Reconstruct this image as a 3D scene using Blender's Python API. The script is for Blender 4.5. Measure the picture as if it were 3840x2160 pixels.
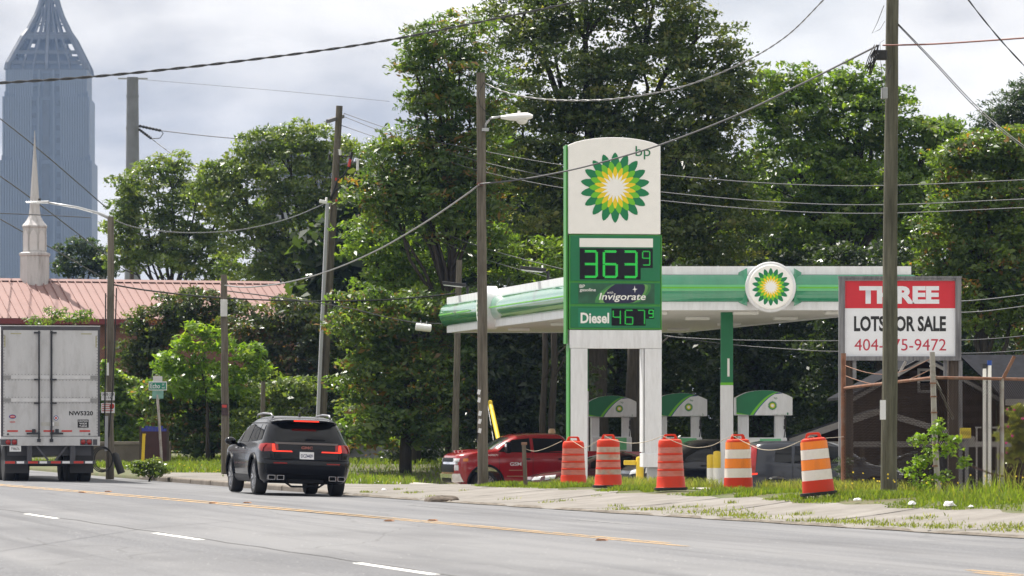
import bpy, bmesh, math, random
import numpy as np
from mathutils import Vector, Matrix, Euler

for o in list(bpy.data.objects):
    bpy.data.objects.remove(o, do_unlink=True)
SC = bpy.context.scene
COL = SC.collection
random.seed(7)
RNG = np.random.default_rng(7)
R = math.radians

# ------------------------------------------------------------------ camera
CAM_H, FPX, HORIZON, CENTRE = 1.5, 15000.0, 1600.0, 1920.0     # metres, focal length / horizon / centre in photo pixels
cam = bpy.data.cameras.new('camera')
cam.lens = FPX / 3840.0 * 36.0
cam.sensor_width = 36.0
cam.shift_y = (HORIZON - 1080.0) / 3840.0
cam.clip_start, cam.clip_end = 0.5, 20000.0
cam_o = bpy.data.objects.new('camera', cam)
COL.objects.link(cam_o)
cam_o.location = (0, 0, CAM_H)
cam_o.rotation_euler = (math.pi / 2, 0, 0)
cam.dof.use_dof = True
cam.dof.focus_distance = 93.0
cam.dof.aperture_fstop = 5.6
SC.camera = cam_o

# ------------------------------------------------------------------ sky, sun, exposure
SUN_EL, SUN_AZ = R(60), R(-42)          # azimuth measured from +Y (view direction) towards +X
world = bpy.data.worlds.new('World')
SC.world = world
world.use_nodes = True
wn, wl = world.node_tree.nodes, world.node_tree.links
wn.clear()
w_out = wn.new('ShaderNodeOutputWorld')
w_bg = wn.new('ShaderNodeBackground')
w_bg.inputs['Strength'].default_value = 0.1
w_sky = wn.new('ShaderNodeTexSky')
w_sky.sky_type = 'NISHITA'
w_sky.sun_disc = False
w_sky.sun_elevation = SUN_EL
w_sky.sun_rotation = SUN_AZ
w_tc = wn.new('ShaderNodeTexCoord')
w_mp = wn.new('ShaderNodeMapping')
w_mp.inputs['Scale'].default_value = (1.0, 1.0, 2.1)
w_mp.inputs['Location'].default_value = (6.6, 3.3, 2.7)
w_n1 = wn.new('ShaderNodeTexNoise')
w_n1.inputs['Scale'].default_value = 9.0
w_n1.inputs['Detail'].default_value = 7.0
w_n1.inputs['Roughness'].default_value = 0.52
w_n1.inputs['Distortion'].default_value = 0.25
w_cr = wn.new('ShaderNodeValToRGB')      # thin bright cloud to thick grey cloud
e = w_cr.color_ramp.elements
e[0].position, e[0].color = 0.42, (7.3, 7.05, 6.75, 1)
e[1].position, e[1].color = 0.70, (3.2, 3.2, 3.35, 1)
m_ = w_cr.color_ramp.elements.new(0.55)
m_.color = (6.0, 5.8, 5.6, 1)
w_n2 = wn.new('ShaderNodeTexNoise')      # gaps where the blue shows through
w_n2.inputs['Scale'].default_value = 5.0
w_n2.inputs['Detail'].default_value = 5.0
w_gr = wn.new('ShaderNodeMapRange')
w_gr.inputs['From Min'].default_value = 0.30
w_gr.inputs['From Max'].default_value = 0.44
w_gr.inputs['To Min'].default_value = 0.85
w_mx = wn.new('ShaderNodeMix')
w_mx.data_type = 'RGBA'
wl.new(w_tc.outputs['Generated'], w_mp.inputs['Vector'])
wl.new(w_mp.outputs['Vector'], w_n1.inputs['Vector'])
wl.new(w_mp.outputs['Vector'], w_n2.inputs['Vector'])
wl.new(w_n1.outputs['Fac'], w_cr.inputs['Fac'])
wl.new(w_n2.outputs['Fac'], w_gr.inputs['Value'])
wl.new(w_gr.outputs['Result'], w_mx.inputs['Factor'])
wl.new(w_sky.outputs['Color'], w_mx.inputs['A'])
wl.new(w_cr.outputs['Color'], w_mx.inputs['B'])
wl.new(w_mx.outputs['Result'], w_bg.inputs['Color'])
wl.new(w_bg.outputs['Background'], w_out.inputs['Surface'])

sun = bpy.data.lights.new('sun', 'SUN')
sun.energy = 5.0
sun.angle = R(0.9)
sun.color = (1.0, 0.95, 0.87)
sun_o = bpy.data.objects.new('sun', sun)
COL.objects.link(sun_o)
to_sun = Vector((math.cos(SUN_EL) * math.sin(SUN_AZ), math.cos(SUN_EL) * math.cos(SUN_AZ), math.sin(SUN_EL)))
sun_o.rotation_euler = to_sun.to_track_quat('Z', 'Y').to_euler()
sun_o.location = to_sun * 60

SC.view_settings.view_transform = 'Standard'
SC.view_settings.look = 'None'
SC.view_settings.exposure = 0.7
SC.view_settings.gamma = 1.0
SC.view_settings.use_curve_mapping = False
SC.render.engine = 'CYCLES'
SC.cycles.use_denoising = True
SC.cycles.max_bounces = 7
SC.cycles.diffuse_bounces = 3
SC.cycles.glossy_bounces = 3
SC.cycles.transmission_bounces = 4
SC.cycles.volume_bounces = 1
SC.cycles.transparent_max_bounces = 8
SC.cycles.sample_clamp_indirect = 6.0

# ------------------------------------------------------------------ helpers
def at(px, py, Y):
    return Vector(((px - CENTRE) / FPX * Y, Y, CAM_H + (HORIZON - py) / FPX * Y))

def lin(h):
    h = h.lstrip('#')
    c = [int(h[i:i + 2], 16) / 255 for i in (0, 2, 4)]
    return tuple((x / 12.92 if x <= 0.04045 else ((x + 0.055) / 1.055) ** 2.4) for x in c)

MATS = {}
def mat(name, col, rough=0.6, metal=0.0, var=0.12, scale=4.0, bump=0.0, bscale=40.0, coat=0.0, spec=0.5,
        dirt=None, dirt_amt=0.0, dirt_scale=3.0, stretch=(1, 1, 1), emit=None, estr=0.0, world_co=False):
    if name in MATS:
        return MATS[name]
    m = bpy.data.materials.new(name)
    m.use_nodes = True
    nt = m.node_tree
    b = nt.nodes['Principled BSDF']
    b.inputs['Roughness'].default_value = rough
    b.inputs['Metallic'].default_value = metal
    b.inputs['Specular IOR Level'].default_value = spec
    if coat:
        b.inputs['Coat Weight'].default_value = coat
        b.inputs['Coat Roughness'].default_value = 0.03
    if emit:
        b.inputs['Emission Color'].default_value = (*emit, 1)
        b.inputs['Emission Strength'].default_value = estr
    tc = nt.nodes.new('ShaderNodeTexCoord')
    mp = nt.nodes.new('ShaderNodeMapping')
    mp.inputs['Scale'].default_value = stretch
    if world_co:
        g = nt.nodes.new('ShaderNodeNewGeometry')
        nt.links.new(g.outputs['Position'], mp.inputs['Vector'])
    else:
        nt.links.new(tc.outputs['Object'], mp.inputs['Vector'])
    n = nt.nodes.new('ShaderNodeTexNoise')
    n.inputs['Scale'].default_value = scale
    n.inputs['Detail'].default_value = 5
    n.inputs['Roughness'].default_value = 0.6
    nt.links.new(mp.outputs['Vector'], n.inputs['Vector'])
    mr = nt.nodes.new('ShaderNodeMapRange')
    mr.inputs['From Min'].default_value = 0.3
    mr.inputs['From Max'].default_value = 0.7
    mr.inputs['To Min'].default_value = 1 - var
    mr.inputs['To Max'].default_value = 1 + var
    nt.links.new(n.outputs['Fac'], mr.inputs['Value'])
    mu = nt.nodes.new('ShaderNodeMix')
    mu.data_type = 'RGBA'
    mu.blend_type = 'MULTIPLY'
    mu.inputs['Factor'].default_value = 1.0
    mu.inputs['A'].default_value = (*col, 1)
    nt.links.new(mr.outputs['Result'], mu.inputs['B'])
    out = mu.outputs['Result']
    if dirt:
        n2 = nt.nodes.new('ShaderNodeTexNoise')
        n2.inputs['Scale'].default_value = dirt_scale
        n2.inputs['Detail'].default_value = 8
        n2.inputs['Roughness'].default_value = 0.7
        nt.links.new(mp.outputs['Vector'], n2.inputs['Vector'])
        r2 = nt.nodes.new('ShaderNodeMapRange')
        r2.inputs['From Min'].default_value = 0.48
        r2.inputs['From Max'].default_value = 0.72
        r2.inputs['To Max'].default_value = dirt_amt
        nt.links.new(n2.outputs['Fac'], r2.inputs['Value'])
        d = nt.nodes.new('ShaderNodeMix')
        d.data_type = 'RGBA'
        nt.links.new(r2.outputs['Result'], d.inputs['Factor'])
        nt.links.new(out, d.inputs['A'])
        d.inputs['B'].default_value = (*dirt, 1)
        out = d.outputs['Result']
    nt.links.new(out, b.inputs['Base Color'])
    if bump:
        n3 = nt.nodes.new('ShaderNodeTexNoise')
        n3.inputs['Scale'].default_value = bscale
        n3.inputs['Detail'].default_value = 4
        nt.links.new(mp.outputs['Vector'], n3.inputs['Vector'])
        bp = nt.nodes.new('ShaderNodeBump')
        bp.inputs['Strength'].default_value = bump
        bp.inputs['Distance'].default_value = 0.02
        nt.links.new(n3.outputs['Fac'], bp.inputs['Height'])
        nt.links.new(bp.outputs['Normal'], b.inputs['Normal'])
    MATS[name] = m
    return m

class MB:
    """collects shapes for ONE mesh"""
    def __init__(s):
        s.v, s.f = [], []
    def add(s, vs, fs):
        k = len(s.v)
        s.v.extend([tuple(p) for p in vs])
        s.f.extend([tuple(i + k for i in f) for f in fs])
        return s
    def box(s, c, d, rot=None):
        x, y, z = d[0] / 2, d[1] / 2, d[2] / 2
        P = [Vector(p) for p in ((-x,-y,-z),(x,-y,-z),(x,y,-z),(-x,y,-z),(-x,-y,z),(x,-y,z),(x,y,z),(-x,y,z))]
        if rot is not None:
            M = rot if isinstance(rot, Matrix) else Euler(rot).to_matrix()
            P = [M @ p for p in P]
        c = Vector(c)
        return s.add([p + c for p in P], [(0,3,2,1),(4,5,6,7),(0,1,5,4),(1,2,6,5),(2,3,7,6),(3,0,4,7)])
    def bb(s, a, b):
        return s.box([(a[i] + b[i]) / 2 for i in range(3)], [abs(b[i] - a[i]) for i in range(3)])
    def beam(s, p0, p1, w, h, up=(0, 0, 1)):
        p0, p1 = Vector(p0), Vector(p1)
        d = p1 - p0
        L = d.length
        d.normalize()
        sd = d.cross(Vector(up))
        if sd.length < 1e-4:
            sd = d.cross(Vector((1, 0, 0)))
        sd.normalize()
        u = sd.cross(d)
        M = Matrix((d, sd, u)).transposed()
        return s.box((p0 + p1) / 2, (L, w, h), M)
    def cyl(s, p0, p1, r0, r1=None, n=12, cap=True):
        r1 = r0 if r1 is None else r1
        return s.tube([p0, p1], [r0, r1], n, cap)
    def tube(s, pts, r, n=6, cap=True):
        pts = [Vector(p) for p in pts]
        rr = r if isinstance(r, (list, tuple)) else [r] * len(pts)
        vs, fs = [], []
        t0 = (pts[1] - pts[0]).normalized()
        a = Vector((0, 0, 1)) if abs(t0.z) < 0.9 else Vector((1, 0, 0))
        u = t0.cross(a).normalized()
        for i, p in enumerate(pts):
            t = (pts[min(i + 1, len(pts) - 1)] - pts[max(i - 1, 0)]).normalized()
            u = (u - t * u.dot(t))
            u = u.normalized() if u.length > 1e-6 else t.orthogonal().normalized()
            w = t.cross(u)
            for k in range(n):
                q = 2 * math.pi * k / n
                vs.append(p + (u * math.cos(q) + w * math.sin(q)) * rr[i])
        for i in range(len(pts) - 1):
            for k in range(n):
                b, c = i * n, (i + 1) * n
                fs.append((b + k, b + (k + 1) % n, c + (k + 1) % n, c + k))
        if cap:
            fs.append(tuple(range(n))[::-1])
            fs.append(tuple(range((len(pts) - 1) * n, len(pts) * n)))
        return s.add(vs, fs)
    def lathe(s, prof, n=24, M=None, cap=True):
        vs, fs = [], []
        for r, z in prof:
            for k in range(n):
                q = 2 * math.pi * k / n
                p = Vector((r * math.cos(q), r * math.sin(q), z))
                vs.append(M @ p if M else p)
        for i in range(len(prof) - 1):
            for k in range(n):
                b, c = i * n, (i + 1) * n
                fs.append((b + k, b + (k + 1) % n, c + (k + 1) % n, c + k))
        if cap:
            fs.append(tuple(range(n))[::-1])
            fs.append(tuple(range((len(prof) - 1) * n, len(prof) * n)))
        return s.add(vs, fs)
    def prism(s, poly, d0, d1, plane='xz'):
        """extrude a 2D polygon: plane xz -> along y, yz -> along x, xy -> along z"""
        def m(p, d):
            return {'xz': (p[0], d, p[1]), 'yz': (d, p[0], p[1]), 'xy': (p[0], p[1], d)}[plane]
        n = len(poly)
        vs = [m(p, d0) for p in poly] + [m(p, d1) for p in poly]
        fs = [tuple(range(n)), tuple(range(n, 2 * n))[::-1]]
        fs += [(i, i + n, (i + 1) % n + n, (i + 1) % n) for i in range(n)]
        return s.add(vs, fs)
    def grid(s, fn, nu, nv, thick=None):
        vs = [fn(i / nu, j / nv) for j in range(nv + 1) for i in range(nu + 1)]
        fs = [(j * (nu + 1) + i, j * (nu + 1) + i + 1, (j + 1) * (nu + 1) + i + 1, (j + 1) * (nu + 1) + i) for j in range(nv) for i in range(nu)]
        return s.add(vs, fs)
    def mesh(s, name):
        me = bpy.data.meshes.new(name)
        me.from_pydata(s.v, [], s.f)
        me.validate()
        return me

def fix_normals(me):
    bm = bmesh.new()
    bm.from_mesh(me)
    bmesh.ops.recalc_face_normals(bm, faces=bm.faces)
    bm.to_mesh(me)
    bm.free()

def obj(name, mb, m, parent=None, loc=None, rot=None, smooth=False, bevel=0.0, fix=True):
    me = mb if isinstance(mb, bpy.types.Mesh) else mb.mesh(name)
    if fix and not isinstance(mb, bpy.types.Mesh):
        fix_normals(me)
    if m is not None:
        me.materials.clear()
        me.materials.append(m)
    o = bpy.data.objects.new(name, me)
    COL.objects.link(o)
    if parent is not None:
        o.parent = parent
    if loc is not None:
        o.location = loc
    if rot is not None:
        o.rotation_euler = rot
    if smooth:
        me.shade_smooth() if smooth is True else me.set_sharp_from_angle(angle=R(smooth))
        if smooth is not True:
            for p in me.polygons:
                p.use_smooth = True
    if bevel:
        b = o.modifiers.new('bevel', 'BEVEL')
        b.width = bevel
        b.segments = 2
        b.limit_method = 'ANGLE'
        b.angle_limit = R(40)
    return o

def tag(o, label, cat, group=None, kind=None):
    if label:
        o['label'] = label
    if cat:
        o['category'] = cat
    if group:
        o['group'] = group
    if kind:
        o['kind'] = kind
    return o

def thing(name, label, cat, loc=(0, 0, 0), rot=(0, 0, 0), group=None):
    o = bpy.data.objects.new(name, None)
    COL.objects.link(o)
    o.location = loc
    o.rotation_euler = rot
    o.empty_display_size = 0.2
    return tag(o, label, cat, group)

def copy_tree(o, parent=None, label=None):
    c = o.copy()
    COL.objects.link(c)
    c.parent = parent
    if label:
        c['label'] = label
    for ch in [x for x in bpy.data.objects if x.parent == o]:
        copy_tree(ch, c)
    return c

def text_mesh(txt, w, h, M, depth=0.0, bold=0.0, shear=0.0, name='lettering', fit=True, spacing=1.0):
    """flat lettering in the local XZ plane facing -Y, centred at 0, scaled to w x h, then moved by M"""
    cu = bpy.data.curves.new(name, 'FONT')
    cu.body = txt
    cu.align_x = 'CENTER'
    cu.size = 1.0
    cu.offset = bold
    cu.shear = shear
    cu.space_character = spacing
    cu.resolution_u = 3
    cu.fill_mode = 'BOTH'
    t = bpy.data.objects.new(name, cu)
    COL.objects.link(t)
    dg = bpy.context.evaluated_depsgraph_get()
    dg.update()
    me = bpy.data.meshes.new_from_object(t.evaluated_get(dg))
    bpy.data.objects.remove(t, do_unlink=True)
    co = np.zeros(len(me.vertices) * 3)
    me.vertices.foreach_get('co', co)
    co = co.reshape(-1, 3)
    mn, mx = co.min(0), co.max(0)
    sx, sy = w / (mx[0] - mn[0]), h / (mx[1] - mn[1])
    if not fit:
        sx = sy
    c = (mn + mx) / 2
    new = np.stack([(co[:, 0] - c[0]) * sx, np.zeros(len(co)), (co[:, 1] - c[1]) * sy], 1)
    Mn = np.array(M.to_4x4()) if isinstance(M, Matrix) else np.array(Matrix.Translation(M))
    new = new @ Mn[:3, :3].T + Mn[:3, 3]
    me.vertices.foreach_set('co', new.ravel())
    me.update()
    return me

def lettering(txt, w, h, pos, m, parent, bold=0.0, shear=0.0, name='lettering', rotz=0.0, spacing=1.0, M=None):
    me = text_mesh(txt, w, h, M if M is not None else (Matrix.Translation(pos) @ Matrix.Rotation(rotz, 4, 'Z')), bold=bold, shear=shear, spacing=spacing)
    return obj(name, me, m, parent)

def smoothstep(a, b, x):
    t = np.clip((np.asarray(x, float) - a) / (b - a), 0, 1)
    return t * t * (3 - 2 * t)

# ------------------------------------------------------------------ ground, road, pavement
TH = R(14)
CT, ST = math.cos(TH), math.sin(TH)
def uv(X, Y):
    return -X * ST + Y * CT, X * CT + Y * ST
def xy(u, v):
    return v * CT - u * ST, v * ST + u * CT
def road_z(v):
    return 0.08 - 0.02 * np.abs(np.asarray(v, float) - 12.9)
def px_line(pts, z):
    r = []
    for x, y in pts:
        Y = (CAM_H - z) * FPX / (y - HORIZON)
        r.append(uv((x - CENTRE) / FPX * Y, Y))
    return np.array(sorted(r))
_k = px_line([(514,1799),(835,1825),(1310,1859),(1613,1877),(1892,1893),(2335,1923),(2560,1937),(3007,1963),(3380,1978),(3840,2004)], -0.02)
_kf = np.polyfit(_k[:, 0], _k[:, 1], 2)
def vk(u):
    u = np.clip(np.asarray(u, float), 45, 112)
    return np.polyval(_kf, u)
def crest(u):
    return np.interp(u, [30, 60, 67, 84, 93, 100, 112, 140], [0.30, 0.32, 0.306, 0.215, 0.10, 0.03, 0.08, 0.12])
def gz(u, v):
    u, v = np.asarray(u, float), np.asarray(v, float)
    k = vk(u)
    s = v - k
    zr = road_z(v)
    zk = road_z(k)
    kh = np.interp(u, [40, 84, 88, 92, 95, 120], [0.03, 0.03, 0.05, 0.10, 0.12, 0.12])
    c = crest(u)
    z = zk + kh * smoothstep(0.0, 0.03, s)
    z = z + (c - zk - kh) * smoothstep(0.4, 4.2, s)
    sd = np.interp(u, [55, 72, 80, 95], [14, 9.5, 6.4, 5.6])
    zl = np.interp(u, [40, 66, 78, 126, 136, 170], [-0.4, -0.4, -0.62, -0.68, 0.2, 0.3])
    wid = np.interp(u, [60, 80], [8, 4.2])
    z = z + (zl - c) * smoothstep(0, 1, (s - sd) / wid)
    z = z + np.interp(s, [40, 120, 400], [0, 0.4, 0.4])
    return np.where(s < 0, zr, z)
def g_at(X, Y):
    return float(gz(*uv(X, Y)))

def sheet(name, ul, s_fn, ns, dz, m, kind='structure', v_abs=False, smooth=True):
    """a sheet over the terrain: for each u, ns+1 points between s0(u) and s1(u) (distance behind the kerb, or absolute v)"""
    vs = []
    for u in ul:
        a, b = s_fn(u)
        for j in range(ns + 1):
            s = a + (b - a) * j / ns
            v = s if v_abs else float(vk(u)) + s
            X, Y = xy(u, v)
            vs.append((X, Y, float(gz(u, v)) + dz))
    n = ns + 1
    fs = [(i * n + j, i * n + j + 1, (i + 1) * n + j + 1, (i + 1) * n + j) for i in range(len(ul) - 1) for j in range(ns)]
    mb = MB().add(vs, fs)
    o = obj(name, mb, m, smooth=smooth)
    if kind:
        o['kind'] = kind
    return o

def node_mat(name):
    m = bpy.data.materials.new(name)
    m.use_nodes = True
    MATS[name] = m
    return m, m.node_tree, m.node_tree.nodes, m.node_tree.links, m.node_tree.nodes['Principled BSDF']

def noise(nt, vec, scale, detail=5, rough=0.6):
    n = nt.nodes.new('ShaderNodeTexNoise')
    n.inputs['Scale'].default_value = scale
    n.inputs['Detail'].default_value = detail
    n.inputs['Roughness'].default_value = rough
    nt.links.new(vec, n.inputs['Vector'])
    return n.outputs['Fac']
def mrange(nt, val, a, b, c, d):
    n = nt.nodes.new('ShaderNodeMapRange')
    for k, x in zip(('From Min', 'From Max', 'To Min', 'To Max'), (a, b, c, d)):
        n.inputs[k].default_value = x
    nt.links.new(val, n.inputs['Value'])
    return n.outputs['Result']
def mixc(nt, fac, a, b, mode='MIX'):
    n = nt.nodes.new('ShaderNodeMix')
    n.data_type = 'RGBA'
    n.blend_type = mode
    for k, x in (('Factor', fac), ('A', a), ('B', b)):
        if isinstance(x, (int, float)):
            n.inputs[k].default_value = x
        elif isinstance(x, tuple):
            n.inputs[k].default_value = (*x, 1) if len(x) == 3 else x
        else:
            nt.links.new(x, n.inputs[k])
    return n.outputs['Result']
def mapping(nt, scale=(1, 1, 1), rotz=0.0, src='Position'):
    if src == 'Position':
        g = nt.nodes.new('ShaderNodeNewGeometry').outputs['Position']
    else:
        g = nt.nodes.new('ShaderNodeTexCoord').outputs[src]
    if rotz:
        mp0 = nt.nodes.new('ShaderNodeMapping')
        mp0.inputs['Rotation'].default_value = (0, 0, rotz)
        nt.links.new(g, mp0.inputs['Vector'])
        g = mp0.outputs['Vector']
    mp = nt.nodes.new('ShaderNodeMapping')
    mp.inputs['Scale'].default_value = scale
    nt.links.new(g, mp.inputs['Vector'])
    return mp.outputs['Vector']

# asphalt: after rotating by -TH the road runs along local Y
m_road, nt, _, L_, b = node_mat('asphalt')
fine = noise(nt, mapping(nt, (1, 0.35, 1), -TH), 34, 3, 0.75)
speck = noise(nt, mapping(nt, (1, 0.3, 1), -TH), 22, 1, 0.5)
track = noise(nt, mapping(nt, (0.9, 0.03, 1), -TH), 1.0, 3)
blot = noise(nt, mapping(nt, (1, 0.3, 1), -TH), 0.35, 4)
c = mixc(nt, mrange(nt, fine, 0.3, 0.7, 0, 1), (0.092, 0.094, 0.103), (0.178, 0.181, 0.192))
c = mixc(nt, mrange(nt, track, 0.38, 0.62, 0, 0.75), c, (0.195, 0.196, 0.203))
smear = noise(nt, mapping(nt, (2.2, 0.05, 1), -TH), 1.0, 4)
c = mixc(nt, mrange(nt, smear, 0.55, 0.72, 0, 0.6), c, (0.080, 0.081, 0.089))
c = mixc(nt, mrange(nt, blot, 0.50, 0.70, 0, 0.55), c, (0.083, 0.084, 0.092))
c = mixc(nt, mrange(nt, speck, 0.72, 0.78, 0, 0.45), c, (0.5, 0.49, 0.47))
crk = nt.nodes.new('ShaderNodeTexVoronoi')
crk.feature = 'DISTANCE_TO_EDGE'
crk.inputs['Scale'].default_value = 0.16
wob = nt.nodes.new('ShaderNodeVectorMath')
wob.operation = 'ADD'
nn = nt.nodes.new('ShaderNodeTexNoise')
nn.inputs['Scale'].default_value = 0.8
mpv = mapping(nt, (1.0, 0.35, 1), -TH)
L_.new(mpv, nn.inputs['Vector'])
L_.new(mpv, wob.inputs[0])
L_.new(nn.outputs['Color'], wob.inputs[1])
L_.new(wob.outputs['Vector'], crk.inputs['Vector'])
cm = mrange(nt, crk.outputs['Distance'], 0.0, 0.004, 0.4, 0)
c = mixc(nt, cm, c, (0.06, 0.06, 0.06))
L_.new(c, b.inputs['Base Color'])
b.inputs['Roughness'].default_value = 0.82
b.inputs['Specular IOR Level'].default_value = 0.25
bp = nt.nodes.new('ShaderNodeBump')
bp.inputs['Strength'].default_value = 0.6
bp.inputs['Distance'].default_value = 0.01
L_.new(fine, bp.inputs['Height'])
L_.new(bp.outputs['Normal'], b.inputs['Normal'])

# weathered concrete
def concrete(name, lo, hi, dark=(0.13, 0.11, 0.09)):
    m, nt, _, L_, b = node_mat(name)
    p = mapping(nt, (1, 1, 1), -TH)
    a = noise(nt, p, 1.3, 7, 0.65)
    f = noise(nt, p, 40, 3, 0.7)
    st = noise(nt, p, 0.55, 6, 0.7)
    c = mixc(nt, mrange(nt, a, 0.3, 0.7, 0, 1), lo, hi)
    c = mixc(nt, mrange(nt, f, 0.35, 0.7, 0, 0.3), c, dark)
    c = mixc(nt, mrange(nt, st, 0.56, 0.75, 0, 0.55), c, dark)
    L_.new(c, b.inputs['Base Color'])
    b.inputs['Roughness'].default_value = 0.9
    b.inputs['Specular IOR Level'].default_value = 0.2
    bp = nt.nodes.new('ShaderNodeBump')
    bp.inputs['Strength'].default_value = 0.5
    bp.inputs['Distance'].default_value = 0.01
    L_.new(f, bp.inputs['Height'])
    L_.new(bp.outputs['Normal'], b.inputs['Normal'])
    return m
m_walk = concrete('sidewalk_concrete', (0.165, 0.154, 0.142), (0.275, 0.260, 0.243))
m_lot = concrete('forecourt_concrete', (0.34, 0.32, 0.30), (0.46, 0.44, 0.41))
m_kerb = concrete('kerb_concrete', (0.16, 0.14, 0.12), (0.26, 0.23, 0.2), (0.05, 0.04, 0.035))

# soil with grass tint
m_soil, nt, _, L_, b = node_mat('grassy_soil')
p = mapping(nt)
c = mixc(nt, mrange(nt, noise(nt, p, 1.2, 6), 0.35, 0.65, 0, 1), (0.075, 0.10, 0.028), (0.13, 0.105, 0.06))
c = mixc(nt, mrange(nt, noise(nt, p, 18, 4), 0.4, 0.7, 0, 0.6), c, (0.05, 0.075, 0.02))
L_.new(c, b.inputs['Base Color'])
b.inputs['Roughness'].default_value = 0.95

UL = [-900, -300, -60, 0, 20, 32] + [40 + 1.0 * i for i in range(101)] + [144, 150, 160, 175, 200, 250, 320, 450, 700, 1200, 2000, 3200]
SL = [-1200, -400, -100, -40, -24, -18, -12, -6.0, -3, -0.01, 0.0, 0.015, 0.03, 0.2, 0.5] + [0.9 + 0.4 * i for i in range(52)] + [23, 26, 30, 36, 44, 60, 90, 130, 200, 400, 800, 1600, 2600]
vs = []
for u in UL:
    for s in SL:
        v = float(vk(u)) + s
        X, Y = xy(u, v)
        vs.append((X, Y, float(gz(u, v)) - 0.03))
n = len(SL)
g = obj('ground', MB().add(vs, [(i * n + j, i * n + j + 1, (i + 1) * n + j + 1, (i + 1) * n + j) for i in range(len(UL) - 1) for j in range(n - 1)]), m_soil, smooth=True)
g['kind'] = 'structure'

RU = [-60, 0, 20] + [24 + 1.0 * i for i in range(120)] + [150, 165, 180, 220, 300, 500]
ROAD = sheet('road', RU, lambda u: (-26.0, 0.0), 26, 0.0, m_road)
WU = [30 + 0.5 * i for i in range(int((113 - 30) / 0.5) + 1)]
def walk_in(u):
    return float(np.interp(u, [30, 57, 65, 70, 76, 80, 84, 87, 90.5, 92, 98, 101, 113], [2.5, 2.5, 2.55, 2.8, 2.95, 3.15, 3.2, 3.2, 4.0, 6.4, 6.4, 2.4, 2.2]))
WALK = sheet('sidewalk', WU, lambda u: (0.001, walk_in(u) + 0.12 * math.sin(u * 3.1) + 0.1 * math.sin(u * 1.3)), 22, 0.004, m_walk)
sheet('forecourt', [70 + 1.0 * i for i in range(40)], lambda u: (float(np.interp(u, [70, 73, 88, 94, 129], [7.5, 4.9, 4.9, 4.6, 4.4])), 26.0), 40, -0.012, m_lot)
sheet('side_street', [112 + 1.0 * i for i in range(9)], lambda u: (0.001, 40.0), 40, 0.006, m_walk)

# joints between the sidewalk slabs
m_joint = mat('dark_joint', (0.045, 0.04, 0.035), 0.95, var=0.3)
for i, u in enumerate([47, 51.5, 56, 61.2, 66.5, 71.4, 76.3, 81.0, 86.4, 91.2, 97, 102, 107]):
    pts = [(u + 0.35 * math.sin(i * 2.2) * t, t) for t in np.linspace(0.06, walk_in(u) - 0.05, 12)]
    mb = MB()
    vs = []
    for uu, s in pts:
        for dw in (-0.035, 0.035):
            v = float(vk(uu)) + s
            X, Y = xy(uu + dw * (1 + 0.5 * math.sin(s * 9 + i)), v)
            vs.append((X, Y, float(gz(uu, v)) + 0.009))
    mb.add(vs, [(2 * k, 2 * k + 1, 2 * k + 3, 2 * k + 2) for k in range(len(pts) - 1)])
    obj('slab_joint', mb, m_joint, WALK)

KERB = bpy.data.objects.new('kerb', None)
COL.objects.link(KERB)
KERB['kind'] = 'structure'
# kerb: low worn stones along the left half, broken lump by the driveway
for i, (a, c_) in enumerate([(113.2, 110.4), (110.3, 107.5), (107.4, 104.6), (104.5, 101.7), (101.6, 98.8), (98.7, 95.9), (95.8, 93.0), (92.9, 90.4), (90.3, 88.0)]):
    mb = MB()
    nn_ = 8
    prof = [(-0.02, -0.05), (-0.02, 0.105), (0.0, 0.128), (0.15, 0.134), (0.16, -0.05)]
    vs = []
    for j in range(nn_ + 1):
        u = a + (c_ - a) * j / nn_
        k = float(vk(u))
        drop = 0.07 * float(smoothstep(91.5, 88.5, u)) + 0.05 * float(smoothstep(112, 113.2, u))
        zz = float(road_z(k))
        for s, z in prof:
            X, Y = xy(u, k + s)
            vs.append((X, Y, zz + (z - drop if z > 0 else z) + 0.004 * math.sin(u * 7 + s * 30)))
    m5 = len(prof)
    fs = [(j * m5 + q, j * m5 + (q + 1) % m5, (j + 1) * m5 + (q + 1) % m5, (j + 1) * m5 + q) for j in range(nn_) for q in range(m5)]
    fs += [tuple(range(m5)), tuple(range(nn_ * m5, nn_ * m5 + m5))]
    o = obj('kerb_stone', mb.add(vs, fs), m_kerb, KERB, bevel=0.015)

# painted lines
m_yel, nt, _, L_, b = node_mat('worn_yellow_paint')
p = mapping(nt, (1, 0.25, 1), -TH)
w = noise(nt, p, 9, 6, 0.75)
c = mixc(nt, mrange(nt, w, 0.44, 0.62, 0.1, 0.95), (0.56, 0.33, 0.10), (0.17, 0.165, 0.16))
L_.new(c, b.inputs['Base Color'])
b.inputs['Roughness'].default_value = 0.7
m_wht, nt, _, L_, b = node_mat('worn_white_paint')
p = mapping(nt, (1, 0.25, 1), -TH)
w = noise(nt, p, 9, 6, 0.75)
c = mixc(nt, mrange(nt, w, 0.52, 0.68, 0, 0.8), (0.78, 0.78, 0.76), (0.24, 0.235, 0.23))
L_.new(c, b.inputs['Base Color'])
b.inputs['Roughness'].default_value = 0.7
m_wht2, nt, _, L_, b = node_mat('faint_white_paint')
p = mapping(nt, (1, 0.25, 1), -TH)
w = noise(nt, p, 7, 6, 0.75)
c = mixc(nt, mrange(nt, w, 0.36, 0.56, 0.35, 1.0), (0.42, 0.42, 0.41), (0.17, 0.17, 0.175))
L_.new(c, b.inputs['Base Color'])
b.inputs['Roughness'].default_value = 0.7
_y = px_line([(0,1820),(404,1846),(808,1878),(1300,1933),(2000,1992),(2445,2030)], 0.08)
_yf = np.polyfit(_y[:, 0], _y[:, 1], 1)
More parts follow.
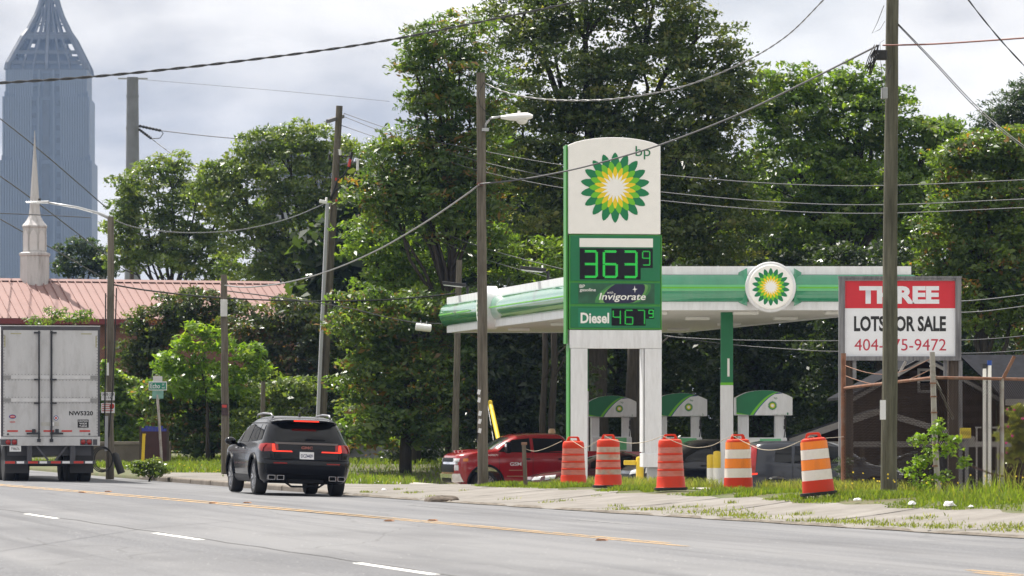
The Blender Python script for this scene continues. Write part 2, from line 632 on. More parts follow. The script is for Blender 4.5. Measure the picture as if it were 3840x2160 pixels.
def v_yel(u): return float(np.polyval(_yf, u))
_w = px_line([(130,1930),(596,2003),(1423,2124)], 0.0)
_wf = np.polyfit(_w[:, 0], _w[:, 1], 1)
def v_wht(u): return float(np.polyval(_wf, u))
def stripe(name, u0, u1, vf, w, m, dz=0.004):
    nn_ = max(2, int((u1 - u0) / 1.0))
    o = sheet(name, [u0 + (u1 - u0) * i / nn_ for i in range(nn_ + 1)], lambda u: (vf(u) - w / 2, vf(u) + w / 2), 1, dz, m, v_abs=True, kind=None)
    o.parent = ROAD
    return o
for d in (-0.13, 0.13):
    stripe('yellow_centre_line', 46.0 if d < 0 else 47.5, 170, lambda u, d=d: v_yel(u) + d, 0.105, m_yel)
    stripe('yellow_centre_line', 28.0, 37.6 + d * 3, lambda u, d=d: v_yel(u) + d, 0.105, m_yel)
for k in range(-1, 9):
    u0 = 39.4 + 13.0 * k
    stripe('white_lane_dash', u0, u0 + 3.6, v_wht, 0.12, m_wht)
for k in range(0, 4):
    u0 = 59.0 + 12.2 * k
    stripe('white_lane_dash', u0, u0 + 3.4, lambda u: 16.55, 0.10, m_wht2)
stripe('lane_joint', 24, 140, lambda u: v_wht(u) + 0.10 + 0.03 * math.sin(u * 1.7), 0.03, mat('seam_tar', (0.05, 0.05, 0.05), 0.9, var=0.3), 0.003)

# grit and dirt gathered along the road edge
m_grit, nt, _, L_, b = node_mat('gutter_grit')
p = mapping(nt, (1, 0.5, 1), -TH)
c = mixc(nt, mrange(nt, noise(nt, p, 7, 6, 0.7), 0.35, 0.65, 0, 1), (0.07, 0.058, 0.045), (0.19, 0.165, 0.135))
L_.new(c, b.inputs['Base Color'])
b.inputs['Roughness'].default_value = 0.95
sheet('gutter_grit', [40 + 0.25 * i for i in range(190)], lambda u: (-0.10 - 0.09 * math.sin(u * 1.9) * math.sin(u * 0.53), 0.06 + 0.10 * math.sin(u * 2.7 + 1) * math.sin(u * 0.41)), 3, 0.012, m_grit)

# ------------------------------------------------------------------ petrol station
M_WHITE = mat('white_enamel', (0.74, 0.75, 0.77), 0.35, var=0.07, dirt=(0.42, 0.41, 0.39), dirt_amt=0.32, dirt_scale=1.6, stretch=(3, 3, 0.5))
M_CREAM = mat('sign_face_white', (0.90, 0.885, 0.85), 0.3, var=0.03)
M_GREEN = mat('sign_green', (0.006, 0.165, 0.062), 0.3, var=0.06)
M_GREENC = mat('canopy_green', (0.040, 0.27, 0.145), 0.14, coat=1.0, var=0.10, scale=1.5, stretch=(2, 2, 0.3), dirt=(0.10, 0.30, 0.19), dirt_amt=0.5, dirt_scale=1.0)
M_DKGREEN = mat('petal_dark_green', (0.0, 0.19, 0.065), 0.35, var=0.03)
M_LIME = mat('lime_green', (0.15, 0.52, 0.02), 0.35, var=0.05)
M_LTBAR = mat('pale_green_bar', (0.16, 0.52, 0.24), 0.3, var=0.05)
M_YELLOW = mat('petal_yellow', (0.85, 0.62, 0.01), 0.35, var=0.03)
M_PWHITE = mat('petal_white', (0.84, 0.84, 0.80), 0.35, var=0.02)
M_BLUE = mat('deep_blue', (0.01, 0.05, 0.25), 0.35, var=0.05)
M_BLACKG = mat('black_screen', (0.004, 0.0045, 0.008), 0.12, var=0.2, spec=0.25)
M_DKPLASTIC = mat('dark_plastic', (0.015, 0.015, 0.016), 0.5, var=0.2)
M_STEELGREY = mat('painted_grey_steel', (0.34, 0.35, 0.36), 0.5, var=0.1)
M_LED = mat('green_led', (0.01, 0.15, 0.03), 0.4, emit=(0.03, 1.0, 0.10), estr=0.34)
M_LAMPWHITE = mat('lamp_white', (0.78, 0.78, 0.76), 0.35, var=0.04)

def helios(parent, rad, M, centre_name='flower_emblem'):
    """eighteen-pointed layered flower; M places the local XZ plane facing -Y"""
    rings = [(1.00, 0.72, 0.0, M_DKGREEN, 1.0), (0.75, 0.56, 0.5, M_LIME, 1.0), (0.60, 0.38, 0.0, M_YELLOW, 1.0), (0.44, 0.22, 0.5, M_CREAM, 0.72)]
    base = None
    for k, (ro, ri, off, m, bf) in enumerate(rings):
        pts = []
        for i in range(18):
            a0 = (i + off) * 2 * math.pi / 18
            hw = math.pi / 18
            for t, r in ((-1, ri), (-0.62, ri + (ro - ri) * 0.52 * bf), (-0.28, ri + (ro - ri) * 0.85 * bf), (0, ro), (0.28, ri + (ro - ri) * 0.85 * bf), (0.62, ri + (ro - ri) * 0.52 * bf)):
                a = a0 + t * hw
                pts.append((rad * r * math.sin(a), rad * r * math.cos(a)))
        mb = MB()
        yy = -0.003 * (k + 1)
        n = len(pts)
        vs = [M @ Vector((0, yy, 0))] + [M @ Vector((x, yy, z)) for x, z in pts]
        mb.add(vs, [(0, i + 1, (i + 1) % n + 1) for i in range(n)])
        o = obj(centre_name if k == 0 else 'petal_ring', mb, m, parent if k == 0 else base)
        if k == 0:
            base = o
    return base

# ---- tall price sign
SY, SS = 93.0, FPX / 93.0
sgx = (2308 - CENTRE) / SS
sg_g = g_at(sgx, SY)
sign = thing('price_sign', 'tall white and green fuel price sign with yellow flower emblem on two white legs', 'price sign', (sgx, SY, 0), (0, 0, R(8.0)))
def sx(px): return (px - 2308) / SS
def sz(py): return CAM_H + (HORIZON - py) / SS
DEP = 0.46
def sbox(name, x0, x1, y0, y1, d0, d1, m, bevel=0.01, parent=sign):
    return obj(name, MB().bb((sx(x0), d0, sz(y0)), (sx(x1), d1, sz(y1))), m, parent, bevel=bevel)
# white top cabinet with arched top
arc = [(sx(2129), sz(878)), (sx(2479), sz(878))]
for i in range(13):
    t = i / 12
    px = 2479 + (2129 - 2479) * t
    arc.append((sx(px), sz(545 - 30 * (1 - (2 * t - 1) ** 2) ** 0.8)))
obj('emblem_cabinet', MB().prism(arc, -0.02, DEP), M_CREAM, sign, bevel=0.02)
hc = Matrix.Translation((sx(2306), -0.026, sz(704)))
helios(sign, 132 / SS, hc)
lettering('bp', 57 / SS, 50 / SS, (sx(2412), -0.03, sz(572)), M_GREEN, sign, bold=0.0)
M_EDGE = mat('edge_green', (0.045, 0.27, 0.035), 0.4, var=0.1)
sbox('side_edge', 2121, 2128, 545, 1290, 0.04, DEP - 0.04, M_EDGE)
sbox('side_edge', 2480.5, 2486, 880, 1236, 0.04, DEP - 0.04, M_EDGE)
sbox('green_cabinet', 2132, 2479, 880, 1236, 0.0, DEP, M_EDGE, 0.012)
sbox('price_panel', 2137, 2478, 884, 1054, -0.018, 0.1, M_GREEN, 0.01)
sbox('advert_panel', 2137, 2478, 1061, 1141, -0.018, 0.1, M_GREEN, 0.01)
sbox('price_panel', 2137, 2478, 1149, 1230, -0.018, 0.1, M_GREEN, 0.01)
sbox('blank_strip', 2171, 2450, 894, 927, -0.026, 0.0, M_PWHITE, 0.003)
def led_board(poly, name='display'):
    return obj(name, MB().prism([(sx(a), sz(b)) for a, b in poly], -0.028, 0.0), M_BLACKG, sign)
bd1 = led_board([(2172, 932), (2449, 932), (2449, 1004), (2403, 1004), (2403, 1048), (2172, 1048)])
bd2 = led_board([(2293, 1157), (2454, 1157), (2454, 1195), (2422, 1195), (2422, 1221), (2293, 1221)])
SEG = {'3': 'abcdg', '6': 'acdefg', '9': 'abcdfg', '4': 'bcfg', '7': 'abc'}
def led_digit(ch, x0, x1, y0, y1, parent, rows=3, dot=None):
    """seven-segment figure made of small lamps"""
    w, h = x1 - x0, y1 - y0
    t = w * 0.15
    pitch = max(w / 13.0, 2.6)
    mb = MB()
    segs = {'a': ((x0 + t, y0 + t / 2), (x1 - t, y0 + t / 2)), 'g': ((x0 + t, (y0 + y1) / 2), (x1 - t, (y0 + y1) / 2)), 'd': ((x0 + t, y1 - t / 2), (x1 - t, y1 - t / 2)),
            'f': ((x0 + t / 2, y0 + t), (x0 + t / 2, (y0 + y1) / 2 - t * .4)), 'e': ((x0 + t / 2, (y0 + y1) / 2 + t * .4), (x0 + t / 2, y1 - t)),
            'b': ((x1 - t / 2, y0 + t), (x1 - t / 2, (y0 + y1) / 2 - t * .3)), 'c': ((x1 - t / 2, (y0 + y1) / 2 + t * .3), (x1 - t / 2, y1 - t))}
    for s in SEG[ch]:
        (ax, ay), (bx_, by) = segs[s]
        L = math.hypot(bx_ - ax, by - ay)
        n = max(3, int(L / pitch))
        nx, ny = -(by - ay) / L, (bx_ - ax) / L
        for i in range(n + 1):
            for r in range(rows):
                o_ = (r - (rows - 1) / 2) * t / rows * 1.05
                jx = 0.5 * pitch * (r % 2) * (bx_ - ax) / L
                jy = 0.5 * pitch * (r % 2) * (by - ay) / L
                cx, cy = ax + (bx_ - ax) * i / n + nx * o_ + jx, ay + (by - ay) * i / n + ny * o_ + jy
                rr = pitch * 0.44
                P = [(sx(cx + rr * a), -0.034, sz(cy + rr * b_)) for a, b_ in ((1, 0), (.5, .87), (-.5, .87), (-1, 0), (-.5, -.87), (.5, -.87))]
                mb.add(P, [(0, 1, 2, 3, 4, 5)])
    o = obj('lit_digit', mb, M_LED, parent)
    return o
for ch, a, b_ in (('3', 2184, 2240), ('6', 2259, 2316), ('3', 2335, 2391)):
    led_digit(ch, a, b_, 939, 1043, bd1)
led_digit('9', 2408, 2440, 940, 996, bd1, rows=2)
for ch, a, b_ in (('4', 2296, 2328), ('6', 2342, 2375), ('7', 2388, 2420)):
    led_digit(ch, a, b_, 1161, 1218, bd2, rows=2)
led_digit('9', 2433, 2452, 1161, 1191, bd2, rows=2)
# advert board
adv = sbox('advert_board', 2167, 2456, 1064, 1138, -0.024, 0.0, mat('advert_dark_green', (0.02, 0.10, 0.05), 0.35, var=0.35, scale=3), 0.003)
def ellipse(cx, cy, rx, ry, rot=0.0, n=28, clip=None):
    P = []
    for i in range(n):
        a = 2 * math.pi * i / n
        x, y = rx * math.cos(a), ry * math.sin(a)
        x, y = x * math.cos(rot) - y * math.sin(rot), x * math.sin(rot) + y * math.cos(rot)
        x, y = cx + x, cy + y
        if clip:
            x, y = min(max(x, clip[0]), clip[1]), min(max(y, clip[2]), clip[3])
        P.append((x, y))
    return P
CL = (2169, 2454, 1066, 1136)
def flat(name, poly, yy, m, parent):
    return obj(name, MB().add([(sx(a), yy, sz(b)) for a, b in poly], [tuple(range(len(poly)))]), m, parent)
flat('pale_glow_shape', ellipse(2336, 1104, 112, 52, -0.35, clip=CL), -0.0265, mat('advert_mid_green', (0.05, 0.25, 0.06), 0.35, var=0.3, scale=2), adv)
flat('pale_glow_shape', ellipse(2338, 1103, 97, 47, -0.35, clip=CL), -0.029, mat('advert_light_green', (0.14, 0.36, 0.09), 0.35, var=0.2, scale=2), adv)
flat('dark_oval', ellipse(2340, 1100, 84, 46, -0.38, clip=CL), -0.0315, mat('advert_navy', (0.012, 0.014, 0.05), 0.35, var=0.3), adv)
lettering('BP', 20 / SS, 12 / SS, (sx(2181), -0.034, sz(1074)), M_PWHITE, adv, bold=0.008)
lettering('gasoline', 61 / SS, 15 / SS, (sx(2202), -0.034, sz(1089)), M_PWHITE, adv, bold=0.01)
lettering('with', 23 / SS, 9 / SS, (sx(2287), -0.034, sz(1097)), M_PWHITE, adv, shear=0.2)
lettering('Invigorate', 178 / SS, 34 / SS, (sx(2333), -0.037, sz(1116)), M_PWHITE, adv, bold=0.012, shear=0.2)
flat('star', [(2380, 1070), (2382, 1082), (2391, 1084), (2383, 1087), (2381, 1099), (2379, 1087), (2371, 1086), (2378, 1082)], -0.035, M_PWHITE, adv)
dz_ = sbox('fuel_name_board', 2166, 2292, 1157, 1227, -0.027, 0.0, mat('diesel_green', (0.01, 0.20, 0.10), 0.3, var=0.05), 0.004)
lettering('Diesel', 108 / SS, 40 / SS, (sx(2229), -0.031, sz(1193)), M_PWHITE, dz_, bold=0.03)
# white frame below
sbox('crossbeam', 2134, 2484, 1238, 1306, -0.01, DEP - 0.02, M_WHITE)
gl = sg_g - 0.3
obj('leg', MB().bb((sx(2138), 0.0, gl), (sx(2202), DEP - 0.03, sz(1306.5))), M_WHITE, sign, bevel=0.01)
obj('leg', MB().bb((sx(2419), 0.0, sz(1752)), (sx(2484), DEP - 0.03, sz(1306.5))), M_WHITE, sign, bevel=0.01)
obj('leg_cover', MB().bb((sx(2413), -0.025, sz(1752)), (sx(2486), DEP, sz(1700))), M_WHITE, sign, bevel=0.01)
obj('leg_post', MB().bb((sx(2437), 0.06, gl), (sx(2472), DEP - 0.1, sz(1751))), M_STEELGREY, sign)
obj('leg_trim', MB().bb((sx(2411.5), 0.02, sz(1695)), (sx(2416), DEP - 0.05, sz(1307.5))), M_WHITE, sign)
obj('leg_trim', MB().bb((sx(2131), 0.02, gl), (sx(2136.5), DEP - 0.05, sz(1291))), M_EDGE, sign)

# ---- canopy
CB, CTOP = 4.50, 5.63
NL, NR, FL, FR = Vector((2.95, 103)), Vector((10.24, 103)), Vector((-2.05, 128)), Vector((5.42, 128))
can_g = g_at(5.7, 106)
canopy = thing('station_canopy', 'long white and green filling station canopy on green and white columns', 'canopy', (5.7, 106, can_g))
ORG = Vector((5.7, 106, can_g))
corners = [FL, NL, NR, FR]
def loop_offset(o):
    r = []
    n = 4
    for i in range(n):
        p0, p1, p2 = corners[i - 1], corners[i], corners[(i + 1) % n]
        d0, d1 = (p1 - p0).normalized(), (p2 - p1).normalized()
        n0, n1 = Vector((d0.y, -d0.x)), Vector((d1.y, -d1.x))
        b_ = (n0 + n1)
        b_ = b_ / b_.dot(n0)
        r.append(p1 + b_ * o)
    return r
# orientation check so that the offset points outwards
if (loop_offset(1.0)[0] - Vector((4.1, 115))).length < (FL - Vector((4.1, 115))).length:
    _lo = loop_offset
    loop_offset = lambda o: _lo(-o)
def fascia(name, prof, m, sides=(0, 1, 2, 3), smooth=False, cut=None):
    rings = [loop_offset(o) for o, z in prof]
    for s in sides:
        mb = MB()
        k = 1 if cut is None else 0
        spans = [(0.0, 1.0)] if cut is None else cut[s]
        for (t0, t1) in spans:
            mb = MB()
            vs = []
            for (o, z), ring in zip(prof, rings):
                a, c_ = ring[s], ring[(s + 1) % 4]
                for t in (t0, t1):
                    p = a.lerp(c_, t)
                    vs.append((p.x - ORG.x, p.y - ORG.y, z - ORG.z))
            n = len(prof)
            fs = [(2 * i, 2 * i + 1, (2 * i + 3) % (2 * n), (2 * i + 2) % (2 * n)) for i in range(n)]
            fs += [tuple(2 * i for i in range(n)), tuple(2 * i + 1 for i in range(n))[::-1]]
            obj(name, mb.add(vs, fs), m, canopy, smooth=smooth)
fascia('top_band', [(-0.12, CTOP - 0.215), (0.03, CTOP - 0.215), (0.03, CTOP), (-0.12, CTOP)], M_WHITE)
fascia('bottom_band', [(-0.12, CB), (0.03, CB), (0.03, CB + 0.213), (-0.12, CB + 0.213)], M_WHITE)
bul = [(-0.1, CB + 0.214)]
for i in range(11):
    a = -math.pi / 2 + math.pi * i / 10
    bul.append((0.02 + 0.21 * math.cos(a), CB + 0.565 + 0.35 * math.sin(a)))
bul.append((-0.1, CTOP - 0.216))
fascia('green_fascia', bul, M_GREENC, smooth=35)
cuts = {1: [(0.005, 0.435), (0.585, 0.995)], 2: [(0.01, 0.99)], 3: [(0.01, 0.99)]}
fascia('light_bar', [(0.215, CB + 0.49), (0.252, CB + 0.49), (0.252, CB + 0.645), (0.215, CB + 0.645)], M_LTBAR, cut=cuts, sides=(1, 2, 3))
cuts[0] = [(0.0, 0.105), (0.12, 0.215), (0.325, 0.995)]
cuts2 = {k: [(a + 0.006, c_ - 0.01) for a, c_ in v] for k, v in cuts.items()}
fascia('light_tube', [(0.250, CB + 0.555), (0.275, CB + 0.555), (0.275, CB + 0.587), (0.250, CB + 0.587)], M_LIME, cut=cuts2)
m_soff = mat('soffit_panels', (0.62, 0.61, 0.58), 0.55, var=0.06)
def quad_local(name, off, z, m, th=0.03):
    r = loop_offset(off)
    vs = [(p.x - ORG.x, p.y - ORG.y, z - ORG.z) for p in r] + [(p.x - ORG.x, p.y - ORG.y, z + th - ORG.z) for p in r]
    return obj(name, MB().add(vs, [(0, 1, 2, 3), (4, 5, 6, 7), (0, 1, 5, 4), (1, 2, 6, 5), (2, 3, 7, 6), (3, 0, 4, 7)]), m, canopy)
quad_local('soffit', -0.13, CB + 0.03, m_soff)
quad_local('roof_deck', -0.13, CTOP - 0.3, M_STEELGREY)
def can_pt(a, t):
    """a across (0 left .. 1 right), t along (0 near .. 1 far)"""
    return NL.lerp(NR, a).lerp(FL.lerp(FR, a), t)
for t in (0.09, 0.3, 0.55, 0.8):
    for a in (0.17, 0.5, 0.83):
        p = can_pt(a, t) - Vector((ORG.x, ORG.y))
        obj('canopy_light', MB().bb((p.x - 0.33, p.y - 0.33, CB - 0.055 - ORG.z), (p.x + 0.33, p.y + 0.33, CB + 0.03 - ORG.z)), M_LAMPWHITE, canopy, bevel=0.02)
# round emblem boards
def emblem_board(c, yaw, wings=True):
    M = Matrix.Translation((c[0] - ORG.x, c[1] - ORG.y, c[2] - ORG.z)) @ Matrix.Rotation(yaw, 4, 'Z')
    Rx = M @ Matrix.Rotation(math.pi / 2, 4, 'X')
    sh = obj('emblem_shroud', MB().lathe([(0.65, -0.42), (0.65, 0.0), (0.63, 0.02), (0.57, 0.025)], 48, Rx), M_WHITE, canopy, smooth=40)
    obj('emblem_disc', MB().lathe([(0.575, 0.0), (0.575, 0.05), (0.555, 0.07), (0.53, 0.07)], 48, Rx), M_CREAM, canopy, smooth=40)
    helios(canopy, 0.485, M @ Matrix.Translation((0, -0.072, 0)))
    for sgn in (-1, 1) if wings else ():
        mb = MB()
        mb.grid(lambda i, j: M @ Vector((sgn * (0.60 + 0.28 * i), 0.02 + 0.34 * i ** 0.7, (j - 0.5) * (0.98 - 0.28 * i))), 6, 10)
        obj('emblem_wing', mb, M_GREENC, canopy, smooth=True)
pf = NL.lerp(NR, 0.506)
emblem_board((pf.x, pf.y - 0.33, CB + 0.585), 0.0)
pl = NL.lerp(FL, 0.70)
dl = (FL - NL).normalized()
nl = Vector((-dl.y, dl.x))
emblem_board((pl.x + nl.x * 0.36, pl.y + nl.y * 0.36, CB + 0.585), math.atan2(nl.x, -nl.y), False)
# columns
for (x, y) in ((5.69, 106.0), (3.95, 114.5), (2.2, 123.5)):
    gg = g_at(x, y)
    c_ = obj('column', MB().bb((x - 0.16 - ORG.x, y - 0.16 - ORG.y, 2.67 - ORG.z), (x + 0.16 - ORG.x, y + 0.16 - ORG.y, CB + 0.03 - ORG.z)), M_GREEN, canopy, bevel=0.01)
    obj('column_stripe', MB().bb((x - 0.163 - ORG.x, y - 0.163 - ORG.y, 2.60 - ORG.z), (x + 0.163 - ORG.x, y + 0.163 - ORG.y, 2.67 - ORG.z)), M_LIME, c_)
    obj('column_base', MB().bb((x - 0.165 - ORG.x, y - 0.165 - ORG.y, gg - 0.1 - ORG.z), (x + 0.165 - ORG.x, y + 0.165 - ORG.y, 2.60 - ORG.z)), M_WHITE, c_, bevel=0.01)
p = at(2732, 1378, 105.8)
obj('column_sticker', MB().bb((p.x - 0.03 - ORG.x, 105.834 - ORG.y, p.z - 0.24 - ORG.z), (p.x + 0.03 - ORG.x, 105.839 - ORG.y, p.z + 0.24 - ORG.z)), M_PWHITE, canopy)
# floodlights standing on the canopy edge
for i, (t, lab) in enumerate(((0.92, 'black floodlight on the far left end of the canopy roof'), (0.435, 'black floodlight on the canopy roof just left of the tall price sign'))):
    p = NL.lerp(FL, t)
    fl = thing('floodlight', lab, 'floodlight', (p.x + 0.25, p.y, CTOP), group='floodlights on the canopy')
    obj('post', MB().cyl((0, 0, -0.02), (0, 0, 0.30), 0.04, n=8), M_DKPLASTIC, fl)
    obj('head', MB().box((-0.42, 0, 0.36), (0.75, 0.4, 0.10), (0, R(6), 0)), M_DKPLASTIC, fl, bevel=0.02)
    obj('lens', MB().box((-0.46, 0, 0.302), (0.60, 0.34, 0.02), (0, R(6), 0)), mat('frosted_lens', (0.6, 0.6, 0.58), 0.3), fl)

# ---- pumps
def pump(px_r, Y, label, num):
    sc = FPX / Y
    X = (px_r - CENTRE) / sc - 0.76
    gg = g_at(X, Y)
    t = thing('fuel_pump', label, 'fuel pump', (X, Y, gg), (0, 0, R(2)), group='fuel pumps under the canopy')
    hb = 1.80 - gg
    W = 1.50
    top = [(-0.75, 0.47), (-0.62, 0.545), (-0.45, 0.615), (-0.25, 0.655), (-0.02, 0.672), (0.2, 0.66), (0.42, 0.615), (0.6, 0.55), (0.75, 0.48)]
    head = [(-0.75, hb)] + [(x, hb + z) for x, z in top] + [(0.75, hb)]
    h_ = obj('header', MB().prism(head, -0.25, 0.45), M_WHITE, t, bevel=0.015)
    def curve(f):
        return [(-0.27 + 0.80 * (i / 10) ** 1.0 * 0.95 + f, hb + 0.0 + 0.62 * math.sin(math.pi / 2 * (i / 10)) ** 0.9) for i in range(11)]
    def clipz(p):
        zt = hb + float(np.interp(p[0], [a for a, _ in top], [b_ for _, b_ in top])) - 0.004
        return (p[0], min(max(p[1], hb + 0.004), zt))
    def sweep(name, f0, f1, yy, m, zb=0.0):
        if f0 is None:
            left = [(-0.745, hb + 0.03 + zb)] + [(x, hb + z) for x, z in top if x < 0.3]
            P = [clipz(q) for q in left + [q for q in curve(f1)[::-1]]]
        else:
            P = [clipz(q) for q in curve(f0) + curve(f1)[::-1]]
        P = [q for i, q in enumerate(P) if i == 0 or (abs(q[0] - P[i - 1][0]) + abs(q[1] - P[i - 1][1])) > 1e-4]
        obj(name, MB().add([(a, yy, b_) for a, b_ in P], [tuple(range(len(P)))]), m, h_)
    sweep('blue_sweep', None, 0.0, -0.254, M_BLUE)
    sweep('lime_sweep', None, -0.03, -0.258, M_LIME)
    sweep('green_sweep', None, -0.115, -0.262, M_GREEN, 0.05)
    helios(t, 0.125, Matrix.Translation((0.215, -0.258, hb + 0.26)))
    lettering('bp', 0.09, 0.075, (0.30, -0.258, hb + 0.455), M_GREEN, t)
    lettering(num, 0.04, 0.06, (0.62, -0.258, hb + 0.045), M_GREEN, t)
    lettering('stop engine - no smoking', 0.34, 0.024, (0.39, -0.258, hb + 0.03), M_GREEN, t)
    for x0, x1 in ((-0.66, -0.40), (0.31, 0.58)):
        obj('pillar', MB().bb((x0, -0.12, 1.2), (x1, 0.30, hb)), M_WHITE, t, bevel=0.02)
    bd = obj('cabinet', MB().bb((-0.64, -0.28, 0.12), (0.60, 0.46, 1.86)), M_WHITE, t, bevel=0.03)
    obj('cabinet_panel', MB().bb((-0.12, -0.286, 1.45), (0.44, -0.27, 1.83)), M_LTBAR, bd)
    obj('cabinet_label', MB().bb((-0.40, -0.287, 1.50), (-0.16, -0.27, 1.80)), M_PWHITE, bd)
    obj('island', MB().bb((-1.1, -0.6, -0.2), (1.1, 0.8, 0.13)), m_lot, t, bevel=0.03)
    hose = [(0.55, -0.16, hb + 0.0), (0.56, -0.20, hb - 0.12), (0.57, -0.21, hb - 0.3), (0.53, -0.2, hb - 0.6), (0.50, -0.25, hb - 0.95)]
    obj('hose', MB().tube(hose, 0.016, 6), M_DKPLASTIC, t)
    obj('nozzle', MB().box((0.555, -0.22, hb - 0.18), (0.06, 0.07, 0.17)).box((0.54, -0.22, hb - 0.32), (0.05, 0.06, 0.1)), M_DKPLASTIC, t, bevel=0.01)
    return t
pump(2970, 106.5, 'fuel pump with green and white header, nearest and rightmost of three', '1')
pump(2651, 115.5, 'fuel pump with green and white header, middle one of three beside right sign leg', '3')
pump(2386, 125.0, 'fuel pump with green and white header, farthest, seen between the price sign legs', '5')

# ---- yellow bollards
m_boly = mat('bollard_yellow', (0.72, 0.50, 0.03), 0.45, var=0.08)
for px, py, Y, lab in ((2665, 1704, 104.6, 'shorter yellow and white bollard, left one beside the canopy column'), (2689, 1691, 104.2, 'taller yellow and white bollard, right one beside the canopy column')):
    p = at(px, py, Y)
    gg = g_at(p.x, Y)
    t = thing('bollard', lab, 'bollard', (p.x, Y, gg), group='bollards by the column')
    h = p.z - gg
    zz = 1.5 + (1600 - 1755) / FPX * Y - gg
    obj('yellow_sleeve', MB().lathe([(0.10, zz), (0.10, h - 0.05), (0.085, h - 0.015), (0.03, h)], 20), m_boly, t, smooth=50)
    obj('white_base', MB().lathe([(0.101, -0.05), (0.101, zz)], 20), M_PWHITE, t, smooth=50)
p = at(2385, 1712, 104)
t = thing('bollard', 'yellow bollard behind the second barrel beside the dark car', 'bollard', (p.x + 0.1, 104, g_at(p.x, 104)), group='bollards by the pumps')
h = p.z - g_at(p.x, 104)
obj('yellow_sleeve', MB().lathe([(0.10, -0.05), (0.10, h - 0.05), (0.085, h - 0.015), (0.03, h)], 20), m_boly, t, smooth=50)
obj('yellow_rail', MB().bb((-0.42, -0.05, h - 0.22), (-0.1, 0.05, h - 0.1)), m_boly, t, bevel=0.02)

# ---- construction barrels
m_bar_red = mat('faded_red_plastic', (0.60, 0.040, 0.012), 0.5, spec=0.25, var=0.12, scale=3, dirt=(0.25, 0.05, 0.03), dirt_amt=0.5)
m_bar_org = mat('orange_sheeting', (0.92, 0.235, 0.012), 0.45, var=0.06, dirt=(0.4, 0.12, 0.03), dirt_amt=0.5, dirt_scale=2, stretch=(6, 6, 0.8))
m_bar_wht = mat('white_sheeting', (0.78, 0.72, 0.66), 0.45, var=0.05, dirt=(0.4, 0.34, 0.28), dirt_amt=0.35)
m_band_pink = mat('worn_pink_band', (0.50, 0.17, 0.13), 0.6, var=0.25, scale=5, dirt=(0.60, 0.10, 0.05), dirt_amt=0.7, dirt_scale=4, stretch=(1, 1, 2.5))
m_band_grey = mat('worn_grey_band', (0.42, 0.33, 0.26), 0.6, var=0.3, scale=4, dirt=(0.55, 0.09, 0.04), dirt_amt=0.9, dirt_scale=5)
m_rubber = mat('black_rubber', (0.02, 0.02, 0.02), 0.85, var=0.2)
def barrel(px, py, Y, label, new, band=None, tilt=(0, 0), yaw=0.0):
    X = (px - CENTRE) / FPX * Y
    gg = CAM_H + (HORIZON - py) / FPX * Y
    t = thing('traffic_barrel', label, 'barrel', (X, Y, gg), (tilt[0], tilt[1], yaw), group='construction barrels along the roadside')
    if new:
        edges = [(0.00, 0.285), (0.235, 0.275), (0.24, 0.262), (0.42, 0.258), (0.425, 0.251), (0.605, 0.247), (0.61, 0.241), (0.785, 0.236), (0.79, 0.230), (0.93, 0.226), (0.965, 0.215), (0.985, 0.17), (0.99, 0.0)]
        bands = [(0.24, 0.42, 0.268, m_bar_wht), (0.425, 0.605, 0.259, m_bar_org), (0.61, 0.785, 0.2505, m_bar_wht), (0.79, 0.925, 0.241, m_bar_org)]
    else:
        edges = [(0.00, 0.30), (0.03, 0.30), (0.05, 0.285), (0.21, 0.277), (0.235, 0.27), (0.25, 0.262), (0.355, 0.26), (0.375, 0.266), (0.40, 0.253), (0.51, 0.25), (0.53, 0.257), (0.555, 0.245), (0.665, 0.242), (0.685, 0.249), (0.71, 0.238), (0.82, 0.235), (0.85, 0.24), (0.93, 0.233), (0.96, 0.22), (0.98, 0.18), (0.985, 0.0)]
        bands = [(0.25, 0.355, 0.2655, band[0]), (0.40, 0.51, 0.2565, band[1]), (0.555, 0.665, 0.2485, band[2]), (0.71, 0.82, 0.2415, band[3])]
    obj('drum', MB().lathe([(r, z) for z, r in edges[:-1]], 32), m_bar_red, t, smooth=35)
    for z0, z1, r, m in bands:
        obj('band', MB().lathe([(r, z0), (r - 0.004, z1)], 32, cap=False), m, t, smooth=True)
    obj('base_ring', MB().lathe([(0.30, -0.03), (0.33, -0.02), (0.33, 0.025), (0.30, 0.03)], 24), m_rubber, t)
    # handle with slot
    hw = 0.155
    hh = 0.115
    out = [(-hw, 0.0), (-hw * 0.80, hh * 0.8), (-hw * 0.62, hh), (hw * 0.62, hh), (hw * 0.80, hh * 0.8), (hw, 0.0)]
    inn = [(-hw * 0.55, hh * 0.25), (-hw * 0.5, hh * 0.62), (-hw * 0.4, hh * 0.7), (hw * 0.4, hh * 0.7), (hw * 0.5, hh * 0.62), (hw * 0.55, hh * 0.25)]
    mb = MB()
    n = 6
    vs = []
    for y in (-0.03, 0.03):
        vs += [(x, y, 0.965 + z) for x, z in out] + [(x, y, 0.965 + z) for x, z in inn]
    fs = []
    for i in range(n):
        j = (i + 1) % n
        fs += [(i, j, n + j, n + i), (2 * n + i, 3 * n + i, 3 * n + j, 2 * n + j), (i, 2 * n + i, 2 * n + j, j), (n + i, n + j, 3 * n + j, 3 * n + i)]
    obj('handle', mb.add(vs, fs), m_bar_red, t, bevel=0.006)
    return t
P_, G_ = m_band_pink, m_band_grey
barrel(2150, 1823, 87.0, 'faded red barrel with worn pink bands beside the left sign leg', False, (P_, P_, P_, P_), yaw=0.1)
barrel(2281, 1824, 83.0, 'faded red barrel with dirty grey bands between the two sign legs', False, (G_, P_, G_, G_), yaw=-0.1)
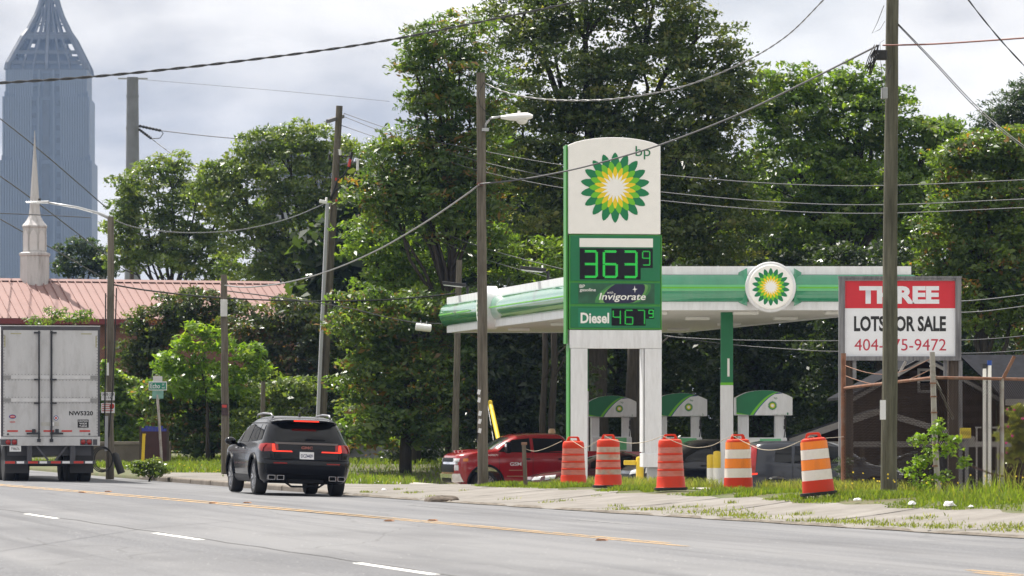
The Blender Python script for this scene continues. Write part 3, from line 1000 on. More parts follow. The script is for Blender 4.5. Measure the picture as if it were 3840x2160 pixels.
barrel(2516, 1833, 79.0, 'faded red barrel with worn pink bands in front of the right sign leg', False, (P_, P_, P_, P_), tilt=(0, R(-1.0)))
barrel(2769, 1837, 77.5, 'upright orange and white striped barrel in front of the canopy column', True, tilt=(0, R(-0.8)), yaw=0.2)
barrel(3070, 1851, 70.5, 'leaning orange and white striped barrel left of the land sale sign', True, tilt=(0, R(-5.5)), yaw=-0.15)

# rope strung from stake to barrel to barrel
m_rope = mat('frayed_rope', (0.42, 0.36, 0.28), 0.9, var=0.2)
def strand(name, label, cat, pts, r, m, group=None, n=5, twist=0.0, sub=10, parent=None):
    """a line through (px, py, Y) points"""
    P = [at(*p) for p in pts]
    Q = []
    for i in range(len(P) - 1):
        p0, p1, p2, p3 = P[max(i - 1, 0)], P[i], P[i + 1], P[min(i + 2, len(P) - 1)]
        for k in range(sub):
            t = k / sub
            Q.append(0.5 * ((2 * p1) + (p2 - p0) * t + (2 * p0 - 5 * p1 + 4 * p2 - p3) * t * t + (3 * p1 - p0 - 3 * p2 + p3) * t ** 3))
    Q.append(P[-1])
    mb = MB()
    if twist:
        L = [0.0]
        for i in range(1, len(Q)):
            L.append(L[-1] + (Q[i] - Q[i - 1]).length)
        N = int(L[-1] / (twist / 8))
        W = []
        arr = np.array([q[:] for q in Q])
        ss = np.linspace(0, L[-1], N)
        W = np.stack([np.interp(ss, L, arr[:, k]) for k in range(3)], 1)
        for ph in (0, math.pi):
            pp = []
            for i, q in enumerate(W):
                a = ss[i] / twist * 2 * math.pi + ph
                pp.append((q[0], q[1] + math.sin(a) * r * 0.9, q[2] + math.cos(a) * r * 0.9))
            mb.tube(pp, r * 0.8, 4)
    else:
        mb.tube(Q, r, n)
    o = obj(name, mb, m, parent, smooth=True)
    if parent is None:
        tag(o, label, cat, group)
    return o
GR = 'rope lengths between the barrels'
strand('rope', 'rope sagging from the wooden stake to the first faded barrel', 'rope', [(1968, 1682, 88), (2005, 1692, 87.8), (2050, 1680, 87.4), (2107, 1654, 87.2)], 0.007, m_rope, GR)
strand('rope', 'rope across the first barrel and on to the dirty grey banded one', 'rope', [(2141, 1650, 86.6), (2170, 1668, 86.2), (2195, 1680, 85.6), (2230, 1660, 84), (2268, 1634, 83)], 0.007, m_rope, GR)
strand('rope', 'rope from the dirty grey banded barrel past the right sign leg', 'rope', [(2268, 1634, 82.7), (2300, 1650, 82.4), (2364, 1662, 81.6), (2430, 1655, 80.4), (2484, 1634, 79)], 0.007, m_rope, GR)
strand('rope', 'rope sagging before the black car roof towards the upright striped barrel', 'rope', [(2484, 1634, 78.7), (2540, 1660, 78.5), (2600, 1678, 78.2), (2665, 1672, 77.9), (2718, 1647, 77.6), (2748, 1634, 77.3)], 0.007, m_rope, GR)
strand('rope', 'rope sagging between the two orange and white striped barrels', 'rope', [(2748, 1634, 77.2), (2800, 1662, 76.8), (2860, 1686, 75.5), (2930, 1683, 74), (3000, 1655, 71.5), (3036, 1636, 70.2)], 0.007, m_rope, GR)
strand('rope', 'rope from the leaning barrel to the rusty fence post', 'rope', [(3040, 1636, 70.2), (3070, 1645, 72), (3110, 1642, 75.5), (3163, 1638, 78.9)], 0.006, m_rope, GR)

# ------------------------------------------------------------------ utility poles, lamps, wires
def wood(name, lo, hi, sc=1.0):
    m, nt, _, L_, b = node_mat(name)
    p = mapping(nt, (9 * sc, 9 * sc, 0.45 * sc), src='Object')
    a = noise(nt, p, 2.2, 8, 0.7)
    p2 = mapping(nt, (1, 1, 0.35), src='Object')
    d = noise(nt, p2, 2.0, 6, 0.65)
    c = mixc(nt, mrange(nt, a, 0.35, 0.65, 0, 1), lo, hi)
    c = mixc(nt, mrange(nt, d, 0.5, 0.72, 0, 0.6), c, tuple(x * 0.5 for x in lo))
    L_.new(c, b.inputs['Base Color'])
    b.inputs['Roughness'].default_value = 0.9
    b.inputs['Specular IOR Level'].default_value = 0.2
    bp = nt.nodes.new('ShaderNodeBump')
    bp.inputs['Strength'].default_value = 0.7
    bp.inputs['Distance'].default_value = 0.02
    L_.new(a, bp.inputs['Height'])
    L_.new(bp.outputs['Normal'], b.inputs['Normal'])
    return m
m_wood = wood('weathered_pole_wood', (0.085, 0.075, 0.058), (0.19, 0.17, 0.14))
m_wood_g = wood('greenish_pole_wood', (0.07, 0.068, 0.05), (0.165, 0.16, 0.12))
m_wood_d = wood('dark_timber', (0.045, 0.035, 0.03), (0.10, 0.08, 0.065))
m_wood_gr = wood('grey_frame_timber', (0.12, 0.12, 0.13), (0.26, 0.26, 0.27))
m_wire = mat('black_cable', (0.012, 0.012, 0.013), 0.5, var=0.2)
m_alu = mat('bare_aluminium_cable', (0.26, 0.26, 0.26), 0.35, metal=0.5, var=0.1)
m_wgrey = mat('grey_cable', (0.075, 0.075, 0.08), 0.5, var=0.1)
m_rustw = mat('rusty_cable', (0.22, 0.09, 0.07), 0.6, var=0.2)
m_galv = mat('galvanised_steel', (0.45, 0.46, 0.47), 0.4, metal=0.5, var=0.12)
m_paper = mat('paper', (0.76, 0.76, 0.78), 0.8, var=0.05)
m_redp = mat('red_print', (0.50, 0.05, 0.04), 0.7, var=0.1)
m_blackp = mat('black_print', (0.012, 0.012, 0.014), 0.6, var=0.1)

def pole(label, pb, pt, Y, wb, wt, m=m_wood, name='utility_pole', ground=None, seg=9):
    """wb, wt: widths in photo pixels at base and top; the Empty stands at the pole's foot"""
    b0, t0 = at(pb[0], pb[1], Y), at(pt[0], pt[1], Y)
    gg = g_at(b0.x, Y) if ground is None else ground
    k = (gg - t0.z) / (b0.z - t0.z)
    b0 = t0 + (b0 - t0) * k
    t = thing(name, label, 'utility pole', b0, group='roadside utility poles')
    d = t0 - b0
    rb, rt = wb * Y / FPX / 2, wt * Y / FPX / 2
    pts = [d * (i / seg) for i in range(seg + 1)]
    pts[0] = d * -0.02
    for i in range(1, seg):
        pts[i] = pts[i] + Vector((random.uniform(-1, 1), random.uniform(-1, 1), 0)) * 0.012
    obj('pole_shaft', MB().tube(pts, [rb + (rt - rb) * i / seg for i in range(seg + 1)], 14), m, t, smooth=50)
    t['h'] = d.length
    return t, b0, d
def rel(px, py, Y, b0):
    return at(px, py, Y) - b0

# right foreground pole
tR, bR, dR = pole('thick greenish wooden utility pole in front of the land sale sign', (3333, 1852), (3348, -60), 72.0, 62, 46, m_wood_g)
q = rel(3311, 1537, 71.83, bR)
obj('paper_notice', MB().bb((q.x - 0.052, q.y, q.z - 0.175), (q.x + 0.052, q.y + 0.01, q.z + 0.175)), m_paper, tR)
q = rel(3315, 350, 71.8, bR)
obj('small_box', MB().bb((q.x - 0.05, q.y - 0.08, q.z - 0.10), (q.x + 0.06, q.y + 0.06, q.z + 0.10)), M_STEELGREY, tR, bevel=0.01)
q = rel(3298, 205, 71.8, bR)
obj('splice_box', MB().bb((q.x - 0.12, q.y - 0.1, q.z - 0.10), (q.x + 0.13, q.y + 0.05, q.z + 0.08)), M_DKPLASTIC, tR, bevel=0.02)
for i in range(7):
    ox = random.uniform(-14, 14)
    pts = [rel(3292 + ox, 168, 71.7, bR), rel(3270 + ox * 1.5 + random.uniform(-10, 10), 205 + random.uniform(0, 25), 71.6, bR), rel(3258 + ox + random.uniform(-6, 18), 262 + random.uniform(-10, 20), 71.6, bR), rel(3275 + ox, 235, 71.6, bR), rel(3300, 190, 71.7, bR)]
    P = []
    for k in range(len(pts) - 1):
        for t_ in (0, 0.25, 0.5, 0.75):
            P.append(pts[k].lerp(pts[k + 1], t_))
    obj('cable_loop', MB().tube(P, 0.009, 5), m_wire, tR)
obj('loose_lead', MB().tube([rel(3315, 20, 71.8, bR), rel(3290, 85, 71.7, bR), rel(3270, 125, 71.6, bR), rel(3300, 110, 71.7, bR), rel(3318, 80, 71.8, bR)], 0.006, 5), m_wire, tR)
obj('loose_lead', MB().tube([rel(3306, 240, 71.7, bR), rel(3310, 330, 71.7, bR), rel(3320, 300, 71.7, bR), rel(3342, 240, 71.8, bR)], 0.005, 5), m_wire, tR)
obj('loose_lead', MB().tube([rel(3316, 150, 71.8, bR), rel(3300, 160, 71.7, bR), rel(3311, 440, 71.7, bR)], 0.004, 5), m_wire, tR)

# lamp pole left of the price sign
tL, bL, dL = pole('straight wooden pole with a white cobra-head street lamp left of the price sign', (1812, 1808), (1803, 273), 92.0, 41, 33)
arm = [rel(1818, 490, 92, bL), rel(1822, 465, 91.9, bL), rel(1840, 443, 91.9, bL), rel(1880, 437, 91.9, bL)]
obj('lamp_arm', MB().tube(arm, 0.028, 8), m_galv, tL, smooth=True)
c0 = rel(1938, 440, 91.9, bL)
def lamp_sec(i, j):
    x = -0.37 + 0.74 * i
    prof_t = 0.035 + 0.075 * math.sin(min(1, i * 1.25) * math.pi / 2) - (0.05 * max(0, i - 0.85) / 0.15)
    prof_b = -0.035 - 0.045 * math.sin(i * math.pi) + (0.03 * max(0, i - 0.9) / 0.1)
    w = 0.06 + 0.13 * math.sin(min(1, i * 1.15) * math.pi / 2) - 0.07 * max(0, i - 0.85) / 0.15
    a = 2 * math.pi * j
    z = math.sin(a)
    return c0 + Vector((x, w * math.cos(a), (prof_t if z > 0 else -prof_b) * z))
hd = obj('lamp_head', MB().grid(lamp_sec, 12, 16), M_LAMPWHITE, tL, smooth=True)
obj('lamp_photocell', MB().cyl(c0 + Vector((0.05, 0, 0.08)), c0 + Vector((0.05, 0, 0.15)), 0.035, n=10), M_LAMPWHITE, hd)
obj('lamp_lens', MB().lathe([(0.14, 0.0), (0.135, -0.05), (0.11, -0.10), (0.05, -0.13)], 16, Matrix.Translation(c0 + Vector((0.12, 0, -0.03)))), mat('lamp_glass', (0.72, 0.72, 0.68), 0.15, var=0.05), hd, smooth=True)
obj('arm_bracket', MB().box(rel(1820, 486, 91.9, bL), (0.16, 0.1, 0.07)), m_galv, tL)
for k, (py, dx) in enumerate(((1500, 0), (1550, 3), (1580, 2), (1615, 2), (1470, -1))):
    q = rel(1797 + dx, py, 91.88, bL)
    obj('torn_paper', MB().box(q, (0.07, 0.004, 0.11), (0.1, 0.2, random.uniform(-.3, .3))), m_paper, tL)
q = rel(1790, 1640, 91.88, bL)
obj('torn_tape', MB().box(q, (0.03, 0.004, 0.22), (0, 0.15, 0)), M_DKPLASTIC, tL)
obj('cable_clamp', MB().box(rel(1800, 690, 91.85, bL), (0.14, 0.08, 0.06)), m_rustw, tL)
obj('hanging_lead', MB().tube([rel(1815, 310, 91.88, bL), rel(1793, 350, 91.86, bL), rel(1800, 395, 91.85, bL), rel(1830, 430, 91.85, bL), rel(1846, 470, 91.9, bL)], 0.008, 5), m_wire, tL)

# leaning pole with the crossarm and grey conduit
tC, bC, dC = pole('leaning wooden utility pole with a crossarm and grey conduit behind the black car', (1208, 1560), (1273, 397), 145.0, 34, 25)
YC = 145.0
obj('crossarm', MB().beam(rel(1286, 436, YC + 1.2, bC), rel(1228, 455, YC - 1.3, bC), 0.11, 0.13), m_wood_gr, tC)
obj('conduit', MB().beam(rel(1228, 760, YC - 0.2, bC), rel(1192, 1560, YC - 0.25, bC), 0.19, 0.12), mat('grey_pvc', (0.40, 0.41, 0.44), 0.5, var=0.05), tC, bevel=0.02)
obj('white_marker', MB().beam(rel(1216, 1440, YC - 0.1, bC), rel(1212, 1560, YC - 0.1, bC), 0.06, 0.05), m_paper, tC)
for a, b_, mm in (((1322, 562), (1314, 598), m_wire), ((1314, 596), (1308, 626), m_redp), ((1341, 595), (1341, 640), M_LAMPWHITE), ((1274, 560), (1276, 582), M_LAMPWHITE), ((1235, 580), (1236, 600), M_DKPLASTIC)):
    obj('insulator', MB().cyl(rel(a[0], a[1], YC - 0.2, bC), rel(b_[0], b_[1], YC - 0.2, bC), 0.05, n=8), mm, tC)
obj('bracket_arm', MB().beam(rel(1275, 617, YC - 0.1, bC), rel(1340, 607, YC - 0.2, bC), 0.06, 0.06), m_wood_gr, tC)
obj('bracket_arm', MB().beam(rel(1275, 586, YC - 0.1, bC), rel(1312, 586, YC - 0.2, bC), 0.05, 0.05), m_wood_d, tC)
for pts in ([(1308, 626), (1290, 655), (1262, 680), (1250, 720), (1236, 752)], [(1341, 640), (1325, 668), (1290, 695), (1256, 715), (1240, 752)]):
    P = [rel(a, b_, YC - 0.25, bC) for a, b_ in pts]
    obj('riser_cable', MB().tube(P, 0.035, 6), m_wire, tC, smooth=True)
q = rel(1213, 757, YC - 0.2, bC)
obj('photocell_lamp', MB().box(q, (0.30, 0.25, 0.12), (0, 0.2, 0)).cyl(q + Vector((0.1, 0, 0.05)), q + Vector((0.12, 0, 0.16)), 0.05, n=8), M_LAMPWHITE, tC, bevel=0.03)
for py in (672, 752):
    obj('pole_tag', MB().box(rel(1260 if py == 672 else 1261, py, YC - 0.2, bC), (0.07, 0.02, 0.10)), m_redp, tC)

# pole at the bright green bush
tB, bB, dB = pole('short wooden pole with a poster left of the black car', (845, 1650), (840, 1030), 118.0, 32, 24)
q = rel(843, 1536, 117.84, bB)
ps = obj('poster', MB().bb((q.x - 0.10, q.y - 0.004, q.z - 0.17), (q.x + 0.10, q.y, q.z + 0.17)), mat('poster_dark', (0.05, 0.03, 0.035), 0.6, var=0.5, scale=12), tB)
obj('poster_print', MB().bb((q.x - 0.08, q.y - 0.008, q.z + 0.06), (q.x + 0.06, q.y - 0.006, q.z + 0.14)), m_redp, ps)
q = rel(841, 1155, 117.84, bB)
obj('meter_box', MB().bb((q.x - 0.11, q.y - 0.05, q.z - 0.25), (q.x + 0.09, q.y + 0.04, q.z + 0.25)), mat('pale_box', (0.55, 0.55, 0.54), 0.6), tB, bevel=0.01)

# far left pole with the lamp arm
tA, bA, dA = pole('wooden pole with a long lamp arm and taped notices right of the white trailer', (412, 1768), (415, 812), 113.0, 32, 24)
arm = [rel(415, 820, 113, bA), rel(370, 800, 112.9, bA), rel(290, 778, 112.8, bA), rel(180, 760, 112.7, bA)]
obj('lamp_arm', MB().tube(arm, [0.045, 0.04, 0.035, 0.03], 8), m_galv, tA, smooth=True)
c0 = rel(140, 758, 112.7, bA)
hd = obj('lamp_head', MB().grid(lambda i, j: c0 + Vector((0.32 - 0.64 * i, (0.04 + 0.10 * math.sin(min(1, i * 1.4 + .2) * math.pi / 2)) * (1 - max(0, i - .7) * 1.8) * math.cos(2 * math.pi * j), (0.045 - 0.02 * i) * math.sin(2 * math.pi * j))), 8, 12), m_galv, tA, smooth=True)
obj('lamp_photocell', MB().cyl(c0 + Vector((0.06, 0, 0.03)), c0 + Vector((0.06, 0, 0.10)), 0.04, n=8), M_DKPLASTIC, hd)
q = rel(405, 1488, 112.84, bA)
nb = obj('notice', MB().bb((q.x - 0.19, q.y - 0.01, q.z - 0.10), (q.x + 0.19, q.y, q.z + 0.13)), m_paper, tA)
lettering('2 HOUSE - 2 CAR', 0.34, 0.07, (q.x, q.y - 0.014, q.z + 0.07), m_blackp, nb, bold=0.02)
lettering('$ 1 5 K', 0.20, 0.07, (q.x, q.y - 0.014, q.z - 0.03), m_blackp, nb, bold=0.02)
q = rel(405, 1530, 112.84, bA)
nb = obj('notice', MB().bb((q.x - 0.19, q.y - 0.01, q.z - 0.14), (q.x + 0.19, q.y, q.z + 0.14)), m_paper, tA)
for k in range(4):
    obj('notice_print', MB().bb((q.x - 0.17, q.y - 0.014, q.z + 0.09 - 0.06 * k), (q.x + (0.05 if k < 2 else 0.15), q.y - 0.012, q.z + 0.12 - 0.06 * k)), mat('pink_print', (0.62, 0.25, 0.24), 0.7), nb)
flat_ = [(q.x + 0.11 + 0.07 * math.cos(a * math.pi / 8), q.y - 0.014, q.z + 0.05 + 0.08 * math.sin(a * math.pi / 8)) for a in range(16)]
obj('notice_print', MB().add(flat_, [tuple(range(16))]), m_redp, nb)
q = rel(404, 1384, 112.85, bA)
obj('small_sticker', MB().bb((q.x - 0.03, q.y - 0.01, q.z - 0.18), (q.x + 0.03, q.y, q.z + 0.18)), m_paper, tA)
for px0, pts in ((0, [(437, 1080), (430, 1300), (423, 1450), (408, 1640)]), (0, [(396, 1100), (395, 1420), (392, 1600)])):
    obj('riser_cable', MB().tube([rel(a, b_, 112.8, bA) for a, b_ in pts], 0.02, 6), m_wire, tA)
q = rel(398, 1615, 112.8, bA)
obj('conduit', MB().beam(rel(400, 1560, 112.82, bA), rel(398, 1690, 112.82, bA), 0.11, 0.08), mat('grey_pvc', (0.4, 0.4, 0.4)), tA)
for k in range(3):
    c_ = rel(382 + 3 * k, 1722, 112.6, bA)
    P = [c_ + Vector(((0.30 - 0.02 * k) * math.cos(a * math.pi / 12), 0.03 * k, (0.36 - 0.03 * k) * math.sin(a * math.pi / 12))) for a in range(25)]
    obj('cable_coil', MB().tube(P, 0.018, 6), m_wire, tA)
q = rel(442, 1738, 112.6, bA)
obj('closure_case', MB().tube([q + Vector((-0.10, 0, 0.30)), q + Vector((-0.07, 0, 0.22)), q + Vector((0.10, 0, -0.28))], [0.06, 0.11, 0.11], 12), M_DKPLASTIC, tA, smooth=45)

# pole behind the canopy's left end
pole('plain wooden pole rising behind the left end of the canopy', (1708, 1660), (1723, 975), 134.0, 28, 22)
# broken stub post behind the black car
st = at(984, 1430, 140)
tag(obj('wooden_post', MB().tube([(st.x, 140, g_at(st.x, 140)), (st.x + .03, 140, st.z)], [0.09, 0.08], 8), m_wood), 'short wooden post stub standing before the dark hedge', 'post')
# steel transmission pole far behind
X0 = (497 - CENTRE) / FPX * 250
tT = thing('transmission_pole', 'tall grey steel transmission pole beside the blue skyscraper', 'transmission pole', (X0, 250, 0.4))
m_tsteel = mat('weathered_grey_steel', (0.17, 0.18, 0.20), 0.6, var=0.12, scale=1.5)
zt = at(497, 290, 250).z - 0.4
obj('shaft', MB().lathe([(0.62, 0), (0.36, zt)], 16), m_tsteel, tT, smooth=50)
for k, py in enumerate((360, 480, 640, 760)):
    zz = at(497, py, 250).z - 0.4
    rr = 0.62 + (0.36 - 0.62) * zz / zt
    obj('joint_collar', MB().lathe([(rr + 0.02, zz - 0.07), (rr + 0.02, zz + 0.07)], 16), m_tsteel, tT)
obj('crossbar', MB().bb((-0.9, -0.05, zt - 0.12), (0.95, 0.05, zt - 0.03)), M_STEELGREY, tT)
for (a, b_) in (((520, 472), (604, 490)), ((520, 484), (568, 520))):
    p0, p1 = at(a[0], a[1], 249.5), at(b_[0], b_[1], 249.5)
    o3 = Vector((X0, 250, 0.4))
    pts = [p0.lerp(p1, i / 14) - o3 for i in range(15)]
    obj('insulator_string', MB().tube(pts, [0.10 if i % 2 else 0.06 for i in range(15)], 8), M_DKPLASTIC, tT)
obj('jumper_loop', MB().tube([at(604, 490, 249.5) - o3, at(612, 500, 249.5) - o3, at(600, 518, 249.5) - o3, at(568, 520, 249.5) - o3], 0.03, 5), m_wgrey, tT)
# smaller far pole under it
X1 = (489 - CENTRE) / FPX * 235
tq = thing('utility_pole', 'thin dark pole with small crossarms below the steel transmission pole', 'utility pole', (X1, 235, 0.4))
obj('pole_shaft', MB().cyl((0, 0, 0), (0.1, 0, at(489, 890, 235).z - 0.4), 0.16, 0.12, 8), m_wood_d, tq)
for py in (940, 990):
    zz = at(489, py, 235).z - 0.4
    obj('crossarm', MB().beam((-0.9, 0, zz), (1.0, 0, zz - 0.15), 0.1, 0.1), m_wood_gr, tq)

# ---- wires
GW = 'overhead wires'
def wire(label, pts, r, m=m_wire, twist=0.0, sub=10):
    def off(p): return p[0] < 0 or p[0] > 3840 or p[1] < 0
    def ext(a, b_): return tuple(b_[k] + (b_[k] - a[k]) * 450.0 / max(60.0, math.hypot(b_[0] - a[0], b_[1] - a[1])) for k in range(3))
    pts = list(pts)
    if off(pts[-1]):
        pts.append(ext(pts[-2], pts[-1]))
    if off(pts[0]):
        pts.insert(0, ext(pts[1], pts[0]))
    return strand('overhead_wire', label, 'wire', pts, r, m, GW, twist=twist, sub=sub, n=5)
wire('thick black twisted cable crossing the sky from left edge to top centre', [(-120, 318, 60), (0, 311, 62), (400, 283, 66), (900, 229, 70), (1400, 160, 74), (1800, 82, 78), (2192, 0, 82), (2420, -55, 84)], 0.015, twist=1.3, sub=12)
wire('pale twisted cable sagging right from the lamp pole top to the sky', [(1815, 310, 91.9), (1900, 347, 91), (2020, 370, 90), (2170, 377, 89), (2340, 367, 88), (2560, 325, 86), (2780, 238, 84), (2950, 135, 82), (3088, 0, 80), (3160, -70, 80)], 0.013, m_alu, twist=0.7)
wire('straight dark cable rising from the lamp pole to the greenish pole', [(1800, 690, 91.8), (1960, 672, 91), (2130, 640, 89.5), (2300, 597, 88), (2500, 535, 85.5), (2760, 433, 81.5), (3010, 313, 77), (3290, 172, 71.9)], 0.019, m_wgrey)
wire('pale cable drooping left from the lamp pole to the short poster pole', [(1797, 692, 91.8), (1740, 735, 92.5), (1600, 830, 96), (1420, 935, 101), (1240, 1013, 106), (1080, 1058, 110), (930, 1077, 115), (843, 1070, 117.8)], 0.02, m_alu)
wire('reddish cable leaving the greenish pole to the right edge', [(3310, 170, 71.8), (3480, 166, 71.5), (3680, 154, 71), (3900, 138, 70.5)], 0.016, m_rustw)
wire('upper of two black guy wires slanting from the greenish pole to lower right', [(3367, 88, 71.9), (3500, 225, 71), (3640, 375, 70), (3760, 485, 69), (3900, 592, 68)], 0.009)
wire('lower of two black guy wires slanting from the greenish pole to lower right', [(3367, 93, 72), (3500, 233, 71.3), (3640, 385, 70.4), (3760, 494, 69.5), (3900, 600, 68.7)], 0.009)
wire('black wire crossing the top right corner of the sky', [(3580, -70, 66), (3632, 0, 66), (3690, 75, 66), (3770, 170, 66), (3900, 310, 66)], 0.010, twist=0.8)
for k, (a, b_, c_, d_, e_) in enumerate((((1290, 425), (1500, 495), (1790, 562), (2480, 655), (3300, 696)), ((1290, 437), (1500, 517), (1800, 605), (2480, 720), (3300, 768)), ((1280, 470), (1500, 545), (1800, 640), (2480, 752), (3300, 800)))):
    wire(('top', 'middle', 'bottom')[k] + ' of three thin lines running from the crossarm pole behind the price sign', [(*a, 145), (*b_, 141), (*c_, 136), ((c_[0] + d_[0]) / 2, (c_[1] + d_[1]) / 2 + 14, 131), (*d_, 126), ((d_[0] + e_[0]) / 2, (d_[1] + e_[1]) / 2 + 12, 120), (*e_, 112), (3900, e_[1] - 24, 106)], 0.013, m_wgrey)
wire('pale service cable from the long lamp arm pole to the leaning pole', [(430, 826, 113), (520, 855, 118), (700, 873, 125), (900, 862, 132), (1080, 820, 138), (1215, 765, 144.6)], 0.014, m_alu, twist=0.9)
wire('black telephone cable running low from the lamp arm pole past the hedge', [(425, 1068, 113), (560, 1090, 116), (800, 1115, 122), (1100, 1128, 128), (1400, 1126, 132), (1600, 1112, 133.5), (1725, 1098, 134)], 0.024)
wire('cable along the hedge carrying the white splice case', [(842, 1090, 118), (1000, 1110, 122), (1280, 1150, 126), (1450, 1190, 129), (1560, 1209, 131), (1680, 1215, 133)], 0.018, m_wgrey)
cs = at(1588, 1228, 131)
tcase = thing('splice_case', 'white cylindrical splice case hanging from the cable left of the canopy', 'splice case', cs)
obj('case', MB().cyl((-0.26, 0, 0.03), (0.26, 0, -0.03), 0.125, n=12), M_LAMPWHITE, tcase, bevel=0.03)
obj('hanger', MB().box((-0.09, 0, 0.15), (0.03, 0.03, 0.16)).box((0.1, 0, 0.13), (0.03, 0.03, 0.16)), m_galv, tcase)
wire('thin line slanting down from the leaning pole to the canopy, upper one', [(1260, 710, 145), (1500, 805, 141), (1800, 925, 136), (2120, 1012, 131)], 0.012, m_wgrey)
wire('thin line slanting down from the leaning pole to the canopy, lower one', [(1262, 740, 145), (1500, 835, 141), (1800, 965, 136), (2070, 1043, 131)], 0.010, m_wgrey)
wire('upper dark line seen behind the canopy column', [(2490, 1262, 133), (2720, 1274, 131), (3000, 1278, 128), (3140, 1278, 126), (3620, 1275, 118), (3900, 1255, 114)], 0.014, m_wgrey)
wire('lower dark line seen behind the canopy column', [(2490, 1258, 133), (2720, 1290, 131), (3000, 1312, 128), (3140, 1318, 126), (3620, 1325, 118), (3900, 1310, 114)], 0.014, m_wgrey)
wire('upper pale line right of the land sale sign', [(3590, 1130, 112), (3700, 1122, 110), (3900, 1098, 107)], 0.012, m_alu)
wire('lower pale line right of the land sale sign', [(3590, 1172, 112), (3700, 1166, 110), (3900, 1140, 107)], 0.012, m_alu)
wire('faint power line from the steel transmission pole to the right', [(604, 490, 249.5), (800, 512, 245), (1000, 528, 240), (1150, 535, 236)], 0.03, m_wgrey)
wire('faint power line dropping right from the steel transmission pole', [(568, 520, 249.5), (660, 588, 247), (760, 650, 244)], 0.03, m_wgrey)
wire('faint thin line from the steel pole top across the sky', [(520, 297, 249.8), (800, 320, 240), (1100, 345, 230), (1460, 380, 220)], 0.012, m_wgrey)
for k, (a, b_) in enumerate(((420, 780), (640, 960), (810, 1050))):
    wire(('upper', 'middle', 'lower')[k] + ' of three faint lines crossing the blue skyscraper', [(-60, a - 22, 190), (150, a + (b_ - a) * 0.4, 200), (400, b_, 212)], 0.03, m_wgrey)
wire('nearly level dark line crossing the blue skyscraper behind the steeple', [(-60, 798, 160), (150, 806, 165), (340, 816, 170)], 0.02, m_wgrey)

# ------------------------------------------------------------------ vehicles (local x forward, y left, z up; origin on the ground under the middle)
def carpaint(name, col, rough=0.25, metal=0.0):
    m = mat(name, col, rough, metal, var=0.04, coat=1.0)
    return m
m_glass = mat('tinted_glass', (0.003, 0.004, 0.005), 0.04, var=0.0, spec=0.4)
m_glass_w = mat('windscreen_glass', (0.03, 0.036, 0.04), 0.04, var=0.05, spec=1.0, coat=1.0)
m_tyre = mat('tyre_rubber', (0.013, 0.013, 0.014), 0.8, var=0.25, bump=0.2, bscale=30)
m_rim = mat('alloy_rim', (0.38, 0.38, 0.40), 0.25, metal=0.9, var=0.05)
m_rimd = mat('dark_rim', (0.03, 0.03, 0.033), 0.35, metal=0.5, var=0.1)
m_chrome = mat('chrome', (0.82, 0.82, 0.84), 0.08, metal=1.0, var=0.0)
m_trim = mat('black_trim', (0.006, 0.006, 0.007), 0.4, var=0.1, spec=0.12)
m_redlens = mat('red_lens', (0.26, 0.006, 0.006), 0.15, var=0.05, coat=0.3)
m_brake = mat('lit_brake_lamp', (0.7, 0.03, 0.015), 0.2, emit=(1.0, 0.035, 0.012), estr=0.95)
m_clear = mat('clear_lens', (0.62, 0.64, 0.66), 0.08, var=0.15, coat=1.0)
m_amber = mat('amber_lens', (0.75, 0.22, 0.03), 0.15, coat=1.0)
m_plate = mat('number_plate', (0.74, 0.75, 0.76), 0.4, var=0.03)

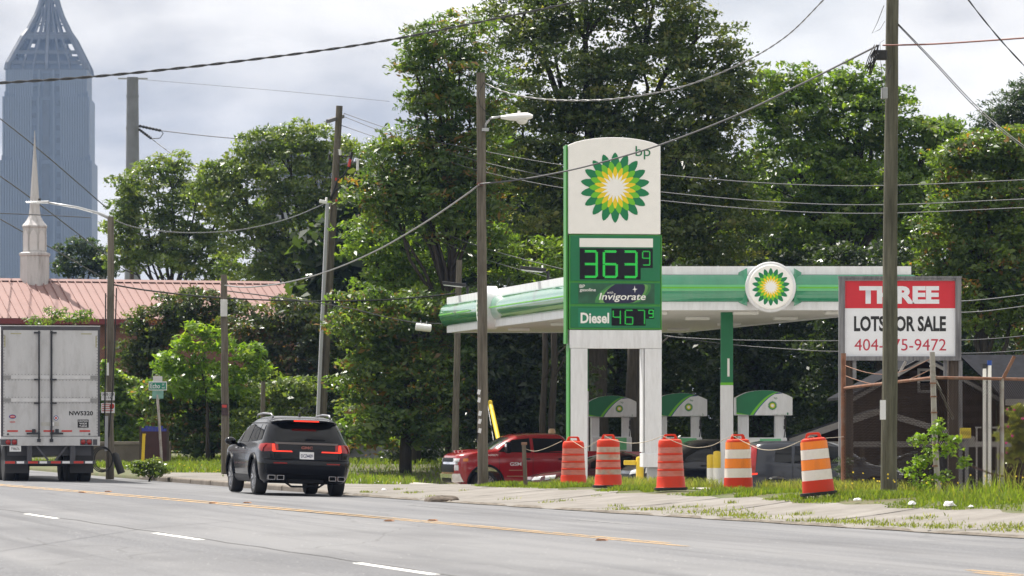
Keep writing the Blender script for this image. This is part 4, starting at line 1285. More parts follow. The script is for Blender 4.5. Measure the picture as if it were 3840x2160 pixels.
class Body:
    """stack of plan outlines; rows: z, rear x, front x, half width, rear corner radius, front corner radius"""
    def __init__(s, rows, bow=0.02, rbow=0.03):
        s.t = np.array(rows, float)
        s.bow, s.rbow = bow, rbow
    def row(s, z):
        return [float(np.interp(z, s.t[:, 0], s.t[:, k])) for k in range(1, 6)]
    def y(s, x, z):
        xr, xf, w, rr, rf = s.row(z)
        xm, hl = (xr + xf) / 2, (xf - xr) / 2
        w = w - s.bow * ((x - xm) / max(hl, .01)) ** 2
        if x < xr + rr:
            t = min(1, (xr + rr - x) / rr)
            w -= min(rr, w) * 0.8 * (1 - math.sqrt(max(0, 1 - t * t)))
        if x > xf - rf:
            t = min(1, (x - xf + rf) / rf)
            w -= min(rf, w) * 0.8 * (1 - math.sqrt(max(0, 1 - t * t)))
        return w
    def xr(s, y, z):
        xr, xf, w, rr, rf = s.row(z)
        a, y = min(rr, w) * 0.8, abs(y)
        w = w - s.bow
        t = max(0, min(1, (y - (w - a)) / a))
        return xr + rr * (1 - math.sqrt(max(0, 1 - t * t))) + s.rbow * (y / w) ** 2
    def xf(s, y, z):
        xr, xf, w, rr, rf = s.row(z)
        a, y = min(rf, w) * 0.8, abs(y)
        w = w - s.bow
        t = max(0, min(1, (y - (w - a)) / a))
        return xf - rf * (1 - math.sqrt(max(0, 1 - t * t))) - s.rbow * (y / w) ** 2
    def outline(s, z):
        xr, xf, w, rr, rf = s.row(z)
        P = []
        ang = [i / 7 * math.pi / 2 for i in range(8)]
        wb = w - s.bow
        a = min(rr, w) * 0.8
        for k in range(5):                      # rear edge from centre outwards
            y = (wb - a) * k / 5
            P.append((xr + s.rbow * (y / wb) ** 2, y))
        for q in ang:
            y = wb - a + a * math.sin(q)
            P.append((xr + rr * (1 - math.cos(q)) + s.rbow * (y / wb) ** 2 * math.cos(q), y))
        x0, x1 = xr + rr, xf - rf
        for k in range(1, 12):
            x = x0 + (x1 - x0) * k / 12
            P.append((x, s.y(x, z)))
        a = min(rf, w) * 0.8
        for q in ang[::-1]:
            y = wb - a + a * math.sin(q)
            P.append((xf - rf * (1 - math.cos(q)) - s.rbow * (y / wb) ** 2 * math.cos(q), y))
        for k in range(5):
            y = (wb - a) * (4 - k) / 5
            P.append((xf - s.rbow * (y / wb) ** 2, y))
        full = P + [(x, -y) for x, y in P[::-1][1:-1]]
        return full
    def mesh(s, zs, holes=()):
        rings = [s.outline(z) for z in zs]
        n = len(rings[0])
        mb = MB()
        vs = [(x, y, z) for r, z in zip(rings, zs) for x, y in r]
        fs = [(i * n + k, i * n + (k + 1) % n, (i + 1) * n + (k + 1) % n, (i + 1) * n + k) for i in range(len(zs) - 1) for k in range(n)]
        fs += [tuple(range(n))[::-1], tuple(range((len(zs) - 1) * n, len(zs) * n))]
        me = mb.add(vs, fs).mesh('body')
        fix_normals(me)
        if holes:
            o = bpy.data.objects.new('tmp', me)
            COL.objects.link(o)
            cut = MB()
            cs = []
            for (hx, hz, hr) in holes:
                c = MB().cyl((hx, -3, hz), (hx, 3, hz), hr, n=40).mesh('cut')
                fix_normals(c)
                co = bpy.data.objects.new('cut', c)
                COL.objects.link(co)
                md = o.modifiers.new('b', 'BOOLEAN')
                md.operation = 'DIFFERENCE'
                md.object = co
                md.solver = 'EXACT'
                cs.append(co)
            dg = bpy.context.evaluated_depsgraph_get()
            dg.update()
            me2 = bpy.data.meshes.new_from_object(o.evaluated_get(dg))
            bpy.data.objects.remove(o, do_unlink=True)
            for c in cs:
                bpy.data.objects.remove(c, do_unlink=True)
            me = me2
        return me
    def side(s, quad, sgn, off=0.006, n=8):
        """panel on the flank: quad corners (x,z) bl, br, tr, tl"""
        mb = MB()
        def f(i, j):
            a, b, c, d = quad
            x = (a[0] * (1 - i) + b[0] * i) * (1 - j) + (d[0] * (1 - i) + c[0] * i) * j
            z = (a[1] * (1 - i) + b[1] * i) * (1 - j) + (d[1] * (1 - i) + c[1] * i) * j
            return (x, sgn * (s.y(x, z) + off), z)
        return mb.grid(f, n, n)
    def back(s, quad, off=0.006, n=10, front=False):
        """panel on the rear (or front): quad corners (y,z)"""
        mb = MB()
        def f(i, j):
            a, b, c, d = quad
            y = (a[0] * (1 - i) + b[0] * i) * (1 - j) + (d[0] * (1 - i) + c[0] * i) * j
            z = (a[1] * (1 - i) + b[1] * i) * (1 - j) + (d[1] * (1 - i) + c[1] * i) * j
            return ((s.xf(y, z) + off) if front else (s.xr(y, z) - off), y, z)
        return mb.grid(f, n, max(3, n // 2))

def wheel(parent, x, y, r, w, sgn, spokes=6, rim=m_rim, rf=0.70):
    """tyre with a rim child; sgn=+1 outer face to the left"""
    Mx = Matrix.Translation((x, y, r)) @ Matrix.Rotation(-sgn * math.pi / 2, 4, 'X')
    h = w / 2
    ty = obj('wheel', MB().lathe([(r * rf, -h), (r * 0.93, -h), (r * 0.985, -h * 0.8), (r, -h * 0.5), (r, h * 0.5), (r * 0.985, h * 0.8), (r * 0.93, h), (r * rf, h * 0.96), (r * rf * 0.97, h * 0.5)], 32, Mx), m_tyre, parent, smooth=40)
    ri = obj('rim_barrel', MB().lathe([(r * rf * 0.98, h * 0.93), (r * rf * 0.92, h * 0.90), (r * rf * 0.88, h * 0.2), (0.02, h * 0.15)], 32, Mx), m_rimd, ty, smooth=40)
    mb = MB()
    for k in range(spokes):
        a = 2 * math.pi * k / spokes
        c, s_ = math.cos(a), math.sin(a)
        for d in (-0.10, 0.10):
            ca, sa = math.cos(a + d * 1.6), math.sin(a + d * 1.6)
            p0 = Mx @ Vector((0.05 * c, 0.05 * s_, h * 0.80))
            p1 = Mx @ Vector((r * rf * 0.93 * ca, r * rf * 0.93 * sa, h * 0.88))
            mb.beam(p0, p1, r * 0.10, 0.03, up=Mx.to_3x3() @ Vector((0, 0, 1)))
    mb.lathe([(r * 0.17, h * 0.75), (r * 0.15, h * 0.9), (0.01, h * 0.92)], 16, Mx)
    mb.lathe([(r * rf * 0.99, h * 0.90), (r * rf * 0.99, h * 0.95), (r * rf * 0.92, h * 0.95), (r * rf * 0.92, h * 0.90)], 32, Mx, cap=False)
    sp = obj('rim', mb, rim, ty)
    return ty

def place(name, label, cat, X, Y, heading, roll=0.0, pitch=0.0, z=None):
    """heading: angle of the car's forward axis, measured from +X towards +Y"""
    zz = g_at(X, Y) if z is None else z
    return thing(name, label, cat, (X, Y, zz), (roll, pitch, heading))

# ---------------- black SUV, seen from behind on the left
HD = math.pi / 2 + R(13.2)
rearc = Vector(((1147 - CENTRE) / FPX * 85.6, 85.6))
fw = Vector((math.cos(HD), math.sin(HD)))
cc = rearc + fw * 2.59
suv = place('black_suv', 'black sport utility car with lit red brake lamps driving away', 'car', cc.x, cc.y, HD, roll=R(1.9), z=float(road_z(16.4)) - 0.0)
m_black = mat('black_car_paint', (0.003, 0.004, 0.007), 0.10, var=0.05, coat=0.12, spec=0.3)
m_charc = mat('charcoal_plastic', (0.006, 0.007, 0.010), 0.4, var=0.08, spec=0.12)
B = Body([
    # z, rear, front, halfw, rr, rf
    [0.26, -2.30, 2.30, 0.88, 0.30, 0.5], [0.34, -2.42, 2.45, 0.95, 0.34, 0.5], [0.45, -2.52, 2.54, 0.985, 0.36, 0.5], [0.58, -2.585, 2.57, 1.0, 0.37, 0.5],
    [0.72, -2.59, 2.57, 1.005, 0.36, 0.5], [0.77, -2.575, 2.57, 1.005, 0.35, 0.5], [0.80, -2.535, 2.57, 1.005, 0.34, 0.5], [0.95, -2.53, 2.55, 1.005, 0.33, 0.5], [1.02, -2.525, 2.44, 0.995, 0.33, 0.55],
    [1.07, -2.50, 2.10, 0.98, 0.33, 0.6], [1.12, -2.475, 1.45, 0.955, 0.33, 0.5], [1.17, -2.45, 1.28, 0.925, 0.33, 0.42], [1.30, -2.37, 1.02, 0.875, 0.33, 0.40], [1.45, -2.265, 0.70, 0.82, 0.32, 0.40],
    [1.56, -2.18, 0.42, 0.765, 0.32, 0.40], [1.63, -2.11, 0.18, 0.715, 0.32, 0.42], [1.675, -1.98, -0.05, 0.655, 0.32, 0.4], [1.705, -1.75, -0.30, 0.56, 0.32, 0.4], [1.718, -1.45, -0.6, 0.42, 0.3, 0.3]])
ZS = [0.26, 0.30, 0.34, 0.40, 0.45, 0.52, 0.58, 0.65, 0.72, 0.75, 0.77, 0.785, 0.80, 0.87, 0.95, 0.99, 1.02, 1.045, 1.07, 1.095, 1.12, 1.145, 1.17, 1.23, 1.30, 1.38, 1.45, 1.51, 1.56, 1.60, 1.63, 1.655, 1.675, 1.692, 1.705, 1.718]
obj('body', B.mesh(ZS, [(1.54, 0.40, 0.455), (-1.53, 0.40, 0.455)]), m_black, suv, smooth=32)
for sg in (1, -1):
    for x in (1.54, -1.53):
        wheel(suv, x, sg * 0.845, 0.395, 0.26, sg, 6)
        # arch flare
        P = [(x + 0.48 * math.cos(a), sg * (B.y(x + 0.48 * math.cos(a), min(1.0, max(0.3, 0.40 + 0.48 * math.sin(a)))) + 0.004), 0.40 + 0.48 * math.sin(a)) for a in [R(-8 + 196 * k / 20) for k in range(21)]]
        obj('arch_flare', MB().tube(P, 0.032, 6), m_charc, suv, smooth=True)
    win = [[(0.50, 1.135), (1.14, 1.15), (0.62, 1.42), (0.46, 1.46)], [(-0.55, 1.135), (0.42, 1.135), (0.38, 1.475), (-0.55, 1.52)], [(-1.55, 1.16), (-0.63, 1.14), (-0.63, 1.52), (-1.42, 1.53)]]
    win[0] = [(0.50, 1.135), (1.10, 1.15), (0.60, 1.46), (0.46, 1.50)]
    for qd in win:
        obj('side_window', B.side(qd, sg), m_glass, suv, smooth=True)
    obj('rear_quarter_window', B.side([(-2.02, 1.20), (-1.62, 1.16), (-1.50, 1.53), (-1.88, 1.50)], sg), m_glass, suv, smooth=True)
    obj('window_trim', B.side([(-1.95, 1.545), (0.42, 1.545), (0.38, 1.56), (-1.9, 1.56)], sg, 0.008), m_trim, suv)
    obj('sill_cladding', B.side([(-1.05, 0.27), (1.05, 0.27), (1.05, 0.42), (-1.05, 0.42)], sg, 0.012), m_charc, suv, smooth=True)
    for x0 in (-0.50, 0.52, ):
        obj('door_gap', B.side([(x0, 0.44), (x0 + 0.012, 0.44), (x0 + 0.012, 1.12), (x0, 1.12)], sg, 0.003), m_trim, suv)
    for x0 in (-0.42, 0.60):
        y0 = sg * (B.y(x0, 1.0) + 0.025)
        obj('door_handle', MB().box((x0 + (0.06 if x0 < 0 else -0.02), y0, 1.0), (0.22, 0.03, 0.035)), m_chrome if sg > 0 else m_black, suv, bevel=0.012)
    mz = (0.92, sg * 1.10, 1.14)
    mr_ = obj('door_mirror', MB().lathe([(0.02, -0.10), (0.10, -0.07), (0.125, 0.0), (0.115, 0.06), (0.05, 0.09)], 16, Matrix.Translation(mz) @ Matrix.Rotation(math.pi / 2, 4, 'Y') @ Matrix.Diagonal((0.72, 1.05, 1.0, 1.0))), m_black, suv, smooth=True)
    obj('mirror_arm', MB().box((0.93, sg * 0.99, 1.09), (0.09, 0.12, 0.05)), m_trim, mr_)
    # roof rails
    rl = [(-1.72, sg * 0.62, 1.69), (-1.62, sg * 0.64, 1.745), (-0.7, sg * 0.655, 1.765), (0.0, sg * 0.65, 1.735), (0.12, sg * 0.645, 1.68)]
    obj('roof_rail', MB().tube(rl, 0.022, 8), mat('satin_rail', (0.42, 0.42, 0.44), 0.3, metal=0.9), suv, smooth=True)
    # tail lamps: corner cluster and bar along the tailgate
    tl = obj('tail_lamp', B.side([(-2.40, 0.93), (-2.14, 1.02), (-2.20, 1.10), (-2.42, 1.115)], sg, 0.012), m_redlens, suv, smooth=True)
    ya, yb = (0.62, 0.93) if sg > 0 else (-0.93, -0.62)
    obj('tail_lamp_lens', B.back([(yb, 0.935), (ya, 0.955), (ya, 1.115), (yb, 1.115)] if sg > 0 else [(ya, 0.935), (yb, 0.955), (yb, 1.115), (ya, 1.115)], 0.010), m_redlens, tl, smooth=True)
    e0, e1 = (0.68, 0.725)
    obj('lit_lamp', B.back([(sg * e0, 0.95), (sg * (e1 + 0.03), 0.95), (sg * (e1 + .02), 1.10), (sg * (e0 + 0.02), 1.10)], 0.018, 6), m_brake, tl)
    obj('lit_lamp_bar', B.back([(sg * 0.31, 0.938), (sg * 0.74, 0.938), (sg * 0.74, 0.962), (sg * 0.33, 0.962)], 0.02, 8), m_brake, tl)
    obj('bumper_reflector', B.back([(sg * 0.43, 0.685), (sg * 0.72, 0.685), (sg * 0.72, 0.71), (sg * 0.43, 0.71)], 0.008, 6), m_redlens, suv)
    for k in (0.545, 0.735):
        yy = sg * (k + 0.02)
        mb = MB()
        P = [(-0.085, -0.055), (0.085, -0.055), (0.085, 0.055), (-0.085, 0.055)]
        pi = [(-0.06, -0.035), (0.06, -0.035), (0.06, 0.035), (-0.06, 0.035)]
        x0 = -2.60
        vs = [(x0, yy + a, 0.385 + b) for a, b in P] + [(x0, yy + a, 0.385 + b) for a, b in pi] + [(x0 + .16, yy + a, 0.385 + b) for a, b in P] + [(x0 + 0.12, yy + a, 0.385 + b) for a, b in pi]
        fs = []
        for i in range(4):
            j = (i + 1) % 4
            fs += [(i, j, 4 + j, 4 + i), (i, 8 + i, 8 + j, j), (4 + i, 4 + j, 12 + j, 12 + i)]
        mb.add(vs, fs)
        ex = obj('exhaust_tip', mb, mat('dark_chrome', (0.30, 0.30, 0.32), 0.15, metal=1.0), suv, bevel=0.012)
        obj('exhaust_bore', MB().bb((-2.50, yy - 0.058, 0.352), (-2.49, yy + 0.058, 0.418)), m_trim, ex)
obj('bumper_cladding', B.back([(-0.90, 0.47), (0.90, 0.47), (0.90, 0.665), (-0.90, 0.665)], 0.010, 20), m_charc, suv, smooth=True)
obj('bumper_lower', B.back([(-0.86, 0.30), (0.86, 0.30), (0.90, 0.465), (-0.90, 0.465)], 0.004, 20), m_trim, suv, smooth=True)
obj('bumper_step', MB().tube([(B.xr(y, 0.77) - 0.004, y, 0.775) for y in np.linspace(-0.9, 0.9, 24)], 0.014, 6), m_charc, suv, smooth=True)
obj('skid_plate', MB().bb((-2.46, -0.40, 0.26), (-2.40, 0.40, 0.36)), m_trim, suv, bevel=0.02)
obj('tow_bar', MB().tube([(-2.42, -0.45, 0.30), (-2.45, -0.30, 0.20), (-2.45, 0.30, 0.20), (-2.42, 0.45, 0.30)], 0.025, 6), m_charc, suv, smooth=True)
obj('rear_window', B.back([(-0.76, 1.165), (0.76, 1.165), (0.655, 1.555), (-0.655, 1.555)], 0.006, 16), m_glass, suv, smooth=True)
obj('tailgate_band', B.back([(-0.66, 1.10), (0.66, 1.10), (0.70, 1.145), (-0.70, 1.145)], 0.012, 16), mat('tailgate_satin', (0.10, 0.085, 0.08), 0.4, var=0.05), suv, smooth=True)
for y0 in (0.70, -0.70):
    obj('tailgate_gap', B.back([(y0 - 0.006, 0.80), (y0 + 0.006, 0.80), (y0 + 0.006, 0.935), (y0 - 0.006, 0.935)], 0.003, 4), m_trim, suv)
sp = MB()
sp.grid(lambda i, j: ((B.xr((2 * i - 1) * 0.70, 1.63) if j < 0.01 else B.xr((2 * i - 1) * 0.70, 1.57) - 0.20 * math.sin(j * math.pi / 2) + 0.10 * abs(2 * i - 1) ** 3), (2 * i - 1) * 0.71, 1.655 - 0.035 * j - 0.045 * abs(2 * i - 1) ** 4), 16, 6)
sp.grid(lambda i, j: (B.xr((2 * i - 1) * 0.70, 1.57) - 0.20 * (1 - j) + 0.10 * abs(2 * i - 1) ** 3 * (1 - j), (2 * i - 1) * 0.71, 1.62 - 0.045 * abs(2 * i - 1) ** 4 - 0.05 * j ** 0.5), 16, 4)
spo = obj('roof_spoiler', sp, m_black, suv, smooth=True)
xs = B.xr(0, 1.57) - 0.195
obj('high_brake_lamp', MB().bb((xs - 0.012, -0.27, 1.592), (xs + 0.03, 0.27, 1.617)), m_brake, spo)
obj('roof_antenna', MB().prism([(-1.55, 1.70), (-1.35, 1.70), (-1.50, 1.79), (-1.53, 1.79)], -0.02, 0.02), m_black, suv, bevel=0.008)
obj('rear_wiper', MB().beam((B.xr(0, 1.22) - 0.03, 0.02, 1.215), (B.xr(0.4, 1.24) - 0.03, -0.40, 1.20), 0.02, 0.03), m_trim, suv)
npl = obj('number_plate', B.back([(-0.155, 0.79), (0.155, 0.79), (0.155, 0.945), (-0.155, 0.945)], 0.014, 4), m_plate, suv)
MR = Matrix.Translation((B.xr(0, 0.86) - 0.022, 0.0, 0.86)) @ Matrix.Rotation(-math.pi / 2, 4, 'Z')
lettering('DCZ4439', 0.25, 0.075, None, mat('plate_blue', (0.02, 0.03, 0.10), 0.5), npl, bold=0.01, M=MR)
MR = Matrix.Translation((B.xr(0, 1.03) - 0.02, 0.0, 1.035)) @ Matrix.Rotation(-math.pi / 2, 4, 'Z')
lettering('GMC', 0.25, 0.058, None, mat('badge_red', (0.35, 0.12, 0.10), 0.3, metal=0.5), suv, bold=0.03, M=MR, name='badge')

# ---------------- white semi trailer, rear doors towards us
HT = math.pi / 2 + R(13.5)
fwt = Vector((math.cos(HT), math.sin(HT)))
TY = 105.1
tr = thing('semi_trailer', 'dirty white box trailer with closed rear doors at the left edge', 'trailer', ((190 - CENTRE) / FPX * TY, TY, float(road_z(14.5)) - 0.03), (0, 0, HT - math.pi / 2))
# local: x right, y forward (away), z up, rear face at y=0
m_trw = mat('grimy_white_door', (0.50, 0.50, 0.51), 0.5, var=0.08, scale=1.5, dirt=(0.27, 0.26, 0.25), dirt_amt=0.55, dirt_scale=2.5, stretch=(1.5, 1, 0.5))
m_trf = mat('dark_door_frame', (0.06, 0.06, 0.07), 0.5, var=0.15)
m_lock = mat('dark_lock_rod', (0.035, 0.037, 0.045), 0.45, metal=0.4, var=0.2)
WT, ZB, ZT = 2.6, 0.98, 4.12
obj('box_body', MB().bb((-WT / 2, 0.06, 1.15), (WT / 2, 14.6, ZT - 0.01)), mat('trailer_white', (0.62, 0.62, 0.63), 0.45, var=0.05), tr, bevel=0.02)
fr = obj('rear_frame', MB().bb((-WT / 2, 0.0, ZB), (-WT / 2 + 0.05, 0.1, ZT - 0.1)).bb((WT / 2 - 0.05, 0.0, ZB), (WT / 2, 0.1, ZT - 0.1)).bb((-WT / 2, 0.0, ZT - 0.1), (WT / 2, 0.1, ZT)), m_trf, tr)
obj('roof_cap', MB().bb((-WT / 2 - 0.005, -0.01, ZT), (WT / 2 + 0.005, 14.6, ZT + 0.02)), mat('bright_alu', (0.7, 0.7, 0.7), 0.3, metal=0.7), tr)
sill = obj('rear_sill', MB().bb((-WT / 2, -0.03, ZB), (WT / 2, 0.1, 1.22)), m_trw, tr, bevel=0.01)
for sg in (-1, 1):
    x0, x1 = (-WT / 2 + 0.055, -0.006) if sg < 0 else (0.006, WT / 2 - 0.055)
    d = obj('door', MB().bb((x0, 0.0, 1.235), (x1, 0.05, ZT - 0.105)), m_trw, tr, bevel=0.008)
    for zz in (2.78, 2.18):
        obj('hinge_strap', MB().bb((x0 + 0.02, -0.015, zz - 0.045), (x1 - 0.02, -0.001, zz + 0.045)), mat('strap_white', (0.56, 0.56, 0.57), 0.45, var=0.1), d)
        xe = x0 + 0.10 if sg < 0 else x1 - 0.10
        obj('hinge_plate', MB().bb((xe - 0.10, -0.03, zz - 0.045), (xe + 0.10, -0.016, zz + 0.045)), mat('hinge_grey', (0.25, 0.25, 0.25), 0.5), d)
        for k in range(2):
            zr_ = zz + (0.075 if k else -0.075)
            mb = MB()
            for q in range(14):
                xq = x0 + 0.06 + (x1 - x0 - 0.12) * q / 13
                mb.box((xq, -0.002, zr_), (0.016, 0.008, 0.016))
            o_ = obj('rivet_row', mb, m_trf, d)
            o_['kind'] = 'stuff'
    mb = MB()
    for q in range(34):
        xe = x0 + 0.02 if sg < 0 else x1 - 0.02
        mb.box((xe, -0.002, 1.30 + q * 0.078), (0.016, 0.008, 0.02))
    o_ = obj('rivet_row', mb, m_trf, d)
    o_['kind'] = 'stuff'
    xr_ = -0.31 if sg < 0 else 0.02
    rod = obj('lock_rod', MB().cyl((xr_, -0.05, 1.10), (xr_, -0.05, ZT - 0.12), 0.022, n=8), m_lock, d)
    for zz in (2.72, 3.95, 1.30, 2.1):
        obj('rod_bracket', MB().bb((xr_ - (0.13 if sg < 0 else 0.03), -0.06, zz - 0.02), (xr_ + (0.03 if sg < 0 else 0.13), -0.004, zz + 0.02)), m_lock, rod)
    obj('lock_handle', MB().beam((xr_ + 0.02, -0.075, 1.31), (xr_ + (-0.33 if sg < 0 else 0.30), -0.075, 1.30), 0.03, 0.05).box((xr_ - 0.14 if sg < 0 else xr_ + 0.14, -0.06, 1.36), (0.09, 0.05, 0.12)), m_lock, rod)
    obj('rod_cam', MB().bb((xr_ - 0.05, -0.07, 1.08), (xr_ + 0.04, -0.035, 1.16)), m_lock, rod)
    tape = mat('old_tape', (0.36, 0.34, 0.22), 0.6)
    xa = -1.05 if sg < 0 else 0.80
    obj('corner_tape', MB().bb((xa, -0.004, ZT - 0.21), (xa + 0.28, -0.001, ZT - 0.18)), tape, d)
    xa = -1.22 if sg < 0 else 1.18
    obj('corner_tape', MB().bb((xa, -0.004, ZT - 0.55), (xa + 0.035, -0.001, ZT - 0.25)), tape, d)
for k in range(5):
    x0 = -1.14 + k * 0.475
    obj('red_tape', MB().bb((x0, -0.005, 1.345), (x0 + 0.28, -0.001, 1.39)), m_redp, tr)
for x0, lit in ((-1.12, 1), (-0.955, 1), (0.85, 1), (1.01, 1)):
    lp = obj('stop_lamp', MB().lathe([(0.068, 0.0), (0.066, 0.015), (0.05, 0.03), (0.01, 0.035)], 20, Matrix.Translation((x0, -0.032, 1.075)) @ Matrix.Rotation(math.pi / 2, 4, 'X')), m_redlens, tr, smooth=40)
    obj('lamp_housing', MB().bb((x0 - 0.078, -0.035, 0.997), (x0 + 0.078, -0.031, 1.153)), m_trf, lp)
for x0 in (-1.255, 1.16):
    obj('lamp_blank', MB().bb((x0 - 0.05, -0.036, 1.0), (x0 + 0.06, -0.03, 1.15)), m_trf, tr)
for x0 in (-1.12, 1.02):
    obj('marker_hole', MB().lathe([(0.028, 0.0), (0.028, 0.01)], 12, Matrix.Translation((x0, -0.001, 1.285)) @ Matrix.Rotation(math.pi / 2, 4, 'X')), m_trf, tr)
obj('seal_plate', MB().bb((-0.25, -0.012, 1.50), (0.22, -0.002, 1.60)), mat('seal_grey', (0.42, 0.41, 0.38), 0.5, var=0.15), tr)
obj('seal_lock', MB().bb((0.0, -0.03, 1.50), (0.09, -0.013, 1.60)), m_paper, tr)
lettering('NW5320', 0.63, 0.115, (0.80, -0.004, 1.835), m_blackp, tr, bold=0.03, name='fleet_number')
cb = obj('warning_sticker', MB().bb((0.71, -0.004, 1.455), (1.0, -0.001, 1.67)), m_blackp, tr)
for k, w_ in enumerate(('CAUTION', 'WIDE', 'TURNS')):
    lettering(w_, 0.20 if k else 0.25, 0.045, (0.855, -0.0065, 1.63 - 0.067 * k), m_paper, cb, bold=0.01)
def disc(name, x, z, rx, rz, m, parent, yy=-0.004):
    P = [(x + rx * math.cos(2 * math.pi * i / 20), yy, z + rz * math.sin(2 * math.pi * i / 20)) for i in range(20)]
    return obj(name, MB().add(P, [tuple(range(20))]), m, parent)
lg = disc('oval_logo', -1.0, 1.745, 0.095, 0.055, M_BLUE, tr)
disc('logo_ring', -1.0, 1.745, 0.075, 0.038, m_redp, lg, -0.007)
lettering('utility', 0.13, 0.045, (-1.0, -0.009, 1.745), m_paper, lg, shear=0.15)
lettering('3000R', 0.15, 0.04, (-1.0, -0.004, 1.605), m_redp, tr, bold=0.02)
lg = disc('round_logo', 0.14, 1.71, 0.065, 0.065, M_BLUE, tr)
disc('logo_centre', 0.14, 1.71, 0.048, 0.048, m_paper, lg, -0.007)
disc('logo_dot', 0.14, 1.71, 0.03, 0.03, m_redp, lg, -0.009)
# underride guard
gd = obj('underride_bar', MB().bb((-1.21, -0.02, 0.50), (1.18, 0.08, 0.59)), m_trf, tr)
for k in range(8):
    x0 = -1.20 + k * 0.30
    obj('bar_tape', MB().bb((x0 + 0.005, -0.026, 0.515), (x0 + (0.26 if k % 2 == 0 else 0.20), -0.021, 0.575)), m_redp if k % 2 == 0 else m_paper, gd)
for x0 in (-0.62, 0.52):
    obj('guard_strut', MB().bb((x0, 0.0, 0.59), (x0 + 0.13, 0.12, ZB)), m_trf, tr)
    obj('guard_brace', MB().beam((x0 + 0.06 + (0.18 if x0 < 0 else -0.14), 0.05, ZB), (x0 + 0.06 + (0.50 if x0 < 0 else -0.45), 0.05, 0.60), 0.05, 0.05, up=(0, 1, 0)), m_trf, tr)
tp = obj('number_plate', MB().bb((-1.08, -0.01, 0.83), (-0.78, 0.0, 0.98)), m_plate, tr)
lettering('T98676', 0.22, 0.07, (-0.93, -0.014, 0.9), m_blackp, tp)
obj('chassis', MB().bb((-1.1, 0.25, 0.72), (1.1, 9.0, 1.15)), m_trf, tr)
obj('axle', MB().cyl((-1.1, 0.9, 0.5), (1.1, 0.9, 0.5), 0.07, n=10), m_trf, tr)
obj('axle', MB().cyl((-1.1, 2.15, 0.5), (1.1, 2.15, 0.5), 0.07, n=10), m_trf, tr)
for sg in (-1, 1):
    for yy in (0.95, 2.2):
        for k in (0, 1):
            xw = sg * (0.64 + 0.36 * k)
            Mx = Matrix.Translation((xw, yy, 0.5)) @ Matrix.Rotation(math.pi / 2, 4, 'Y')
            w_ = obj('wheel', MB().lathe([(0.28, -0.14), (0.46, -0.145), (0.495, -0.12), (0.505, -0.06), (0.505, 0.06), (0.495, 0.12), (0.46, 0.145), (0.28, 0.14)], 28, Mx), m_tyre, tr, smooth=40)
            obj('rim', MB().lathe([(0.275, -0.08), (0.275, 0.08)], 20, Mx), M_STEELGREY, w_)
    obj('mud_flap', MB().box((sg * 0.86, 0.30, 0.62), (0.62, 0.012, 0.72), (R(4 * sg), 0, R(3))), mat('mudflap', (0.03, 0.03, 0.033), 0.7, var=0.2), tr)

# ---------------- red crew-cab pickup
m_redcar = mat('dark_red_paint', (0.30, 0.008, 0.014), 0.22, var=0.04, coat=1.0)
PH = R(180 + 16)
PB = Body([
    [0.40, -2.9, 2.75, 0.93, 0.15, 0.30], [0.50, -3.0, 2.95, 1.0, 0.15, 0.35], [0.70, -3.05, 3.0, 1.02, 0.15, 0.35], [0.95, -3.05, 3.0, 1.03, 0.15, 0.35], [1.15, -3.05, 2.98, 1.03, 0.15, 0.35], [1.28, -3.05, 2.93, 1.01, 0.15, 0.38],
    [1.33, -3.05, 2.85, 0.99, 0.15, 0.40], [1.40, -3.05, 2.62, 0.97, 0.12, 0.5], [1.43, -0.72, 2.30, 0.95, 0.14, 0.5], [1.46, -0.72, 1.85, 0.93, 0.14, 0.35], [1.60, -0.69, 1.65, 0.87, 0.16, 0.35], [1.75, -0.63, 1.40, 0.80, 0.18, 0.35], [1.86, -0.55, 1.18, 0.74, 0.2, 0.35],
    [1.92, -0.46, 0.98, 0.67, 0.22, 0.35], [1.955, -0.3, 0.75, 0.55, 0.22, 0.3], [1.965, -0.1, 0.5, 0.42, 0.2, 0.2]], bow=0.03, rbow=0.06)
PZ = [0.40, 0.45, 0.50, 0.60, 0.70, 0.82, 0.95, 1.05, 1.15, 1.22, 1.28, 1.31, 1.33, 1.365, 1.40, 1.415, 1.43, 1.445, 1.46, 1.53, 1.60, 1.68, 1.75, 1.81, 1.86, 1.89, 1.92, 1.94, 1.955, 1.965]
fwp = Vector((math.cos(PH), math.sin(PH)))
lft = Vector((-fwp.y, fwp.x))
PC = Vector((at(1817, 1600, 121).x, 121.0)) - fwp * 2.05 - lft * 0.86      # front left wheel under the lamp pole
pk = place('red_pickup', 'dark red crew cab pickup truck with chrome grille leaving the station', 'pickup truck', PC.x, PC.y, PH, z=-0.66)
obj('body', PB.mesh(PZ, [(2.05, 0.42, 0.53), (-1.95, 0.42, 0.53)]), m_redcar, pk, smooth=32)
